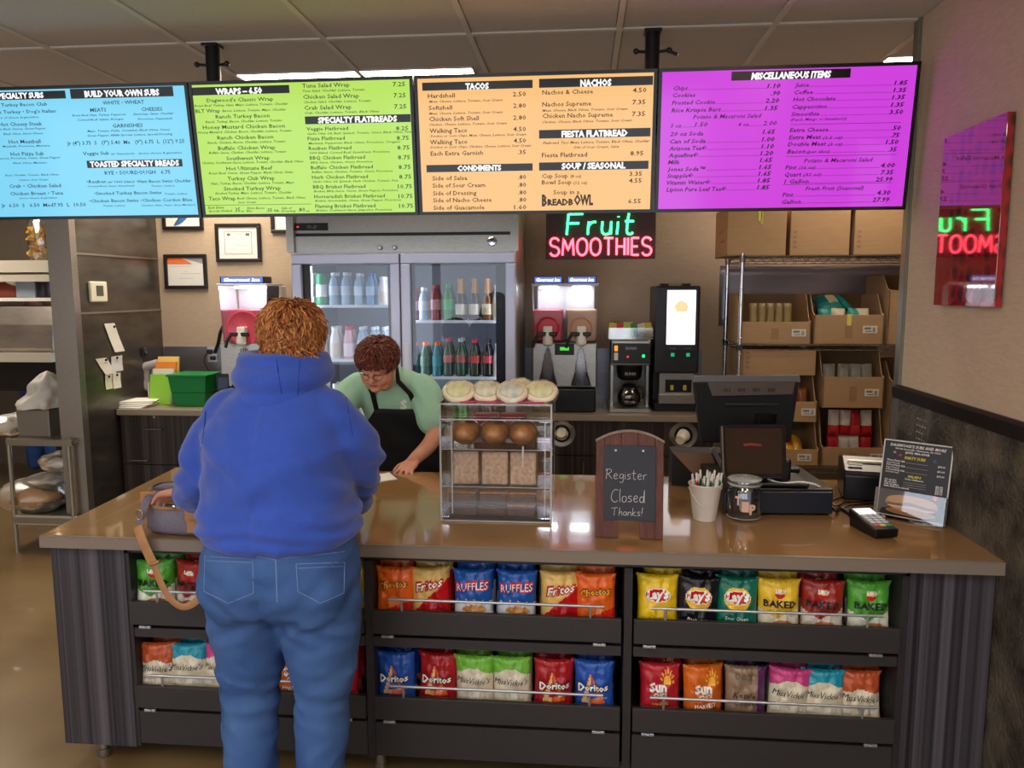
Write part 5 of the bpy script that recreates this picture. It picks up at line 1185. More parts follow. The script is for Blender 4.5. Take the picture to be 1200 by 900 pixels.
def packet(x, y, z, col, label, group, w_=.085, h_=.15, th=.022, rot=(0, 0, 0), col2=None):
    k = (col, col2, w_, h_)
    if k not in M_pk:
        mb = MB(); nu, nv = 8, 10
        for s in (-1, 1):
            o_ = len(mb.v)
            for j in range(nv+1):
                for i in range(nu+1):
                    u = -1+2*i/nu; v = j/nv; e = max(0, (1-abs(u)**3)*(1-abs(2*v-1)**4))**.6
                    mb.v.append(Vector((u*w_/2, s*(th*e+.0006)+.004*noise.noise(Vector((u*3, v*7, s)))*e, v*h_)))
            for j in range(nv):
                for i in range(nu):
                    q_ = o_+j*(nu+1)+i; f = (q_, q_+1, q_+nu+2, q_+nu+1); mb.f.append(f if s < 0 else f[::-1])
                    mb.c.append(lin(col2) if (col2 and (j < nv*.38)) else lin(col))
        M_pk[k] = mesh_of(mb, 'snack_packet', M_bag, True, attr='print')
    o = bpy.data.objects.new('snack_packet', M_pk[k]); COL.objects.link(o); o.location = (x, y, z); o.rotation_euler = rot
    tag(o, label, 'packet', group); return o
t, W, hf, h = open_box(866, 951, 345, 377, 399.5, 'open carton of tan packets with green ends, on the second rack shelf left', zb=zS, lx=.33)
cx = t.location.x
for i in range(5): packet(cx-.12+.052*i, KY0+.09, zS+.06, '#8a7448', ON[i]+' tan green-footed packet, left open carton, second rack shelf', 'tan packets in the left open carton', .05, .19, .018, (radians(-6), 0, 0), '#3f6b2c')
t, W, hf, h = open_box(953, 1037, 345, 369, 399.5, 'open carton heaped with teal and white packets on the second rack shelf', zb=zS, tape=True, lx=.30)
cx = t.location.x
for i in range(4): packet(cx-.12+.075*i, KY0+.085, zS+.05, ['#2b8f8c', '#d9cfae', '#2b8f8c', '#c9c2a4'][i], ON[i]+' standing teal or cream packet in the heaped open carton', 'teal packets in the heaped carton', .08, .17, .022, (radians(-12), radians(random.uniform(-12, 12)), 0), ['#c9bfa0', '#1f7f86', '#c9bfa0', '#1f7f86'][i])
for i in range(3): packet(cx-.08+.07*i, KY0+.20, zS+.20, ['#1f6f6c', '#cfc39a', '#20807c'][i], ON[i]+' teal or cream packet lying on top of the heaped open carton', 'packets heaped on top of the carton', .09, .15, .022, (radians(-50), radians(-20+20*i), radians(20*i)), '#2f8f86')
t, W, hf, h = open_box(1039, 1120, 322, 340, 399.5, 'tall open carton on the second rack shelf, partly behind the wall corner', zb=zS, tag_=False)
packet(t.location.x-.08, KY0+.09, zS+.02, '#a89a84', 'red-footed packet in the tall carton by the wall corner', 'packets in the tall carton', .08, .19, .02, (radians(-6), 0, 0), '#8f2328')
# third level: cartons stacked on the ones below
zS = zs[2]+.006; z34 = kz(476, KY0)
t, W, hf, h = open_box(962, 1037, 478, 525, 547, 'bottom right open carton of red and white packets on the rack', zb=zS, lx=.38)
cx = t.location.x
for r in range(2):
    for i in range(4): packet(cx-.105+.068*i, KY0+.10+.0*r, zS+.02+.165*r, '#c9bfba' if (i+r) % 3 else '#b01c24', ON[i]+' red and white packet, %s layer, bottom right open carton' % ['lower', 'upper'][r], 'red packets in the bottom right carton', .068, .16, .026, (radians(-4), radians(random.uniform(-5, 5)), 0), '#b01c24' if i % 2 else '#c4323a')
topz = zS+h
t, W, hf, h2 = open_box(963, 1037, 408, 442, 474, 'open carton of grey packets stacked on the red-packet carton', zb=topz+.002, lx=.30)
cx = t.location.x
for i in range(4): packet(cx-.12+.075*i, KY0+.09, topz+.08, '#8d8a80', ON[i]+' grey packet with a green foot in the middle-level open carton', 'grey packets in the middle carton', .075, .19, .024, (radians(-6), radians(random.uniform(-4, 4)), 0), '#3d5a34')
t, W, hf, h = open_box(874, 960, 494, 527, 547, 'bottom left open carton of orange packets on the rack, behind the register', zb=zS, lx=.30)
cx = t.location.x
for i in range(5): packet(cx-.12+.06*i, KY0+.09, zS+.05, ['#d8641f', '#dca23a', '#c93f1f'][i % 3], ON[i]+' orange or yellow packet tumbled in the bottom left carton', 'orange packets in the bottom left carton', .09, .15, .024, (radians(-35), radians(-25+14*i), radians(10*i)), '#e0b83a')
topz = zS+h
t, W, hf, h2 = open_box(872, 958, 440, 471, 491, 'half-open carton of red-brown packets behind the register', zb=topz+.002, lx=.38)
cx = t.location.x
for i in range(4): packet(cx-.02+.055*i, KY0+.09, topz+.03, '#8a4a30', ON[i]+' red-brown packet in the half-open carton behind the register', 'packets in the half-open carton', .06, .18, .022, (radians(-5), 0, 0), '#a03a24')
closed_box(870, 957, 411, 439, 'shallow carton lid pressed over the half-open carton on the rack', zb=topz+h2+.004, zt=topz+h2+.16)
t, W, hf, h = open_box(1039, 1118, 425, 447, 547, 'deep carton stack at the right end of the lower rack shelf', zb=zS, tag_=False)
for k in range(2): closed_box(1040+80*(k+1), 1116+80*(k+1), 440, 547, 'closed carton %s on the lower rack shelf beyond the wall corner' % ('nearer' if k == 0 else 'farther'), zb=zS)
# silver insulated sheet hanging between the top shelves
a = P(848, 308, Y=5.36); b = P(1062, 344, Y=5.36)
mb = MB(); n = 24; x0, x1 = a.x-.02, 2.55; zt, zb2 = zs[0]-.04, kz(352)
for i in range(n+1):
    x = x0+(x1-x0)*i/n; 
    for j in range(7):
        v = j/6; mb.v.append(Vector((x, KY1+.03+.03*sin(v*pi)+.006*sin(x*9+v*4), zt+(zb2-.18-zt)*v)))
for i in range(n):
    for j in range(6): q = i*7+j; mb.f.append((q, q+7, q+8, q+1)); mb.c.append(None)
o = obj('foil_sheet', mb, mat('foil_duct', '#a5a0a8', .35, .7), smooth=True); so = o.modifiers.new('s', 'SOLIDIFY'); so.thickness = .003
tag(o, 'silvery foil sheet hanging behind the wire rack under its top shelf', 'sheet')
# ================================================================== KITCHEN CORNER AT THE LEFT
M_enam = mat('pale_enamel', '#b9b2a2', .4, .1); M_steelm = mat('hood_steel', '#98928c', .32, .85, noise_scale=3, noise_amt=.25, stretch=(1, 1, 3))
def Lk(px, py, Y): return P(px, py, Y=Y)
# tall oven stack: shelf, hood, oven
YO = 5.6
zsb = Lk(30, 349, 6.0).z
t = thing('kitchen_shelf', 'pale enamel double wall shelf in the kitchen at the far left', 'shelf', (-5.0, 6.2, 1.7))
z1 = Lk(30, 305, 6.0).z; z1b = Lk(30, 319, 6.0).z; z2 = Lk(30, 350, 6.0).z
x0 = -5.6; x1 = -4.02
obj('upper_board', MB().span((x0, 6.0, z1b), (x1, 6.5, z1)), M_enam, t, world=True)
obj('lip', MB().span((x0, 5.98, Lk(30, 330, 6.0).z), (x1, 6.02, Lk(30, 322, 6.0).z)), M_enam, t, world=True)
obj('lower_board', MB().span((x0, 5.99, Lk(30, 353, 6.0).z), (x1, 6.5, Lk(30, 349, 6.0).z)), mat('shelf_white', '#d6d3cc', .4), t, world=True)
obj('upright', MB().span((x0, 6.47, zsb-.1), (x0+.04, 6.5, 2.3)).span((x1-.04, 6.47, zsb-.1), (x1, 6.5, 2.3)), M_steel, t, world=True)
zsb = Lk(30, 349, 6.0).z
# bag of yellow crisps
q = Lk(44, 305, 6.15)
t = thing('crisp_bag', 'clear bag of yellow corn chips on the upper kitchen shelf', 'food bag', (q.x, 6.2, z1))
random.seed(4); mb = MB()
for k in range(70):
    p_ = Vector((random.uniform(-.085, .085), random.uniform(-.05, .05), random.uniform(.02, .28)))
    R = Euler((random.uniform(0, 3), random.uniform(0, 3), 0)).to_matrix(); mb.add([p_+R@Vector(v) for v in ((-.025, -.02, 0), (.025, -.02, .004), (0, .028, 0), (0, 0, .006))], [(0, 1, 3), (1, 2, 3), (2, 0, 3)])
obj('corn_chips', mb, mat('corn_yellow', '#d9a63a', .6), t, kind='stuff')
prof = MB().loft([((0, 0, .0), .06, .05), ((0, 0, .02), .10, .07), ((0, 0, .2), .105, .075), ((0, 0, .32), .09, .05), ((.01, 0, .42), .10, .02), ((.01, 0, .46), .11, .01)], 24)
obj('bag_film', prof, glassy('clear_film', (.95, .95, .93), .14, .15), t, smooth=True)
# things on the lower board
q = Lk(36, 348, 6.1)
tag(obj('blue_carton', MB().box((0, 0, .085), (.17, .16, .17), ch=.004), mat('dull_blue_card', '#8f9aa4', .6), loc=(q.x-.02, 6.15, zsb)), 'pale blue carton on the lower kitchen shelf', 'box')
q = Lk(12, 348, 6.1)
t = thing('red_bag', 'red and white knotted bag on the lower kitchen shelf', 'food bag', (q.x-.04, 6.15, zsb))
obj('bag_body', MB().loft([((0, 0, 0), .10, .06), ((0, 0, .03), .13, .08), ((.02, 0, .09), .11, .07), ((.03, 0, .12), .05, .04)], 18), mat('dull_red_bag', '#8e3f2c', .5), t, smooth=True)
obj('bag_neck', MB().loft([((.03, 0, .10), .05, .04), ((.04, 0, .14), .07, .05), ((.05, 0, .17), .04, .03)], 14), M_paper, t, smooth=True)
tag(obj('dark_canister', MB().lathe([(.05, 0), (.052, .01), (.052, .15), (.045, .16)], seg=20), mat('dark_can', '#241a1c', .4), loc=(Lk(51, 348, 6.1).x, 6.12, zsb), smooth=40), 'dark canister beside the column on the lower kitchen shelf', 'canister')
# hood / warmer under the shelf
z3 = Lk(30, 412, 5.9).z; zh = Lk(30, 355, 5.9).z-.01
t = thing('oven_hood', 'curved brushed steel hood under the kitchen shelves', 'oven hood', (-5.0, 6.1, z3))
xh0, xh1 = -5.6, Lk(58, 380, 5.9).x+.04
pr = [(5.88, z3), (5.86, z3+.03), (5.88, z3+.22), (5.93, zh-.02), (6.45, zh-.02), (6.45, z3)]
obj('hood_body', MB().prism(pr, xh0, xh1, 'x'), M_steelm, t, world=True)
z4 = Lk(30, 424, 5.86).z
obj('rail', MB().span((xh0, 5.83, z4), (xh1, 5.9, z3-.004)), M_enam, t, world=True)
t = thing('black_oven', 'black-fronted oven below the steel hood, far left', 'oven', (-5.0, 6.1, 0))
obj('oven_body', MB().span((xh0, 5.9, .88), (xh1, 6.45, z4-.004)).span((xh0, 5.95, .1), (xh0+.1, 6.4, .88)), mat('oven_black', '#0c0a0a', .4), t, world=True)
obj('leg', MB().span((xh1-.1, 5.95, 0), (xh1, 6.4, .88)), mat('oven_black', '#0c0a0a', .4), t, world=True)
# low cart with bread
CY = 4.55; cx0, cx1 = Lk(9, 520, CY).x, Lk(67, 520, CY).x+.1
zt = Lk(30, 516, CY).z; zm = Lk(30, 607, CY).z
t = thing('bread_cart', 'low steel cart with two shelves at the far left, holding wrapped bread', 'cart', ((cx0+cx1)/2, 4.85, 0))
for (z, nm) in ((zt, 'top_shelf'), (zm, 'bottom_shelf')):
    obj(nm, MB().span((cx0-.01, CY, z-.02), (cx1, 5.14, z)).span((cx0-.01, CY-.004, z-.035), (cx1, CY+.012, z+.004)), mat('cart_steel', '#9b9484', .35, .7), t, world=True)
for x in (cx0, cx1-.03):
    for y in (CY+.01, 5.12):
        obj('leg', MB().cyl((x, y, .0), (x, y, zt+.01), .014, seg=12), mat('cart_steel', '#9b9484', .35, .7), t, world=True)
obj('lower_rail', MB().span((cx0, CY, .19), (cx1, CY+.02, .25)), M_enam, t, world=True)
M_crust = mat('bread_brown', '#a8744a', .8); M_film = glassy('bread_film', (.96, .95, .93), .06, .32)
def bagged2(x, y, z, L, W_, H, label, col=None, rz=0):
    t = thing('bread_bag', label, 'bread bag', (x, y, z), rz)
    mb = MB().loft([((0, -L/2, H*.45), W_*.25, H*.25, (0, 1, 0)), ((0, -L*.4, H*.48), W_*.45, H*.40, (0, 1, 0)), ((0, 0, H*.48), W_*.48, H*.44, (0, 1, 0)), ((0, L*.4, H*.48), W_*.45, H*.40, (0, 1, 0)), ((0, L/2, H*.45), W_*.25, H*.25, (0, 1, 0))], 20)
    obj('loaf', mb, col or M_crust, t, smooth=True)
    mb = MB(); n, s_ = 24, 28
    for i in range(n+1):
        u = -1+2*i/n; k = max(.04, (1-abs(u)**4))**.5
        for j in range(s_):
            a_ = 2*pi*j/s_; nn = 1+.16*noise.noise(Vector((u*5, cos(a_)*2.5, sin(a_)*2.5+x*3)))
            mb.v.append(Vector((cos(a_)*W_*.56*k*nn, u*L*.6, max(0.002, H*.50+sin(a_)*H*.54*k*nn))))
    for i in range(n):
        for j in range(s_): mb.f.append((i*s_+j, i*s_+(j+1) % s_, (i+1)*s_+(j+1) % s_, (i+1)*s_+j)); mb.c.append(None)
    obj('bag_film', mb, M_film, t, smooth=True)
q = Lk(42, 600, CY+.2)
bagged2(q.x+.02, CY+.27, zm, .46, .40, .21, 'big clear bag of brown bread on the bottom shelf of the steel cart', mat('bread_pale', '#b58a5c', .8))
bagged2(q.x+.09, CY+.40, zm+.235, .26, .24, .12, 'smaller clear bag piled on the big bread bag on the cart', mat('film_white', '#c9c3b6', .6))
q = Lk(14, 500, CY+.2)
bagged2(q.x+.0, CY+.25, zt, .34, .22, .13, 'white-wrapped loaf at the left of the cart top', mat('film_white', '#c9c3b6', .6))
q = Lk(50, 510, CY+.2)
t = thing('steel_box', 'square steel tin on the cart top beside the column', 'tin', (q.x+.01, CY+.22, zt))
obj('tin_body', taper_box(.22, .22, .23, .23, 0, .18), mat('tin_steel', '#8f877c', .4, .6), t, bevel=.006); obj('rim', MB().box((0, 0, .182), (.24, .24, .008), ch=.003), mat('tin_dark', '#4a423c', .4, .5), t)
t = thing('white_bag', 'crumpled white plastic bag heaped on the steel tin', 'plastic bag', (q.x+.02, CY+.22, zt+.187))
mb = MB(); n, s_ = 14, 26
for i in range(n+1):
    v = i/n; rr = .145*(1-v)**.55*(1+.1*sin(v*9))
    for j in range(s_):
        a_ = 2*pi*j/s_; nn = 1+.5*noise.noise(Vector((cos(a_)*2, sin(a_)*2, v*4)))
        mb.v.append(Vector((cos(a_)*rr*nn+.03*v, sin(a_)*rr*nn, .24*v)))
for i in range(n):
    for j in range(s_): mb.f.append((i*s_+j, i*s_+(j+1) % s_, (i+1)*s_+(j+1) % s_, (i+1)*s_+j)); mb.c.append(None)
obj('bag_film', mb, mat('milky_film', '#cfc9c0', .35, bump=.4, bump_scale=25), t, smooth=True)
# ================================================================== THINGS ON THE FRONT COUNTER
Z0 = CT+.0005
# ---- acrylic pastry case
px0, px1 = -.500, -.104; YA, YB2 = 2.665, 2.93
zt = P(580, 473, Y=YA).z
t = thing('pastry_case', 'clear acrylic pastry case with wrapped cookies on top, middle of the counter', 'display case', ((px0+px1)/2, (YA+YB2)/2, Z0))
W, D, H = px1-px0, YB2-YA, zt-Z0; th = .005
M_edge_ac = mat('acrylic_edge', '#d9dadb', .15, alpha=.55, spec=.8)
def pane(n, c, d): 
    o = obj(n, MB().box(c, d), M_clear, t)
    return o
pane('side_panel', (-W/2, 0, H/2), (th, D, H)); pane('side_panel', (W/2, 0, H/2), (th, D, H)); pane('back_panel', (0, D/2, H/2), (W-th, th, H)); pane('top_panel', (0, 0, H-th/2), (W-th, D-th, th)); pane('bottom_panel', (0, 0, .012), (W-th, D-th, th))
zc = H*.66
pane('front_panel', (0, -D/2, (H*.86)/2), (W-th, th, H*.84)); pane('front_strip', (0, -D/2, H*.94), (W-th, th, H*.11))
z_sh = [P(580, 568, Y=2.72).z-Z0, P(580, 525, Y=2.72).z-Z0]
for z in z_sh: pane('shelf', (0, 0, z), (W-th*2, D-th*2, th))
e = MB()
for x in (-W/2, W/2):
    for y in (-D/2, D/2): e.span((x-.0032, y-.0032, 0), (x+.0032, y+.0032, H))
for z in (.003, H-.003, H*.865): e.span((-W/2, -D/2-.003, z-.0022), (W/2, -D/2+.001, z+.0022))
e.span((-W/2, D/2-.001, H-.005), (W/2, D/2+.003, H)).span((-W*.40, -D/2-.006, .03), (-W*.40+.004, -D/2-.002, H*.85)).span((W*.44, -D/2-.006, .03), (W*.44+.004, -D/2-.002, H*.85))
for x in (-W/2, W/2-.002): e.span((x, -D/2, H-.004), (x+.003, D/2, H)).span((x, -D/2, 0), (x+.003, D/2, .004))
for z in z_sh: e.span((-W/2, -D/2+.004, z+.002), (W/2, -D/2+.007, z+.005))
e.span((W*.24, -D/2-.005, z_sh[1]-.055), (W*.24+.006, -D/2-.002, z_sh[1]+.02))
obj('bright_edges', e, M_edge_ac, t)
hg = MB()
for z in (H*.83, H*.60): hg.box((W/2+.002, -D/2+.012, z), (.008, .02, .022), ch=.002)
obj('hinge', hg, M_clear, t)
M_muf = mat('golden_bake', '#d99a4c', .35, noise_scale=40, col2='#a8642a', bump=.4, bump_scale=30, coat=.4)
M_film2 = glassy('cookie_film', (.99, .98, .97), .0, .35, 1.2)
M_rice = mat('rice_bar', '#ecd0b4', .6, noise_scale=70, col2='#bb9478', bump=1.0, bump_scale=75)
M_brown = mat('brownie', '#4a2c22', .5, noise_scale=40, noise_amt=.3, coat=.3); M_pinkpk = mat('pink_red_pack', '#b8324a', .4); M_caramel = mat('caramel_top', '#b0713c', .5, noise_scale=40, noise_amt=.3)
M_wrap = glassy('cling_wrap', (.98, .97, .96), .0, .30)
cases = [(546, 'left'), (580, 'middle'), (613, 'right')]
for px, w_ in cases:
    x = P(px, 513, Y=2.74).x; z = Z0+z_sh[1]+.004
    o = thing('baked_muffin', 'glossy golden round bake, %s one of three on the pastry case top shelf' % w_, 'pastry', (x, 2.755, z), group='golden bakes in the pastry case')
    mb = MB().lathe([(.0, .0), (.040, .002), (.052, .020), (.050, .042), (.036, .058), (.0, .066)], seg=24)
    for v in mb.v: v += Vector(v).normalized()*.004*noise.noise(v*40)
    mb.xf(Matrix.Rotation(radians(35), 4, 'X')@Matrix.Translation((0, 0, .0))); mb.xf(Matrix.Translation((0, 0, .028)))
    obj('crust', mb, M_muf, o, smooth=True); sh = MB().merge(mb); sh.v = [Vector((v.x*1.06, v.y*1.06, v.z*1.05)) for v in sh.v]; obj('wrap', sh, M_wrap, o, smooth=True)
for px, w_ in cases:
    for k in range(2):
        x = P(px+1, 547, Y=2.73).x; zz = Z0+z_sh[0]+.004
        o = thing('rice_bar', '%s pale speckled cereal bar slab on the middle shelf, the %s one' % (w_, 'front' if k == 0 else 'one behind'), 'pastry', (x, 2.712+.045*k, zz), random.uniform(-.06, .06), group='cereal bars in the pastry case')
        mb = MB().box((0, 0, .062), (.096, .034, .120), rx=radians(-6), ch=.008)
        obj('slab', mb, M_rice, o)
        if k == 0: obj('wrap', MB().box((0, -.002, .062), (.101, .041, .124), rx=radians(-6), ch=.006), M_wrap, o)
for px, w_ in cases:
    for k in range(2):
        x = P(px-1, 592, Y=2.73).x; zz = Z0+.0155
        o = thing('brownie', 'dark brownie, %s of the %s pile at the bottom of the pastry case' % ('lower' if k == 0 else 'upper', w_), 'pastry', (x, 2.735, zz+.046*k), random.uniform(-.08, .08), group='brownies in the pastry case')
        obj('cake', MB().box((0, 0, .019), (.105, .105, .036), ch=.006), M_brown, o)
        obj('topping', MB().box((0, 0, .040), (.103, .103, .008), ch=.004), M_caramel if w_ == 'right' or k else M_brown, o)
for k, (px, a_) in enumerate([(557, 0), (610, 0)]):
    x = P(586, 494, Y=2.88).x+(-.05 if k == 0 else .05)
    tag(obj('pink_package', MB().box((0, 0, .05), (.10, .04, .10), ch=.01), M_pinkpk, loc=(x, 2.885, Z0+z_sh[1]+.004)), '%s pinkish red package at the back of the case top shelf' % ('left' if k == 0 else 'right'), 'package', 'pink packages in the pastry case')
# frosted cookies in film on the lid
M_ck = mat('cookie_crumb', '#f6ead4', .7, noise_scale=60, noise_amt=.1, bump=.5, bump_scale=60)
fro = ['#cfd68a', '#b9c6b0', '#a9c3cc', '#cdd488', '#c6cf9a']
M_pinkrim = mat('pink_icing', '#c94a6a', .45)
for k, (px, py, r, yy, ds) in enumerate([(538, 459, .052, 2.735, 'leftmost frosted cookie with pale green icing, resting on the pastry case'), (571, 459, .050, 2.745, 'second frosted cookie from the left on the pastry case, speckled'), (600, 461, .050, 2.725, 'third frosted cookie with pale blue icing on the pastry case'), (634, 459, .052, 2.745, 'rightmost frosted cookie with yellow-green icing on the pastry case'), (610, 452, .048, 2.83, 'frosted cookie behind the third one on the pastry case')]):
    q = P(px, py+11, Y=yy)
    o = thing('frosted_cookie', ds, 'cookie', (q.x, yy, Z0+H+.001), group='frosted cookies on the pastry case')
    T_ = Matrix.Translation((0, 0, .031))@Matrix.Rotation(radians(38), 4, 'X')@Matrix.Scale(1.12, 4, (1, 0, 0))
    random.seed(k); 
    mb = MB().lathe([(0, -.014), (r*.8, -.014), (r, -.008), (r*1.02, .004), (r*.9, .011), (0, .013)], seg=30)
    for v in mb.v: v += Vector((v.x, v.y, 0)).normalized()*.003*noise.noise(v*50+Vector((k, 0, 0))) if v.length > 1e-4 else Vector()
    mb.xf(T_); obj('cookie_base', mb, M_ck, o, smooth=True)
    mb = MB().lathe([(r*.78, .0118), (r*.70, .0155), (r*.4, .0165), (0, .0165)], seg=30); mb.xf(T_); obj('icing', mb, mat('icing'+fro[k].strip('#'), '#f6eed8', .5, noise_scale=38, col2=fro[k]), o, smooth=True)
    mb = MB().lathe([(r*.5, -.017), (r*1.08, -.010), (r*1.10, .004), (r*.9, .019), (0, .021)], seg=26)
    for v in mb.v: v += Vector((noise.noise(v*60), noise.noise(v*60+Vector((5, 5, 5))), noise.noise(v*70)))*.004
    mb.xf(T_); obj('film', mb, M_film2, o, smooth=True)
    tag(o, ds, 'cookie', 'frosted cookies on the pastry case')
tag(obj('pink_liner', MB().box((0, 0, .0015), (.30, .16, .003)), M_pinkrim, loc=((px0+px1)/2+.02, 2.77, Z0+H+.0004-.0002)), 'pink tray paper under the frosted cookies on the pastry case lid', 'paper')

# ---- little wooden easel with chalkboard
W_, yb = .225, 2.525; xb = .163
th_ = radians(9); ht = (P(737, 503, Y=yb+.05).z-Z0)
M_wood = mat('reddish_wood', '#5a2e22', .5, noise_scale=14, noise_amt=.3, stretch=(6, 6, .6), bump=.3, bump_scale=40); M_woodl = mat('worn_wood_edge', '#8a7464', .6, noise_scale=30, noise_amt=.2)
es = thing('easel_sign', 'small reddish wooden easel sign with a grey chalkboard', 'sign', (xb, yb, Z0), radians(-2))
TL = Matrix.Rotation(-th_, 4, 'X')
def ep(n, mb, m_, par=es, **k): mb.xf(TL); return obj(n, mb, m_, par, **k)
def arch(x): return ht-.034*(abs(x)/(W_/2))**2.0
for s in (-1, 1): ep('side_rail', MB().prism([(s*W_/2, 0), (s*(W_/2-.028), 0), (s*(W_/2-.028), arch(W_/2-.028)-.004), (s*W_/2, arch(W_/2)-.006)], -.009, .011), M_wood, bevel=.0015)
for s in (-1, 1): ep('foot_plank', MB().span((s*.036 if s > 0 else -W_/2+.028, -.008, .0), (W_/2-.028 if s > 0 else -.036, .008, .060)), M_wood, bevel=.0015)
for k in range(3):
    a, b = -W_/2+.029+k*.0558, -W_/2+.029+(k+1)*.0558-.0012
    pts = [(a, .062), (b, .062)]+[(b+(a-b)*j/5, arch(b+(a-b)*j/5)-.006) for j in range(6)]
    ep('plank', MB().prism(pts, -.006, .008), M_wood, bevel=.001)
cap_ = MB(); pts = [(-W_/2-.002+(W_+.004)*j/20) for j in range(21)]
outl = [(x, arch(x)-.006) for x in pts]+[(x, arch(x)+.002) for x in pts[::-1]]
ep('arched_cap', cap_.prism(outl, -.014, .014), M_woodl)
bz0, bz1 = .060, ht-.052
bd = ep('chalkboard', MB().box((0, -.0125, (bz0+bz1)/2), (.172, .006, bz1-bz0), ch=.001), mat('chalkboard_slate', '#33363f', .7, noise_scale=6, noise_amt=.08))
ep('pin', MB().ball((-.047, -.017, bz1-.016), .0042, 10, 6).ball((.044, -.017, bz1-.016), .0042, 10, 6), M_white)
lg = MB().prism([(-W_/2+.01, 0), (-W_/2+.03, 0), (-W_/2+.03, ht*.86), (-W_/2+.01, ht*.86)], .0, .012).prism([(W_/2-.03, 0), (W_/2-.01, 0), (W_/2-.01, ht*.86), (W_/2-.03, ht*.86)], .0, .012).span((-W_/2+.03, .0, .05), (W_/2-.03, .012, .075))
lg.xf(Matrix.Translation((0, .055, ht*.86))@Matrix.Rotation(radians(15), 4, 'X')@Matrix.Translation((0, 0, -ht*.86))); 
lo = min(v.z for v in lg.v); lg.xf(Matrix.Translation((0, .0, -lo)))
obj('rear_leg', lg, M_wood, es)
HW = {'R': [[(0, 0), (.05, .5), (.08, 1)], [(-.05, .85), (.1, 1), (.4, .95), (.42, .72), (.1, .5)], [(.15, .52), (.5, .02)]], 'e': [[(.02, .28), (.3, .36), (.25, .55), (.08, .5), (.02, .2), (.15, .02), (.34, .12)]], 'g': [[(.34, .48), (.1, .5), (.02, .25), (.15, .08), (.33, .3), (.34, .5), (.33, -.1), (.22, -.35), (.02, -.25)]], 'i': [[(0, .5), (.02, 0)], [(.02, .7), (.025, .74)]],
 's': [[(.32, .5), (.12, .52), (.05, .38), (.26, .25), (.26, .08), (.0, .04)]], 't': [[(.12, .95), (.1, .12), (.2, 0), (.3, .06)], [(-.05, .6), (.3, .64)]], 'r': [[(0, .5), (.03, 0)], [(.03, .3), (.15, .5), (.3, .5)]], 'C': [[(.55, .95), (.35, 1.05), (.1, .8), (0, .4), (.12, .05), (.35, 0), (.55, .12)]], 'l': [[(.05, 1.1), (.0, .5), (.05, 0)]],
 'o': [[(.18, .5), (.03, .38), (.05, .08), (.2, 0), (.35, .15), (.34, .42), (.18, .5)]], 'd': [[(.34, .42), (.15, .48), (.02, .25), (.12, .02), (.32, .15), (.40, 1.05), (.38, .1), (.46, .02)]], 'T': [[(-.1, .9), (.55, 1.02)], [(.25, .96), (.18, 0)]], 'h': [[(.08, 1), (.0, 0)], [(.03, .3), (.2, .5), (.3, .4), (.3, 0)]], 'a': [[(.32, .46), (.1, .48), (.02, .2), (.14, .02), (.3, .2), (.32, .46), (.34, .02)]],
 'n': [[(.02, .5), (.0, 0)], [(.02, .32), (.2, .5), (.3, .38), (.32, 0)]], 'k': [[(.06, 1), (0, 0)], [(.34, .55), (.04, .25), (.34, 0)]], '!': [[(.1, 1.1), (.02, .3)], [(.0, .04), (.0, .0)]]}
def hand(word, x0, z0, h, width, r, y=-.0158):
    gap = .14; ws = [max(p[0] for s_ in HW[c] for p in s_) for c in word]; tot = sum(ws)+gap*(len(word)-1); k = width/tot; x = 0; mb = MB()
    for c, w2 in zip(word, ws):
        for s_ in HW[c]:
            pts = [Vector((x0+(x+a_)*k, y, z0+b_*h)) for a_, b_ in s_]
            pp = []
            for i_ in range(len(pts)-1):
                for j_ in range(4):
                    u_ = j_/4; A0 = pts[max(i_-1, 0)]; A1 = pts[i_]; A2 = pts[i_+1]; A3 = pts[min(i_+2, len(pts)-1)]
                    pp.append(.5*((2*A1)+(A2-A0)*u_+(2*A0-5*A1+4*A2-A3)*u_*u_+(3*A1-A0-3*A2+A3)*u_**3))
            mb.tube(pp+[pts[-1]], r, 5, flat=.5)
        x += w2+gap
    return mb
hb_ = bz1-bz0
mb = hand('Register', -.078, bz0+hb_*.55, .033, .135, .0016).merge(hand('Closed', -.060, bz0+hb_*.245, .040, .112, .0018)).merge(hand('Thanks!', -.056, bz0+hb_*.065, .026, .100, .0015))
mb.xf(TL); obj('chalk_writing', mb, mat('chalk_white', '#e8e8ea', .8), bd)

# ---- white bucket with pens
q = P(827, 611, Z=CT)
bk = thing('white_bucket', 'small white bucket packed with pens beside the chalkboard sign', 'bucket', (q.x, q.y+.03, Z0))
obj('bucket_body', MB().lathe([(.040, 0), (.041, .002), (.058, .128), (.061, .131), (.060, .135), (.056, .133), (.0395, .006), (0, .006)], seg=32), mat('white_enamel', '#dcd5cb', .35), bk, smooth=40)
hp = [Vector((-.060, 0, .118))]+[Vector((-.060-.01*sin(pi*j/12)+.12*j/12*(1), -.062*sin(pi*j/12), .118-.055*sin(pi*j/12))) for j in range(1, 12)]+[Vector((.060, 0, .118))]
obj('wire_handle', MB().tube(hp, .0016, 6), M_white, bk)
random.seed(9)
Mgp2, Mrp, Mwp = mat('pen_green', '#0c6a4c', .35), mat('pen_red', '#b3242c', .35), mat('pen_white', '#e6e2da', .35)
pens = [('r', -.034, .0), ('w', -.048, -.01), ('g', -.012, -.02), ('g', .002, .015), ('w', -.002, -.032), ('g', .014, -.012), ('w', .024, .01), ('g', .030, -.026), ('w', .036, .0), ('g', .044, -.006), ('r', -.026, .02), ('w', .012, .03), ('g', -.018, .03), ('w', .026, -.034)]
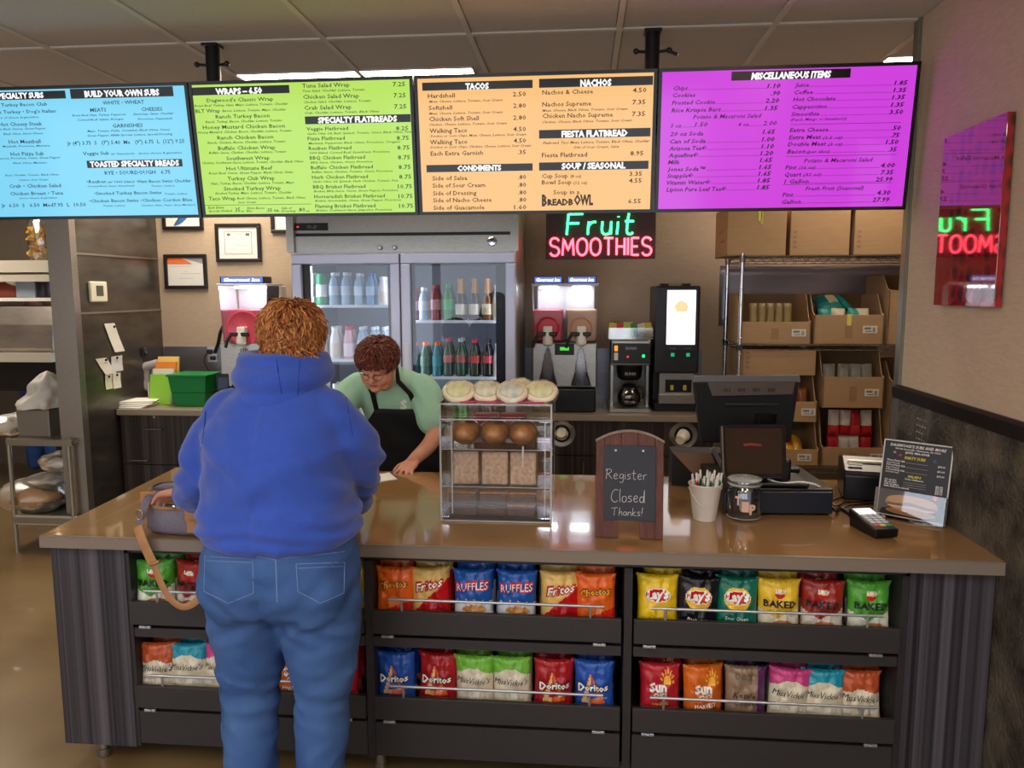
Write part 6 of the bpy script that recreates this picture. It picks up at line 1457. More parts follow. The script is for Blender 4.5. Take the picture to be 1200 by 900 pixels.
for k, (c, x, y) in enumerate(pens):
    cc = {'g': ('green', Mgp2), 'r': ('red', Mrp), 'w': ('white', Mwp)}[c]
    o = thing('pen', '%s pen with a white tip standing in the white bucket' % cc[0] if c != 'w' else 'white pen standing in the white bucket', 'pen', (q.x+x*.6, q.y+.03+y*.6, Z0+.008), group='%s pens in the bucket' % cc[0])
    tip = Vector((x*.55+.006, y*.4, .165+random.uniform(-.012, .008))); b0 = Vector((0, 0, 0))
    obj('barrel', MB().cyl(b0, b0+tip*.84, .0046, seg=10), cc[1], o, smooth=40)
    obj('cap', MB().cyl(b0+tip*.84, b0+tip, .0050, .0034, seg=10).box(b0+tip*.90+Vector((0, -.006, 0)), (.003, .003, .03)), Mwp, o, smooth=40)

# ---- tip jar
q = P(875, 612, Z=CT); jx, jy = q.x, q.y+.055
jr = thing('tip_jar', 'clear glass jar with a folded note and coins inside, left of the card reader', 'jar', (jx, jy, Z0))
obj('glass_wall', MB().lathe([(.0, .001), (.052, .001), (.060, .008), (.061, .10), (.055, .115), (.052, .122), (.058, .128), (.060, .138), (.057, .147), (.052, .149), (.050, .140)], seg=40), glassy('jar_glass', (.93, .95, .94), .10, .02), jr, smooth=50)
rg = MB().lathe([(.0585, .1255), (.0615, .130), (.0585, .134)], seg=40).lathe([(.058, .143), (.0605, .147), (.056, .150)], seg=40).lathe([(.056, .004), (.0612, .008), (.0612, .011)], seg=40)
obj('thick_rim', rg, mat('glass_highlight', '#cfd6d4', .08, alpha=.45), jr, smooth=50)
cn = MB(); random.seed(2)
for k in range(16): cn.lathe([(.011, 0), (.011, .0018)], (random.uniform(-.035, .035), random.uniform(-.035, .035), .004+.0016*(k % 6)), 12)
obj('coins', cn, mat('coin_metal', '#9c8c78', .35, .8), jr, kind='stuff')
def jar_letter(s, a0, z, h, m_):
    mb = MB(); put_text(mb, s, lambda u, v, l: Vector((.0620*sin(u/.062+a0), -.0620*cos(u/.062+a0), v)), 0, z, h, h*.72, 'c', .05, res=2); return mb
lt = thing('jar_paper', 'folded bluish note inside the glass jar', 'note', (jx, jy, Z0+.012))
obj('folded_sheet', MB().box((.008, .01, .045), (.045, .004, .07), rz=.5).box((.0, .02, .04), (.05, .003, .06), rz=-.4), mat('dull_blue_paper', '#8791a6', .6), lt)
obj('lettering', jar_letter('T', -.55, .062, .030, None).merge(jar_letter('I', -.12, .040, .034, None)).merge(jar_letter('P', .30, .030, .034, None)), mat('tip_letter_pink', '#d9ae9c', .6), jr)

# ---- cash drawer with register
cd = thing('cash_drawer', 'wide black cash drawer under the register', 'cash drawer', (.715, 3.03, Z0), radians(3))
obj('case', MB().box((0, .012, .052), (.400, .41, .096), ch=.004), mat('drawer_case', '#101114', .3), cd)
obj('drawer_front', MB().box((0, -.200, .050), (.392, .012, .082), ch=.003), mat('drawer_front', '#191d28', .35), cd)
obj('foot', MB().box((-.16, -.15, .002), (.03, .03, .004)).box((.16, -.15, .002), (.03, .03, .004)), M_black, cd)
# riser behind/left of the drawer, brown reflection painted on its face
a = P(799, 536, Y=3.22); b = P(846, 537, Y=3.22)
sp_ = thing('slanted_riser', 'slanted black riser with a painted brown reflection left of the register', 'stand', ((a.x+b.x)/2-.02, 3.26, Z0))
ra = a-Vector(sp_.location); 
obj('riser_body', MB().prism([(-.10, .0), (.14, .0), (.14, .145), (-.10, .145)], -.02, .10), M_blackm, sp_)
obj('reflection_face', MB().add([(-.10, -.022, .145), (.06, -.022, .145), (.11, -.03, .03), (.02, -.03, .02), (-.10, -.021, .145), (.06, -.021, .145), (.11, -.029, .03), (.02, -.029, .02)], [(0, 3, 2, 1), (4, 5, 6, 7), (0, 1, 5, 4), (1, 2, 6, 5), (2, 3, 7, 6), (3, 0, 4, 7)]), mat('brown_reflection', '#7a5a40', .5), sp_)
def RP(px, py, Y): return P(px, py, Y=Y)
rg = thing('register_screen', 'black point-of-sale monitor seen from behind on the cash drawer', 'register', (.745, 3.03, Z0+.102))
o0 = Vector(rg.location)
def rp(n, mb, m_, par=rg, **k): mb.v = [v-o0 for v in mb.v]; return obj(n, mb, m_, par, **k)
def slab(pts, Yf, thick, skew=0):
    """solid from pixel outline at depth Yf"""
    A = [P(x, y, Y=Yf(y) if callable(Yf) else Yf) for x, y in pts]; B = [p+Vector((0, thick, 0)) for p in A]; n = len(A)
    return MB().add(A+B, [tuple(range(n))[::-1], tuple(range(n, 2*n))]+[(i, (i+1) % n, n+(i+1) % n, n+i) for i in range(n)])
Ym = lambda y: 3.14+(y-445)*.0007
rp('monitor_back', slab([(813, 447), (937, 447), (927, 519), (822, 519)], Ym, .05), M_blackm, bevel=.008)
rp('vent_band', slab([(829, 448), (932, 448), (929, 462), (835, 464)], lambda y: 3.136, .008), mat('warm_grey_plastic', '#4a3c32', .4))
mb = MB(); 
for px in (849, 866, 883, 901):
    for j in range(3): q = P(px+j*3, 457, Y=3.134); mb.box((q.x, 3.134, q.z), (.005, .004, .012))
rp('vent_slot', mb, M_black)
rp('top_edge', slab([(814, 441), (937, 440), (938, 448), (812, 448)], lambda y: 3.145, .03), mat('top_edge_sheen', '#5d5a5c', .3))  # light caught by the tilted top, painted as a paler strip
rp('rib', slab([(850, 472), (912, 472), (912, 475), (850, 475)], lambda y: 3.139, .006), M_black)
rp('neck', MB().tube([(.75, 3.17, Z0+.11), (.745, 3.20, 1.10), (.75, 3.19, 1.2)], [.05, .045, .05], 12).box((.75, 3.16, Z0+.112), (.24, .16, .02), ch=.006), M_black)
cdisp = thing('customer_display', 'tilted customer-facing display with brown reflection painted on the screen in front of the register', 'display', (.72, 2.93, Z0+.103))
o0 = Vector(cdisp.location)
Yc = lambda y: 2.86+(560-y)*.0022
bz = rp('frame', slab([(844, 500), (848, 498), (917, 498), (921, 502), (922, 556), (917, 560), (851, 560), (846, 555)], Yc, .018), mat('display_black', '#161413', .3), cdisp, bevel=.003)
rp('screen_face', slab([(849, 502), (916, 502), (917, 555), (852, 555)], lambda y: Yc(y)-.0015, .004), mat('brown_reflection_glass', '#382a20', .12), cdisp)  # brownish reflection painted in as the screen colour
rp('red_logo', slab([(871, 520), (881, 519), (893, 521), (892, 523), (880, 522), (872, 523)], lambda y: Yc(y)-.0030, .0012), mat('logo_red', '#8c2f22', .5), cdisp)
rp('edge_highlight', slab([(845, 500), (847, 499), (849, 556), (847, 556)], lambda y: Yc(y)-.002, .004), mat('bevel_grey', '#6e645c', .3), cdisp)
rp('stand_arm', MB().box((.73, 2.99, Z0+.15), (.12, .16, .09), ch=.01).box((.73, 2.94, Z0+.11), (.22, .18, .014), ch=.004), M_black, cdisp)
rp('strut', slab([(833, 527), (838, 524), (850, 548), (846, 552)], lambda y: 2.90, .02), mat('strut_grey', '#3b3634', .4), cdisp)
# white cable and black cables
def cable(name, pts, r, m_, label):
    mb = MB(); pp = []
    pts = [Vector(p) for p in pts]
    for i_ in range(len(pts)-1):
        for j_ in range(6):
            u_ = j_/6; A0 = pts[max(i_-1, 0)]; A1 = pts[i_]; A2 = pts[i_+1]; A3 = pts[min(i_+2, len(pts)-1)]
            pp.append(.5*((2*A1)+(A2-A0)*u_+(2*A0-5*A1+4*A2-A3)*u_*u_+(3*A1-A0-3*A2+A3)*u_**3))
    mb.tube(pp+[pts[-1]], r, 7); return tag(obj(name, mb, m_, smooth=True), label, 'cable')
cable('white_cable', [P(900, 561, Y=2.90), P(915, 566, Y=2.86), P(940, 565, Y=2.86), P(960, 570, Y=2.87), P(966, 585, Y=2.90), (.93, 2.92, CT+.004)], .0035, M_white, 'white cable draped over the cash drawer from the customer display')
zz = CT+.0045
cable('coiled_cable', [(.925, 2.95, zz+.03), (.94, 2.86, zz+.012), P(985, 596, Z=CT+.005), (.995, 2.79, zz+.003)], .0075, M_black, 'thick black cable from the cash drawer to the card reader')
cable('black_cable', [(.93, 3.02, zz), (.98, 2.97, zz), (1.03, 3.02, zz), (1.10, 3.03, zz), (1.13, 3.06, zz)], .003, M_black, 'thin black cable looping to the receipt printer, the nearer one')
cable('black_cable', [(.92, 3.08, zz+.03), (.96, 2.93, zz), (1.01, 2.94, zz+.008), (1.07, 2.99, zz), (1.14, 3.02, zz)], .003, M_black, 'thin black cable crossing the counter behind the card reader')
cable('black_cable', [(.925, 3.15, zz+.08), (.945, 3.06, zz+.03), (.95, 2.99, zz), (.99, 3.05, zz), (1.05, 3.10, zz)], .003, M_black, 'thin black cable hanging off the back right corner of the cash drawer')
# ---- receipt printer
pr_ = thing('receipt_printer', 'black box-shaped receipt printer near the right wall', 'printer', (1.155, 3.17, Z0), radians(-12))
obj('case', MB().prism([(-.12, 0), (.11, 0), (.11, .135), (.02, .15), (-.10, .115), (-.12, .10)], -.095, .095, 'x'), mat('printer_black', '#0c0b0c', .35), pr_, bevel=.006)
obj('lid_slot', MB().box((0, -.03, .142), (.15, .01, .004), rx=radians(16)), M_steeld, pr_); obj('buttons', MB().box((-.05, -.065, .134), (.05, .012, .004), rx=radians(16)), mat('grey_button', '#77777a', .4), pr_)
# ---- card reader
cr = thing('card_reader', 'black card reader with a lit white screen and coloured keys', 'card reader', (1.000, 2.665, Z0), radians(12))
TR = Matrix.Translation((0, 0, .022))@Matrix.Rotation(radians(9), 4, 'X')
def kr(n, mb, m_, par=cr, **k): mb.xf(TR); return obj(n, mb, m_, par, **k)
kr('housing', MB().prism([(-.042, -.085), (.042, -.085), (.045, -.02), (.040, .085), (-.040, .085), (-.045, -.02)], -.006, .026, 'z'), M_black, bevel=.005)
obj('underside_wedge', MB().prism([(-.075, 0), (.08, 0), (.08, .028), (-.075, .006)], -.034, .034, 'x'), M_black, cr)
kr('face_plate', MB().box((0, .005, .0268), (.074, .150, .0015), ch=.0005), mat('reader_grey', '#3a3d44', .35), bevel=0)
kr('lit_screen', MB().box((0, .052, .0282), (.062, .042, .0014)), mat('reader_screen', '#ffffff', .2, emis='#f4f4ff', estr=1.1))
key = None
for r in range(4):
    for c in range(3):
        m_ = mat('key_white', '#c5cad4', .4)
        kr('key', MB().box((-.022+.022*c, .018-.018*r, .0290), (.018, .013, .003), ch=.001), m_)
for c, cc in enumerate(('#c9262c', '#e0b820', '#20a052')): kr('key', MB().box((-.022+.022*c, -.056, .0290), (.019, .013, .003), ch=.001), mat('key'+cc.strip('#'), cc, .4), label='%s key' % ['red', 'yellow', 'green'][c])
# ---- flyer in clear stand
A = Vector((1.085, 2.868, Z0)); B = Vector((1.268, 2.722, Z0)); uu = (B-A).normalized(); back = Vector((-uu.y, uu.x, 0)); W2 = (B-A).length
fl = thing('flyer_stand', 'clear stand with a dark sandwich price flyer by the right wall', 'flyer stand', tuple((A+B)/2), atan2(uu.y, uu.x))
hh = .285; lean = radians(11); TF = Matrix.Rotation(-lean, 4, 'X')
def fp(n, mb, m_, par=fl, **k): mb.xf(TF); return obj(n, mb, m_, par, **k)
sh_ = fp('flyer_sheet', MB().box((0, 0, hh/2+.008), (W2-.008, .0012, hh-.01)), mat('flyer_black', '#15111a', .35))
bdr = MB(); w2, h0, h1 = W2/2-.002, .008, hh
for a, b in (((-w2, h0), (w2, h0+.004)), ((-w2, h1-.004), (w2, h1)), ((-w2, h0), (-w2+.004, h1)), ((w2-.004, h0), (w2, h1))): bdr.span((a[0], -.003, a[1]), (b[0], .003, b[1]))
fp('white_border', bdr, mat('stand_edge', '#cfc8c4', .3))
fp('clear_sheet', MB().span((-w2, .002, .006), (w2, .003, hh)), M_clear)
obj('foot', MB().span((-w2, -.004, 0), (w2, .09, .003)), M_clear, fl)
pk = MB().span((-w2-.001, -.030, .004), (w2+.001, -.028, .105)).span((-w2-.001, -.03, .004), (-w2+.002, 0, .105)).span((w2-.002, -.03, .004), (w2+.001, 0, .105))
fp('pocket', pk, M_clear)
def FT(u, v, l): return Vector((u, -.0008-l*.3, v))
def ftext(col, items, nm='lettering'):
    mb = MB()
    for s, x, z, h, wd, al, sh2 in items: put_text(mb, s, FT, x, z, h, wd, al, .02, sh2, res=1)
    return fp(nm, mb, mat('flyer_'+col.strip('#'), col, .5), sh_)
ftext('#e2ddd8', [("DAGWOOD'S SUBS AND MORE", 0, .262, .010, .185, 'c', .2), ('740 4th Street NE • Watertown, SD 57201', 0, .252, .0055, .15, 'c', 0), ('(605) 886-6968', 0, .240, .008, .08, 'c', 0)]+
      [(s, -w2+.016, z, h, wd, 'l', 0) for s, z, h, wd in [('Three Party Sub', .207, .0065, .062), ('Feeds 8-10 People', .199, .0045, .045), ('4 Foot Party Sub', .190, .0065, .064), ('Feeds 12-15 People', .182, .0045, .045), ('6 Foot Party Sub', .173, .0065, .064), ('Feeds 20-25 People', .165, .0045, .045), ('(16 oz) pint', .136, .006, .04), ('(32 oz) quart', .128, .006, .042), ('(128 oz) gallon', .120, .006, .05), ('Italian Pasta Fruit seasonal', .112, .006, .085), ]]+
      [(s, w2-.020, z, .0065, .024, 'r', 0) for s, z in [('$38.00', .205), ('$50.00', .188), ('$95.00', .171), ('$4.00', .134), ('$7.35', .126), ('$25.99', .118), ('$27.99', .110)]]+[('Potato & Macaroni', 0, .146, .0055, .06, 'c', 0), ]
      +[('.'*26, -w2+.080, z, .004, .075, 'l', 0) for z in (.207, .190, .173, .136, .128, .120)])
ftext('#e6c62a', [('PARTY SUBS', -.005, .220, .010, .07, 'c', .2), ('SALADS', 0, .155, .009, .045, 'c', .2)], 'yellow_lettering')
def blob(cx, cz, rx, rz, col, lift=.0002, n=24, wob=.0):
    return MB().add([(cx+cos(2*pi*k/n)*rx, -.0012-lift, cz+sin(2*pi*k/n)*rz*(1+wob*sin(5*2*pi*k/n))) for k in range(n)], [tuple(range(n))])
im = MB(); cols = []
def IM(mb, col):
    if col not in cols: cols.append(col)
    mb.c = [cols.index(col)]*len(mb.f); im.merge(mb)
IM(blob(0, .060, .088, .030, 0), '#b9824a'); IM(blob(0, .070, .084, .020, 0, .0004), '#cf9a5e'); IM(blob(0, .050, .086, .012, 0, .0006, wob=.25), '#7a3226'); IM(blob(0, .046, .08, .006, 0, .0008, wob=.4), '#d9b08c'); IM(blob(0, .030, .084, .013, 0, .001), '#b47c44')
IM(blob(.075, .095, .008, .008, 0, .0009), '#e0305a'); IM(blob(-.055, .232, .006, .004, 0), '#b02a34'); IM(blob(.06, .225, .006, .006, 0), '#2a4a6a'); IM(blob(-.075, .240, .005, .004, 0), '#8a8690')
fp('sandwich_print', im, [mat('fly'+c.strip('#'), c, .5) for c in cols], sh_)

# ---- receipt under the cashier's hand
pts = [P(x, y, Z=CT) for x, y in ((421, 560), (456, 554.5), (466, 562), (431, 567.5))]; c = sum(pts, Vector())/4
t = thing('receipt', 'small white slip of paper on the counter under the fingertips', 'paper', (c.x, c.y, CT+.0006))
obj('slip', MB().add([p-c+Vector((0, 0, .0004)) for p in pts]+[p-c+Vector((0, 0, .0014+.002*(i % 2))) for i, p in enumerate(pts)], [(0, 1, 2, 3)[::-1], (4, 5, 6, 7)]+[(i, (i+1) % 4, 4+(i+1) % 4, 4+i) for i in range(4)]), M_paper, t)

# ---- poster on the right wall
pst = thing('strawberry_poster', 'tall glossy red strawberry picture panel on the right wall', 'poster', (WX-.004, 2.728, 1.935))
M_straw = mat('strawberry_print', '#5a1012', .04, coat=1.0, spec=.8); nt = M_straw.node_tree
tc = nt.nodes.new('ShaderNodeTexCoord'); mp = nt.nodes.new('ShaderNodeMapping'); nt.links.new(tc.outputs['Object'], mp.inputs[0]); mp.inputs['Scale'].default_value = (1, 1, .8)
vo = nt.nodes.new('ShaderNodeTexVoronoi'); vo.inputs['Scale'].default_value = 19; vo.inputs['Randomness'].default_value = .35; nt.links.new(mp.outputs[0], vo.inputs['Vector'])
ra_ = nt.nodes.new('ShaderNodeValToRGB'); el = ra_.color_ramp.elements; el[0].position = .10; el[0].color = lin('#b47a40'); el[1].position = .55; el[1].color = lin('#981820')
e1 = el.new(.16); e1.color = lin('#2a0506'); e2 = el.new(.30); e2.color = lin('#4c0a0d')
nt.links.new(vo.outputs['Distance'], ra_.inputs[0]); nt.links.new(ra_.outputs[0], nt.nodes['Principled BSDF'].inputs['Base Color'])
obj('print_panel', MB().box((-.012, 0, 0), (.024, .415, .588), ch=.002), M_straw, pst)

# ---- handbag on the counter
hbx = thing('handbag', 'grey-lavender handbag with tan leather trim on the left of the counter', 'handbag', (-1.362, 2.482, Z0), radians(-4))
M_bagg = mat('lavender_grey_canvas', '#716a78', .75, noise_scale=90, noise_amt=.08, bump=.2, bump_scale=160); M_tan = mat('tan_leather', '#a9794e', .5, noise_scale=25, noise_amt=.1, bump=.15, bump_scale=60)
mb = MB().loft([((0, 0, .003), .120, .060), ((0, 0, .02), .134, .075), ((0, 0, .07), .132, .075), ((0, 0, .115), .118, .062), ((0, .0, .155), .108, .050), ((0, 0, .160), .100, .042), ((0, 0, .145), .095, .038), ((0, 0, .03), .09, .04)], 40, 3.0)
obj('bag_body', mb, M_bagg, hbx, smooth=True)
def ringband(z, rx, ry, h, m_, nm, out=.003, front=None):
    mb = MB(); n = 48; e_ = 3.0
    for zz_ in (z-h/2, z+h/2):
        for k in range(n):
            th = 2*pi*k/n; x = math.copysign(abs(cos(th))**(2/e_), cos(th))*(rx+out); y = math.copysign(abs(sin(th))**(2/e_), sin(th))*(ry+out); mb.v.append(Vector((x, y, zz_)))
    for k in range(n): mb.f.append((k, (k+1) % n, n+(k+1) % n, n+k)); mb.c.append(None)
    o = obj(nm, mb, m_, hbx, smooth=True); s_ = o.modifiers.new('s', 'SOLIDIFY'); s_.thickness = .003; s_.offset = 1; return o
ringband(.098, .1215, .068, .012, M_tan, 'leather_band'); ringband(.118, .118, .064, .007, M_tan, 'leather_band'); ringband(.157, .107, .049, .008, mat('dark_piping', '#4a4654', .7), 'top_piping')
obj('zip', MB().box((.02, -.073, .108), (.13, .004, .006)), mat('zip_dark', '#3c3640', .5), hbx)
obj('zip_pull', MB().ball((.005, -.079, .107), .009, 12, 8, (1, .6, 1)).box((.025, -.078, .107), (.03, .003, .005)), M_chrome, hbx, smooth=40)
obj('front_tab', MB().box((.075, -.081, .085), (.062, .008, .055), ch=.004).box((.075, -.081, .045), (.050, .008, .050), ch=.004), M_tan, hbx)
obj('tab_stud', MB().ball((.085, -.087, .107), .007, 10, 6, (1, .5, 1)), M_chrome, hbx)
obj('side_tab', MB().box((-.108, -.050, .105), (.05, .012, .085), rz=radians(35), ch=.004), M_tan, hbx)
loc = Vector(hbx.location)
# flap and strap in world coordinates
def strap(pts, w_, th, m_, nm, ref=None):
    mb = MB(); pp = []; pts = [Vector(p) for p in pts]
    for i_ in range(len(pts)-1):
        for j_ in range(5):
            u_ = j_/5; A0 = pts[max(i_-1, 0)]; A1 = pts[i_]; A2 = pts[i_+1]; A3 = pts[min(i_+2, len(pts)-1)]
            pp.append(.5*((2*A1)+(A2-A0)*u_+(2*A0-5*A1+4*A2-A3)*u_*u_+(3*A1-A0-3*A2+A3)*u_**3))
    pp.append(pts[-1]); mb.tube(pp, w_/2, 8, flat=th/w_, ref=ref or (0, 1, 0))
    inv = (Matrix.Translation(loc)@Matrix.Rotation(radians(-4), 4, 'Z')).inverted(); mb.xf(inv); return obj(nm, mb, m_, hbx, smooth=50)
YS = 2.365
strap([P(192, 572, Y=2.50), P(182, 577, Y=2.46), P(173, 585, Y=2.42), P(167, 600, Y=2.395), P(163, 614, Y=2.375)], .028, .006, M_bagg, 'flap_strap')
strap([P(161, 617, Y=YS+.01), P(166, 632, Y=YS-.005), P(175, 652, Y=YS-.005), P(180, 662, Y=YS-.005)], .034, .006, M_tan, 'strap')
strap([P(180, 660, Y=YS-.01), P(187, 680, Y=YS-.01), P(198, 700, Y=YS-.01), P(213, 711, Y=YS-.01), P(228, 706, Y=YS-.01), P(240, 690, Y=YS-.005), P(247, 665, Y=YS), P(250, 640, Y=2.375), P(250, 625, Y=2.41)], .024, .005, M_tan, 'strap')
strap([P(175, 662, Y=YS-.014), P(187, 658, Y=YS-.014)], .012, .012, M_tan, 'strap_keeper')
inv = (Matrix.Translation(loc)@Matrix.Rotation(radians(-4), 4, 'Z')).inverted()
mb = MB(); c_ = P(164, 603, Y=2.38); mb.tube([c_+Vector((.013*cos(a), -.003, .017*sin(a))) for a in [2*pi*k/14 for k in range(14)]], .0025, 6, closed=True); mb.xf(inv); obj('buckle_ring', mb, mat('brass', '#b9a06a', .25, 1.0), hbx, smooth=True)
strap([P(207, 571, Y=2.56), P(190, 569, Y=2.52), P(176, 574, Y=2.47), P(168, 586, Y=2.43)], .010, .008, M_tan, 'leather_trim')
# ================================================================== PEOPLE
def fold(co, amp, sc=(9, 9, 16), seed=0):
    p = Vector((co.x*sc[0]+seed, co.y*sc[1], co.z*sc[2])); return amp*(noise.noise(p)+.5*noise.noise(p*2.1))
def ridge(co, sc, seed=0, tilt=.0):
    p = Vector(((co.x+co.z*tilt)*sc[0]+seed, co.y*sc[1], (co.z-co.x*tilt)*sc[2])); return max(0, .5-abs(noise.noise(p)+.35*noise.noise(p*2.3)))*2-.5
def limb(mb, pts, rad, seg=18, flat=1.0):
    """tapered tube with round ends through joints"""
    pts = [Vector(p) for p in pts]; pp, rr = [], []
    for i in range(len(pts)-1):
        for j in range(6):
            u = j/6; A0 = pts[max(i-1, 0)]; A1 = pts[i]; A2 = pts[i+1]; A3 = pts[min(i+2, len(pts)-1)]
            pp.append(.5*((2*A1)+(A2-A0)*u+(2*A0-5*A1+4*A2-A3)*u*u+(3*A1-A0-3*A2+A3)*u**3)); rr.append(rad[i]+(rad[i+1]-rad[i])*u)
    pp.append(pts[-1]); rr.append(rad[-1]); mb.tube(pp, rr, seg, flat=flat)
    mb.ball(pp[0], rr[0]*.98, seg, 10); mb.ball(pp[-1], rr[-1]*.98, seg, 10); return mb
M_skin = mat('skin_warm', '#c98d72', .5, spec=.35, noise_scale=60, noise_amt=.05); M_skin2 = mat('skin_flushed', '#d69c82', .5, spec=.35, noise_scale=14, col2='#cb8a70')
M_jean = mat('blue_denim', '#2c4e88', .85, noise_scale=260, noise_amt=.14, bump=.25, bump_scale=380)
nt = M_jean.node_tree; b_ = nt.nodes['Principled BSDF']
n_ = nt.nodes.new('ShaderNodeTexNoise'); n_.inputs['Scale'].default_value = 4.5; tc_ = nt.nodes.new('ShaderNodeTexCoord'); nt.links.new(tc_.outputs['Object'], n_.inputs['Vector'])
mx_ = nt.nodes.new('ShaderNodeMix'); mx_.data_type = 'RGBA'; mx_.blend_type = 'MIX'; mx_.inputs[7].default_value = lin('#4d71a6')
old = b_.inputs['Base Color'].links[0].from_socket; mr_ = nt.nodes.new('ShaderNodeMapRange'); mr_.inputs[1].default_value = .35; mr_.inputs[2].default_value = .75; mr_.inputs[4].default_value = .75
nt.links.new(n_.outputs['Fac'], mr_.inputs[0]); nt.links.new(mr_.outputs[0], mx_.inputs[0]); nt.links.new(old, mx_.inputs[6]); nt.links.new(mx_.outputs[2], b_.inputs['Base Color'])
M_hood = mat('royal_blue_fleece', '#2c4cac', .95, noise_scale=40, noise_amt=.06, bump=.2, bump_scale=260, sheen=.25)
M_seam = mat('blue_seam', '#1d3590', .9); M_stitch = mat('pale_stitch', '#6d84ad', .8)

def finger_hand(mb, wrist, dirv, palmn, length, curls, spread, thumb_side, r=.0085, curl_dir=None):
    """palm plus five tapered fingers. dirv: towards fingertips; palmn: out of the palm (the side fingers curl to)"""
    d = Vector(dirv).normalized(); n = Vector(palmn); n = (n-d*n.dot(d)).normalized(); s = d.cross(n).normalized()*thumb_side   # s points to the thumb side
    w_ = length*.42; palm_l = length*.50; wr = Vector(wrist)
    for k in range(5):
        off = (k-2)/2*w_*.40; mb.tube([wr+s*off*.75, wr+d*palm_l*.5+s*off*1.0, wr+d*palm_l+s*off*1.08], [r*1.45, r*1.65, r*1.25], 12); mb.ball(wr+d*palm_l+s*off*1.08, r*1.25, 12, 8)
    L = [.42, .49, .46, .37]
    for k in range(4):
        off = (1.5-k)/1.5*w_*.42; base = wr+d*palm_l*.92+s*off; a = radians(spread*(1.5-k)); dd = (d*cos(a)+s*sin(a)).normalized(); seg_ = length*L[k]/3; p = base; pts = [p]; ang = 0
        for j in range(3):
            ang += radians(curls*(.7+.2*j)); v = dd*cos(ang)+n*sin(ang); p = p+v*seg_*(1.12-.12*j); pts.append(p)
        rr = [r*1.05, r*.98, r*.9, r*.72]; mb.tube(pts, rr, 12)
        for q_, r_ in zip(pts, rr): mb.ball(q_, r_, 12, 8)
    base = wr+d*palm_l*.22+s*w_*.42; t1 = base+(d*.55+s*.75+n*.25).normalized()*length*.22; t2 = t1+(d*.85+s*.35+n*.3).normalized()*length*.17; t3 = t2+(d*.95+s*.1+n*.3).normalized()*length*.12
    pts = [base-s*.01, t1, t2, t3]; rr = [r*1.5, r*1.2, r*1.05, r*.8]; mb.tube(pts, rr, 12)
    for q_, r_ in zip(pts, rr): mb.ball(q_, r_, 12, 8)

# ---------------------------------------------------------------- customer
CX, CY_ = -.862, 2.085
pc = thing('person', 'person seen from behind in a royal blue hooded sweatshirt and jeans at the counter', 'person', (CX, CY_, 0))
sk = Vector((-.826, 2.150, 1.566))      # skull centre
# body: one continuous skin figure
mb = MB()
mb.loft([((CX+.005, CY_, .80), .15, .12), ((CX, CY_, .92), .18, .14), ((CX, CY_, 1.05), .175, .135), ((CX, CY_, 1.20), .165, .13), ((CX+.01, CY_+.015, 1.30), .15, .10), ((CX+.02, CY_+.03, 1.37), .10, .075), ((CX+.03, CY_+.04, 1.43), .055, .055)], 28)
limb(mb, [(CX+.04, CY_+.03, 1.42), (sk.x-.005, sk.y-.015, 1.53)], [.062, .055])
mb.ball(sk, .082, 28, 20, (.92, 1.12, 1.18)); mb.ball(sk+Vector((0, .055, -.05)), .055, 20, 14, (1, 1.0, 1.1))
mb.ball(sk+Vector((0, .105, -.035)), .016, 10, 8); mb.ball(sk+Vector((0, .085, -.085)), .022, 12, 8)
for s in (-1, 1): mb.ball(sk+Vector((s*.080, .005, -.025)), .024, 12, 8, (.35, .7, 1.2))
WRL = Vector((-1.300, 2.345, 1.045)); WRR = Vector((-.80, 2.56, .93))
LA = [(-.985, CY_+.03, 1.315), (-1.12, 2.12, 1.16), (-1.215, 2.27, 1.065), WRL]; RA = [(-.745, CY_+.03, 1.315), (-.66, 2.19, 1.22), (-.73, 2.42, 1.02), WRR]
limb(mb, LA, [.05, .042, .036, .028]); limb(mb, RA, [.05, .044, .036, .028])
finger_hand(mb, WRL, (-.75, .45, -.20), (.1, -.3, -1), .165, 22, 6, -1); finger_hand(mb, WRR, (-.4, .8, -.2), (0, 0, -1), .165, 18, 6, 1)
LL = [(CX-.100, CY_, .86), (CX-.124, CY_+.02, .50), (CX-.12, CY_-.01, .09)]; RL = [(CX+.100, CY_, .86), (CX+.100, CY_+.02, .50), (CX+.092, CY_-.01, .09)]
for L_ in (LL, RL): limb(mb, L_, [.095, .058, .036]); limb(mb, [L_[2], Vector(L_[2])+Vector((0, .10, -.04))], [.035, .028])
me = organic('body', mb, .007, 4); put('body', me, M_skin, pc)
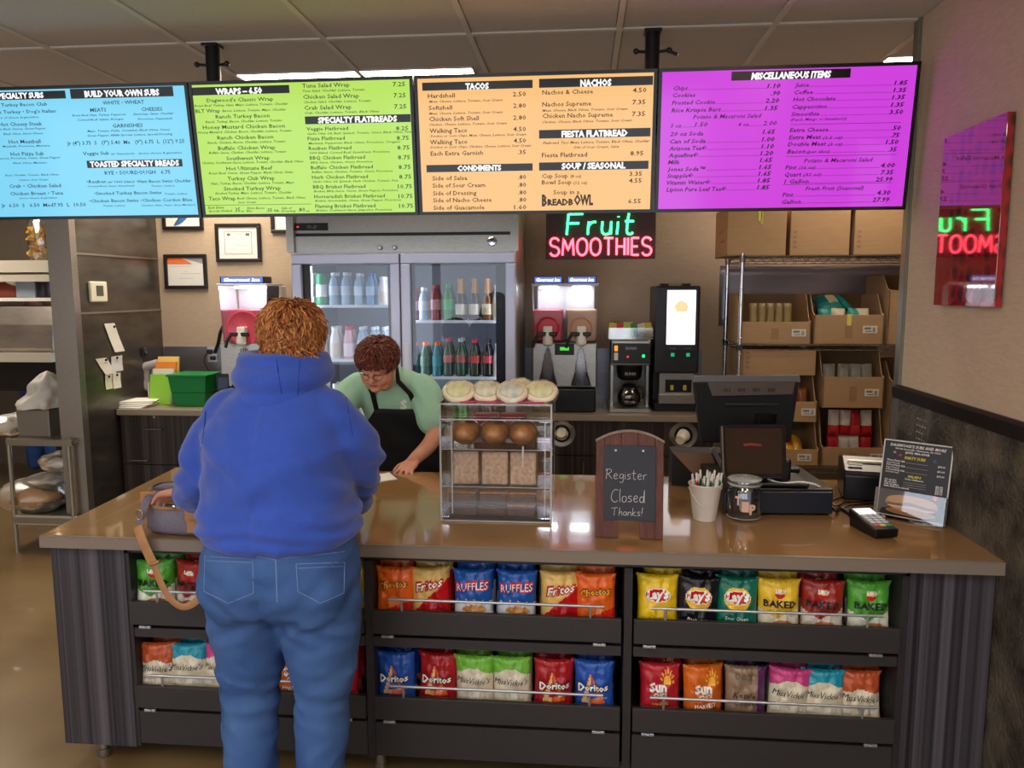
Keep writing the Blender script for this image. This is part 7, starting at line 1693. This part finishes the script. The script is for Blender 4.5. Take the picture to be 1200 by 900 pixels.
# hair: cap plus short tousled locks
M_hairg = mat('ginger_hair', '#623519', .55, noise_scale=35, col2='#965a30', stretch=(1, 1, .35), spec=.4)
def hair(mb, c, R3, n, zmin, seed, ln=.055, r=.0048, skip=None, droop=.5, part=None):
    random.seed(seed); k = 0
    while k < n:
        z = random.uniform(zmin, 1); a = random.uniform(0, 2*pi); q = sqrt(max(0, 1-z*z)); d = Vector((q*cos(a), q*sin(a), z))
        if skip and skip(d): continue
        p0 = c+Vector((d.x*R3[0], d.y*R3[1], d.z*R3[2]))*.97
        nrm = Vector((d.x/R3[0], d.y/R3[1], d.z/R3[2])).normalized()
        dn = Vector((d.x*.5, d.y*.5, 0))-Vector((0, 0, droop)) + Vector((random.uniform(-.5, .5), random.uniform(-.5, .5), random.uniform(-.1, .35)))
        if z > .6: dn += Vector((d.x*.8, d.y*.8, .1))
        tg = dn-nrm*dn.dot(nrm); tg.normalize(); L = ln*random.uniform(.7, 1.25)
        q_ = .005+.008*random.random(); pts = [p0, p0+tg*L*.4+nrm*q_, p0+tg*L*.75+nrm*q_*1.25, p0+tg*L+nrm*(.002+q_*random.random()*1.3)]
        mb.tube(pts, [r, r*1.35, r, r*.15], 5, caps=False, col=(0 if random.random() < .45 else (1 if random.random() < .6 else 2))); k += 1
hc = sk+Vector((-.003, -.008, .020)); HR = (.077, .096, .080)
mb = MB().ball(hc, 1.0, 26, 18, HR); mb.ball(sk+Vector((0, -.045, -.045)), .066, 18, 12, (1.05, .8, 1.1))
mb.v = [v if not (v.y > sk.y+.055 and v.z < sk.z+.02) else Vector((v.x, sk.y+.055, v.z)) for v in mb.v]
cap = organic('hair', mb, .007, 3, lambda co, n: n*(.004*noise.noise(Vector((co.x*40, co.y*40, co.z*16)))))
shift(cap, pc.location); 
hs = MB(); hair(hs, hc, HR, 2600, -.8, 3, .046, .0024, skip=lambda d: (d.y > .62 and d.z < .3) or d.z < -.55)
hair(hs, sk+Vector((0, -.045, -.045)), (.070, .055, .073), 600, -.5, 5, .028, .0024, skip=lambda d: d.y > .1)
o_h = obj('hair', cap, None, pc); cap.materials.append(M_hairg); obj('hair_locks', hs, [M_hairg, mat('ginger_mid', '#a4622f', .5), mat('ginger_light', '#bf8750', .5)], o_h, smooth=True).data.transform(Matrix.Translation(-pc.location))
# hoodie
mb = MB()
mb.loft([((CX+.003, CY_+.002, .990), .212, .180, (0, 0, 1)), ((CX+.003, CY_, 1.01), .225, .192, (0, 0, 1)), ((CX+.002, CY_, 1.07), .222, .194, (0, 0, 1)), ((CX, CY_, 1.15), .208, .186, (0, 0, 1)), ((CX-.002, CY_, 1.25), .205, .174, (0, 0, 1)), ((CX-.004, CY_+.008, 1.33), .200, .150, (0, 0, 1)), ((CX+.003, CY_+.02, 1.39), .160, .118, (0, 0, 1)), ((CX+.015, CY_+.035, 1.43), .115, .092, (0, 0, 1)), ((CX+.03, CY_+.04, 1.47), .085, .08, (0, 0, 1))], 40, 2.35)
sl = MB()
limb(mb, [(-1.005, CY_+.02, 1.345), (-1.060, 2.10, 1.26), (-1.115, 2.12, 1.16), (-1.170, 2.20, 1.085), (-1.235, 2.285, 1.055)], [.080, .075, .069, .060, .046])
limb(mb, [(-.725, CY_+.02, 1.35), (-.685, 2.12, 1.285), (-.660, 2.19, 1.215), (-.705, 2.32, 1.10), (-.765, 2.48, .985)], [.082, .080, .076, .066, .052])
mb.ball((-.86, 2.24, 1.10), .15, 20, 14, (1.1, .7, 1.2))
def hood_disp(co, n):
    d = fold(co, .004, (5, 5, 9), 2)+.013*ridge(co, (3.0, 3.0, 6.5), 3, .5 if co.x > CX else -.5)*(1 if co.z < 1.36 else .4)
    if co.z < 1.10: d += .0065*sin(co.z*135+4*sin(co.x*9))*exp(-((co.z-1.045)/.045)**2)          # bunching above the hem
    # diagonal creases at the right flank and under the arms
    d += .008*sin((co.z*1.0+co.x*.8)*62)*exp(-(((co.x+.70)/.11)**2+((co.z-1.12)/.11)**2))
    d += .005*sin((co.z*1.0-co.x*.5)*48+1.2*sin(co.x*15))*exp(-(((co.x+.86)/.16)**2+((co.z-1.16)/.13)**2))
    d += .004*sin((co.z*1.0-co.x*.7)*70)*exp(-(((co.x+1.08)/.07)**2+((co.z-1.15)/.12)**2))
    # soft spine hollow and sleeve elbows
    d += .005*sin(co.z*110+co.y*30)*exp(-(((co.x+1.19)/.06)**2+((co.z-1.13)/.08)**2))+.005*sin(co.z*95+co.y*40)*exp(-(((co.x+.62)/.07)**2+((co.z-1.2)/.09)**2))
    return d
me = organic('hoodie', mb, .009, 10, hood_disp); put('hoodie', me, M_hood, pc)
# hood lying on the back, as a thick soft collar
mb = MB(); hcn = Vector((-.856, 2.145, 1.452)); n = 44
def hring(w_, d_, zc_, dz_front, r, yoff):
    return [hcn+Vector((w_*sin(a), yoff-d_*cos(a), zc_+dz_front*(1-cos(a))/2)) for a in [2*pi*k/n for k in range(n)]]
mb.tube(hring(.102, .105, .045, .0, .03, .0), [.030]*n, 12, closed=True)
mb.tube(hring(.108, .125, .0, .02, .03, -.005), [.036]*n, 12, closed=True)
mb.tube([hcn+Vector((.105*sin(a), -.118*cos(a)-.012, -.035-.020*cos(a))) for a in [-1.5+3.0*k/20 for k in range(21)]], [.018+.016*sin(pi*k/20) for k in range(21)], 12)
mb.tube([hcn+Vector((.075*sin(a), -.110*cos(a)-.018, -.065-.022*cos(a))) for a in [-1.35+2.7*k/20 for k in range(21)]], [.012+.020*sin(pi*k/20) for k in range(21)], 12)
me = organic('hood', mb, .007, 9, lambda co, n: fold(co, .003, (9, 9, 18), 7)); ho = put('hood', me, M_hood, pc)
def on_back(name, px_list, mesh_obj, r, m_, parent, Yhint=1.8):
    """seam tube pressed on a surface, found by a ray from the camera side"""
    from mathutils.bvhtree import BVHTree
    me = mesh_obj.data; off = pc.location
    bv = BVHTree.FromPolygons([v.co+off for v in me.vertices], [tuple(p.vertices) for p in me.polygons]); pts = []
    cam0 = Vector((0, 0, CAM_H))
    for x, y in px_list:
        d = (P(x, y, Y=2)-cam0).normalized(); h_ = bv.ray_cast(cam0, d)
        if h_[0] is not None: pts.append(h_[0])
    if len(pts) > 1:
        o = obj(name, MB().tube(pts, r, 5), m_, parent); o.data.transform(Matrix.Translation(-off)); return o
for xa, xb_ in ((322, 330), (352, 349)): on_back('hood_seam', [(xa+(xb_-xa)*k/8, 410+6.5*k) for k in range(9)], ho, .0016, M_seam, ho)
hoodie = [c for c in pc.children if c.name.startswith('hoodie')][0]
on_back('shoulder_seam', [(238-.0*k+2.6*sin(k*.5), 455+9*k) for k in range(9)], hoodie, .0018, M_seam, hoodie)
on_back('shoulder_seam', [(402+1.6*k, 448+9*k) for k in range(8)], hoodie, .0018, M_seam, hoodie)
# hem ribbing
def wrap_ring(z, rx, ry, h, m_, nm, parent, e_=2.35, th=.006, cx=CX, cy=CY_, slope=0.0):
    mb = MB(); n = 72
    for zz_ in (z-h/2, z, z+h/2):
        for k in range(n):
            t_ = 2*pi*k/n; x = math.copysign(abs(cos(t_))**(2/e_), cos(t_))*rx; y = math.copysign(abs(sin(t_))**(2/e_), sin(t_))*ry; mb.v.append(Vector((cx+x, cy+y, zz_+slope*x)))
    for r_ in range(2):
        for k in range(n): mb.f.append((r_*n+k, r_*n+(k+1) % n, (r_+1)*n+(k+1) % n, (r_+1)*n+k)); mb.c.append(None)
    o = obj(nm, mb, m_, parent, smooth=True); o.data.transform(Matrix.Translation(-pc.location)); s_ = o.modifiers.new('s', 'SOLIDIFY'); s_.thickness = th; s_.offset = 0; return o
# jeans: one garment
mb = MB()
mb.loft([((CX, CY_, .775), .13, .10), ((CX, CY_-.005, .815), .205, .160), ((CX, CY_-.008, .875), .224, .186), ((CX, CY_-.004, .94), .220, .178), ((CX, CY_, 1.01), .208, .165), ((CX, CY_, 1.05), .200, .155)], 40, 2.3)
limb(mb, [(CX-.100, CY_, .82), (CX-.116, CY_+.01, .66), (CX-.124, CY_+.02, .50), (CX-.122, CY_+.005, .34), (CX-.120, CY_, .09)], [.130, .109, .086, .080, .074])
limb(mb, [(CX+.104, CY_, .82), (CX+.108, CY_+.01, .66), (CX+.100, CY_+.02, .50), (CX+.094, CY_+.005, .34), (CX+.090, CY_, .09)], [.130, .109, .086, .078, .072])
for s in (-1, 1): mb.ball((CX+s*.105, CY_-.080, .865), .10, 22, 16, (1.1, .85, 1.15))
def jean_disp(co, n):
    d = fold(co, .003, (6, 6, 12), 5)+.009*ridge(co, (5, 5, 9), 9, .35 if co.x > CX else -.35)
    d += .0028*sin(co.z*95+co.x*26+3*noise.noise(co*9))*exp(-((co.z-.52)/.09)**2)+.003*sin((co.z+.6*abs(co.x-CX))*90)*exp(-((co.z-.74)/.05)**2)
    d += .003*sin(co.z*140+co.x*25)*exp(-((co.z-.16)/.08)**2)
    if n.y < 0: d -= .010*exp(-((co.x-CX)/.014)**2)*(1 if .74 < co.z < .93 else 0)
    return d
me = organic('jeans', mb, .0085, 12, jean_disp); je = put('jeans', me, M_jean, pc)
def pocket(x0, x1, y0, y1, flip):
    # back pocket outline stitched in two lines
    base = [(x0, y0), (x1, y0+ (3 if flip < 0 else -2)), (x1-(1 if flip > 0 else -1), y1-12), ((x0+x1)/2, y1), (x0+(2 if flip > 0 else -1), y1-14), (x0, y0)]
    pts = []
    for (a, b) in zip(base[:-1], base[1:]):
        for k in range(6): pts.append((a[0]+(b[0]-a[0])*k/6, a[1]+(b[1]-a[1])*k/6))
    pts.append(base[-1])
    on_back('pocket_stitching', pts, je, .0011, M_stitch, je)
    on_back('pocket_stitching', [(x0+2+(x1-x0-4)*k/8, y0+5+(-.3 if flip > 0 else .3)*k) for k in range(9)], je, .0010, M_stitch, je)
pocket(240, 296, 652, 707, -1); pocket(347, 404, 661, 707, 1)
on_back('centre_seam', [(322.5+.3*k, 642+8*k) for k in range(9)], je, .0018, M_stitch, je)
on_back('yoke_seam', [(237+10.6*k, 640+2.0*k-.0*k*k) for k in range(9)], je, .0012, M_stitch, je); on_back('yoke_seam', [(326+11*k, 655-1.2*k) for k in range(9)], je, .0012, M_stitch, je)
for s, xx in ((-1, 263), (1, 411)): on_back('side_seam', [(xx-(8 if s < 0 else -6)*(1-k/11), 745+14*k) for k in range(12)], je, .0012, mat('denim_seam', '#3d5c8e', .9), je)
for k, s in enumerate((-1, 1)):
    x = CX+s*(.118 if s < 0 else .097)
    sh = MB().loft([((x, CY_-.075, .0), .030, .02, (0, 0, 1)), ((x, CY_-.01, .02), .045, .11, (0, 0, 1)), ((x, CY_+.02, .05), .043, .12, (0, 0, 1)), ((x, CY_-.03, .095), .036, .055, (0, 0, 1)), ((x, CY_-.03, .12), .034, .045, (0, 0, 1))], 24)
    so = MB().loft([((x, CY_+.02, .0), .045, .13, (0, 0, 1)), ((x, CY_+.02, .025), .050, .14, (0, 0, 1))], 24)
    s_o = obj('shoe', sh, mat('dark_shoe', '#1b1c22', .5), pc, smooth=True); s_o.data.transform(Matrix.Translation(-pc.location)); o = obj('sole', so, M_white, s_o, smooth=True); o.data.transform(Matrix.Translation(-pc.location))
for wr, a in ((Vector((-1.245, 2.295, 1.053)), Vector((-.7, .6, -.12))), (Vector((-.768, 2.485, .982)), Vector((-.5, .8, -.5)))):
    a.normalize(); o = obj('sleeve_cuff', MB().tube([wr-a*.02, wr+a*.045], [.047, .042], 22), M_hood, hoodie, smooth=50); o.data.transform(Matrix.Translation(-pc.location))

# ---------------------------------------------------------------- cashier
KX, KY_ = -.90, 4.02
pk_ = thing('person', 'cashier in a light green shirt and black apron leaning over the counter', 'person', (KX, KY_, 0))
hd = Vector((-.985, 3.62, 1.335))         # head centre, face tipped down towards the counter
nod = Matrix.Rotation(radians(26), 3, 'X')@Matrix.Rotation(radians(-4), 3, 'Z')   # local -y is the face
def hl(x, y, z): return hd+nod@Vector((x, y, z))
SHL, SHR = Vector((-.785, 3.80, 1.205)), Vector((-1.165, 3.80, 1.205))     # cashier's own left arm is at the right in the picture
ELL, WRLk = Vector((-.715, 3.66, 1.00)), Vector((-.785, 3.475, .903)); ELR, WRRk = Vector((-1.245, 3.62, 1.01)), Vector((-1.10, 3.45, .905))
mb = MB()
up_ = Vector((0, -.42, 1)).normalized()
tors = [((KX, KY_, .86), .19, .14), ((KX+.0, KY_-.03, 1.0), .20, .145), ((KX-.03, KY_-.10, 1.12), .19, .13), ((KX-.06, KY_-.19, 1.22), .165, .10), ((KX-.075, KY_-.25, 1.27), .09, .07)]
mb.loft([(c, a, b, up_) for c, a, b in tors], 28)
limb(mb, [(KX-.075, KY_-.24, 1.25), hl(0, .03, -.09)], [.062, .058])
# head with features
mb.ball(hl(0, .012, .022), .082, 30, 20, (.93, 1.12, 1.08), nod); mb.ball(hl(0, -.020, -.052), .066, 26, 18, (1.0, .95, 1.05), nod)
for s in (-1, 1):
    mb.ball(hl(s*.036, -.055, -.038), .030, 16, 12, (1, .9, 1.1), nod)       # cheeks
    mb.ball(hl(s*.079, .012, -.012), .024, 14, 10, (.36, .75, 1.25), nod)    # ears
    mb.ball(hl(s*.030, -.073, .022), .017, 12, 8, (1.3, .5, .5), nod)        # brow
    mb.ball(hl(s*.031, -.073, .003), .012, 12, 8, (1.2, .6, .7), nod)        # lids
    mb.ball(hl(s*.012, -.088, -.028), .0095, 10, 8, (1, 1, .9), nod)         # nostril wings
    mb.ball(hl(s*.03, -.035, -.085), .03, 14, 10, (1, 1, .8), nod)           # jowl
mb.tube([hl(0, -.080, .012), hl(0, -.092, -.010), hl(0, -.103, -.026)], [.0085, .0095, .0125], 12); mb.ball(hl(0, -.103, -.026), .0125, 12, 8)
mb.ball(hl(0, -.081, -.052), .021, 14, 10, (1.15, .42, .32), nod); mb.ball(hl(0, -.080, -.060), .018, 14, 10, (1.1, .45, .35), nod); mb.ball(hl(0, -.067, -.087), .024, 14, 10, (1.1, .8, .75), nod)
limb(mb, [SHL, ELL, WRLk], [.056, .043, .029]); limb(mb, [SHR, ELR, WRRk], [.056, .043, .029])
finger_hand(mb, WRLk, (-.14, -.80, -.20), (-.05, -.2, -1), .158, 7, 11, -1, .0088)
finger_hand(mb, WRRk, (.25, -.85, -.2), (0, -.2, -1), .155, 10, 7, 1, .0086)
for s in (-1, 1):
    limb(mb, [(KX+s*.10, KY_, .88), (KX+s*.11, KY_-.01, .48), (KX+s*.11, KY_+.01, .08)], [.09, .058, .036]); limb(mb, [(KX+s*.11, KY_+.01, .07), (KX+s*.11, KY_-.10, .035)], [.034, .028])
me = organic('body', mb, .0055, 3); bodyk = put('body', me, M_skin2, pk_)
zmin = min((v.co.z+0) for v in me.vertices if v.co.y+KY_ < 3.42 and v.co.z > .5); 
def kp_(n, mb, m_, par=pk_, **k): mb.v = [v-Vector(pk_.location) for v in mb.v]; return obj(n, mb, m_, par, **k)
# face details
for s in (-1, 1):
    kp_('eyelash_line', MB().tube([hl(s*.018, -.0805, .000), hl(s*.030, -.0840, -.0035), hl(s*.043, -.0775, .001)], .0014, 6), mat('lash_dark', '#2a1610', .6), bodyk)
    kp_('eyebrow', MB().tube([hl(s*.014, -.083, .024), hl(s*.032, -.083, .029), hl(s*.048, -.071, .023)], [.0022, .003, .0012], 6), mat('brow_brown', '#4a2a1e', .8), bodyk)
kp_('lips', MB().tube([hl(-.021, -.083, -.056), hl(-.008, -.0905, -.0535), hl(0, -.0915, -.0555), hl(.008, -.0905, -.0535), hl(.021, -.083, -.056)], [.0018, .0040, .0040, .0040, .0018], 8), mat('lip_rose', '#a3574c', .4), bodyk)
gl = MB()
for s in (-1, 1):
    gl.tube([hl(s*.033+.0215*cos(a), -.099+.012*abs(cos(a))*0+ (.018*((s*.033+.0215*cos(a))/.055)**2), -.006+.0165*sin(a)) for a in [2*pi*k/24 for k in range(24)]], .0013, 6, closed=True)
    gl.tube([hl(s*.054, -.082, .0), hl(s*.072, -.055, .004), hl(s*.082, .0, .006)], .0014, 6)
gl.tube([hl(-.012, -.099, -.002), hl(0, -.101, .001), hl(.012, -.099, -.002)], .0012, 6)
g_ = kp_('glasses', gl, mat('glasses_frame', '#3a2c26', .3, .6)); 
M_hairb = mat('auburn_hair', '#3c1a14', .5, noise_scale=45, col2='#7a3a28', stretch=(1, 1, .5), spec=.4)
hc2 = hl(0, .028, .040); HR2 = (.094, .106, .086)
mb = MB().ball(hc2, 1.0, 26, 18, HR2, nod)
cap = organic('hair', mb, .007, 2, lambda co, n: n*(.006*noise.noise(co*55))); cap.materials.append(M_hairb); shift(cap, pk_.location)
o_h = obj('hair', cap, None, pk_)
hs = MB(); nodi = nod
hs2 = MB(); hair(hs2, Vector((0, 0, 0)), HR2, 1900, -.5, 8, .034, .0030, skip=lambda d: d.y < -.55 and d.z < .12, droop=.35)
# fringe
random.seed(21)
for k in range(150):
    x = random.uniform(-.07, .07); hs2.tube([Vector((x*.9, -.075, .045)), Vector((x, -.100+abs(x)*.25, .020)), Vector((x*1.02+random.uniform(-.01, .01), -.104+abs(x)*.35, -.006+random.uniform(-.008, .006)+abs(x)*.06))], [.0024, .0028, .0006], 5, caps=False, col=k % 3)
hs2.v = [hc2+nod@v for v in hs2.v]; hs2.v = [v-Vector(pk_.location) for v in hs2.v]; obj('hair_locks', hs2, [M_hairb, mat('auburn_mid', '#5c2a20', .5), mat('auburn_light', '#8a4a34', .5)], o_h, smooth=True)
# shirt
M_shirt = mat('sage_green_cotton', '#9ac6ac', .85, bump=.15, bump_scale=320, noise_scale=30, noise_amt=.03)
mb = MB()
tors = [((KX, KY_, .84), .225, .175), ((KX+.0, KY_-.02, .97), .232, .180), ((KX-.02, KY_-.08, 1.09), .228, .165), ((KX-.05, KY_-.16, 1.185), .215, .135), ((KX-.068, KY_-.22, 1.25), .165, .100), ((KX-.078, KY_-.26, 1.295), .085, .072)]
mb.loft([(c, a, b, up_) for c, a, b in tors], 34, 2.3)
limb(mb, [SHL+Vector((-.035, .01, -.005)), SHL+Vector((.010, -.03, -.04)), SHL.lerp(ELL, .72)], [.085, .082, .074]); limb(mb, [SHR+Vector((.035, .01, -.005)), SHR+Vector((-.010, -.03, -.04)), SHR.lerp(ELR, .72)], [.085, .082, .074])
me = organic('shirt', mb, .0085, 8, lambda co, n: fold(co, .004, (8, 8, 12), 4)+.003*sin((co.x*1.2+co.z)*60)*exp(-(((co.x+.80)/.06)**2+((co.z-1.17)/.09)**2))); sh_k = put('shirt', me, M_shirt, pk_)
kp_('collar_ring', MB().tube([Vector((KX-.078, KY_-.265, 1.292))+Vector((.066*cos(a), .062*sin(a)*.9, -.028*-sin(a)*1.0)) for a in [2*pi*k/30 for k in range(30)]], .006, 8, closed=True), M_shirt, sh_k, smooth=True)
# logo on the shirt chest
from mathutils.bvhtree import BVHTree
bvk = BVHTree.FromPolygons([v.co+pk_.location for v in me.vertices], [tuple(p.vertices) for p in me.polygons])
cam0 = Vector((0, 0, CAM_H))
def press(px, py, lift=.002, bv=bvk):
    d = (P(px, py, Y=3)-cam0).normalized(); h_ = bv.ray_cast(cam0, d)
    return (h_[0]-d*lift) if h_[0] is not None else P(px, py, Y=3.8)
mbt = MB(); put_text(mbt, 'S', lambda u, v, l: press(u+3, -v), 466, -480, 11, 8, 'l', .06, res=1); kp_('white_logo', mbt, mat('white_print', '#e6e6df', .6), sh_k)
# apron: bib, straps and skirt pressed over the shirt, with thickness
M_apr = mat('black_apron', '#08080a', .75, noise_scale=60, noise_amt=.2)
mb = MB(); nx, nz = 22, 26
zs_a = [.30+(1.105-.30)*j/nz for j in range(nz+1)]
def half_w(z):
    if z > 1.0: return .215-(z-1.0)*1.0
    return .235
def torso_c(z):
    T_ = [(c, a, b) for c, a, b in tors]
    if z <= .84: return Vector((KX, KY_, z)), .235, .185
    for (c0, a0, b0), (c1, a1, b1) in zip(T_[:-1], T_[1:]):
        if c0[2] <= z <= c1[2]:
            u = (z-c0[2])/(c1[2]-c0[2]); return Vector(c0).lerp(Vector(c1), u), a0+(a1-a0)*u, b0+(b1-b0)*u
    return Vector(T_[-1][0]), T_[-1][1], T_[-1][2]
for j, z in enumerate(zs_a):
    c, a_, b_2 = torso_c(z); hw = half_w(z)
    for i in range(nx+1):
        u = -1+2*i/nx; x = u*hw; q_ = max(0, 1-min(.98, abs(x)/(a_+.022))**2.4)**(1/2.4)
        shear = (b_2+.016)*q_
        mb.v.append(Vector((c.x+x, c.y-shear*1.06-.004*sin(z*30+u*5), c.z-.42*0-(shear*.0))))
for j in range(nz):
    for i in range(nx): q = j*(nx+1)+i; mb.f.append((q, q+1, q+nx+2, q+nx+1)); mb.c.append(None)
ap = kp_('apron', mb, M_apr, smooth=True); so = ap.modifiers.new('s', 'SOLIDIFY'); so.thickness = .004
for s in (-1, 1):
    c, a_, b_2 = torso_c(1.105)
    p0 = Vector((c.x+s*.105, c.y-b_2-.010, 1.10)); p05 = Vector((c.x-.014+s*.095, c.y-b_2-.062, 1.19)); p1 = Vector((KX-.075+s*.080, KY_-.345, 1.255)); p2 = Vector((KX-.078+s*.062, KY_-.285, 1.325)); p3 = Vector((KX-.078+s*.03, KY_-.19, 1.335))
    kp_('neck_strap', MB().tube([p0, p05, p1, p2, p3], .013, 8, flat=.25, ref=(0, 1, .3)), M_apr, ap, smooth=True)
# trousers and shoes behind the counter
mb = MB().loft([((KX, KY_, .72), .20, .15), ((KX, KY_, .80), .22, .17), ((KX, KY_, .90), .205, .155)], 30)
for s in (-1, 1): limb(mb, [(KX+s*.105, KY_, .80), (KX+s*.115, KY_-.01, .48), (KX+s*.115, KY_+.01, .09)], [.12, .09, .075])
me = organic('trousers', mb, .012, 5, lambda co, n: fold(co, .003)); put('trousers', me, mat('black_trousers', '#101013', .8), pk_)
for s in (-1, 1):
    x = KX+s*.115; kp_('shoe', MB().loft([((x, KY_-.03, .0), .045, .13, (0, 0, 1)), ((x, KY_-.03, .03), .048, .135, (0, 0, 1)), ((x, KY_+.01, .085), .036, .07, (0, 0, 1)), ((x, KY_+.015, .11), .034, .045, (0, 0, 1))], 22), mat('dark_shoe', '#1b1c22', .5), smooth=True)

# ---------------------------------------------------------------- the far kitchen worker: only part of a jeans leg shows past the cart
q0 = P(33, 535, Y=6.0)
pw = thing('person', 'kitchen worker whose blue jeans leg shows between the cart shelves at the far left', 'person', (-4.05, 6.75, 0))
x_, y_ = P(42, 535, Y=6.6).x, 6.72
pw.location = (x_, y_, 0)
mb = MB()
mb.loft([((x_, y_, .88), .15, .11), ((x_, y_, 1.0), .16, .11), ((x_, y_, 1.2), .15, .10), ((x_, y_, 1.38), .17, .09), ((x_, y_, 1.46), .06, .05)], 20)
limb(mb, [(x_, y_, 1.44), (x_, y_, 1.54)], [.05, .05]); mb.ball((x_, y_+.005, 1.62), .085, 18, 14, (.9, 1.05, 1.2))
for s in (-1, 1):
    limb(mb, [(x_+s*.17, y_, 1.38), (x_+s*.20, y_+.02, 1.10), (x_+s*.17, y_-.1, .95)], [.05, .04, .03]); finger_hand(mb, (x_+s*.17, y_-.1, .95), (0, -.9, -.3), (0, 0, -1), .16, 15, 5, s)
    limb(mb, [(x_+s*.085, y_, .88), (x_+s*.09, y_, .48), (x_+s*.09, y_, .08)], [.085, .055, .035])
me = organic('body', mb, .009, 3); put('body', me, M_skin, pw)
mb = MB().loft([((x_, y_, .76), .17, .13), ((x_, y_, .98), .165, .125)], 24)
for s in (-1, 1): limb(mb, [(x_+s*.085, y_, .82), (x_+s*.09, y_, .48), (x_+s*.09, y_, .09)], [.10, .085, .075])
me = organic('jeans', mb, .012, 4, lambda co, n: fold(co, .003)); put('jeans', me, M_jean, pw)
mb = MB().loft([((x_, y_, .94), .175, .13), ((x_, y_, 1.2), .17, .12), ((x_, y_, 1.38), .18, .10), ((x_, y_, 1.46), .08, .07)], 24)
for s in (-1, 1): limb(mb, [(x_+s*.15, y_, 1.38), (x_+s*.20, y_+.01, 1.18)], [.07, .06])
me = organic('shirt', mb, .012, 4, lambda co, n: fold(co, .003)); put('shirt', me, mat('grey_shirt', '#5b5b60', .8), pw)
mb = MB().ball((x_, y_+.012, 1.645), .092, 18, 14, (.95, 1.05, 1.05)); mb.v = [v-Vector(pw.location) for v in mb.v]; obj('hair', mb, M_hairb, pw, smooth=True)
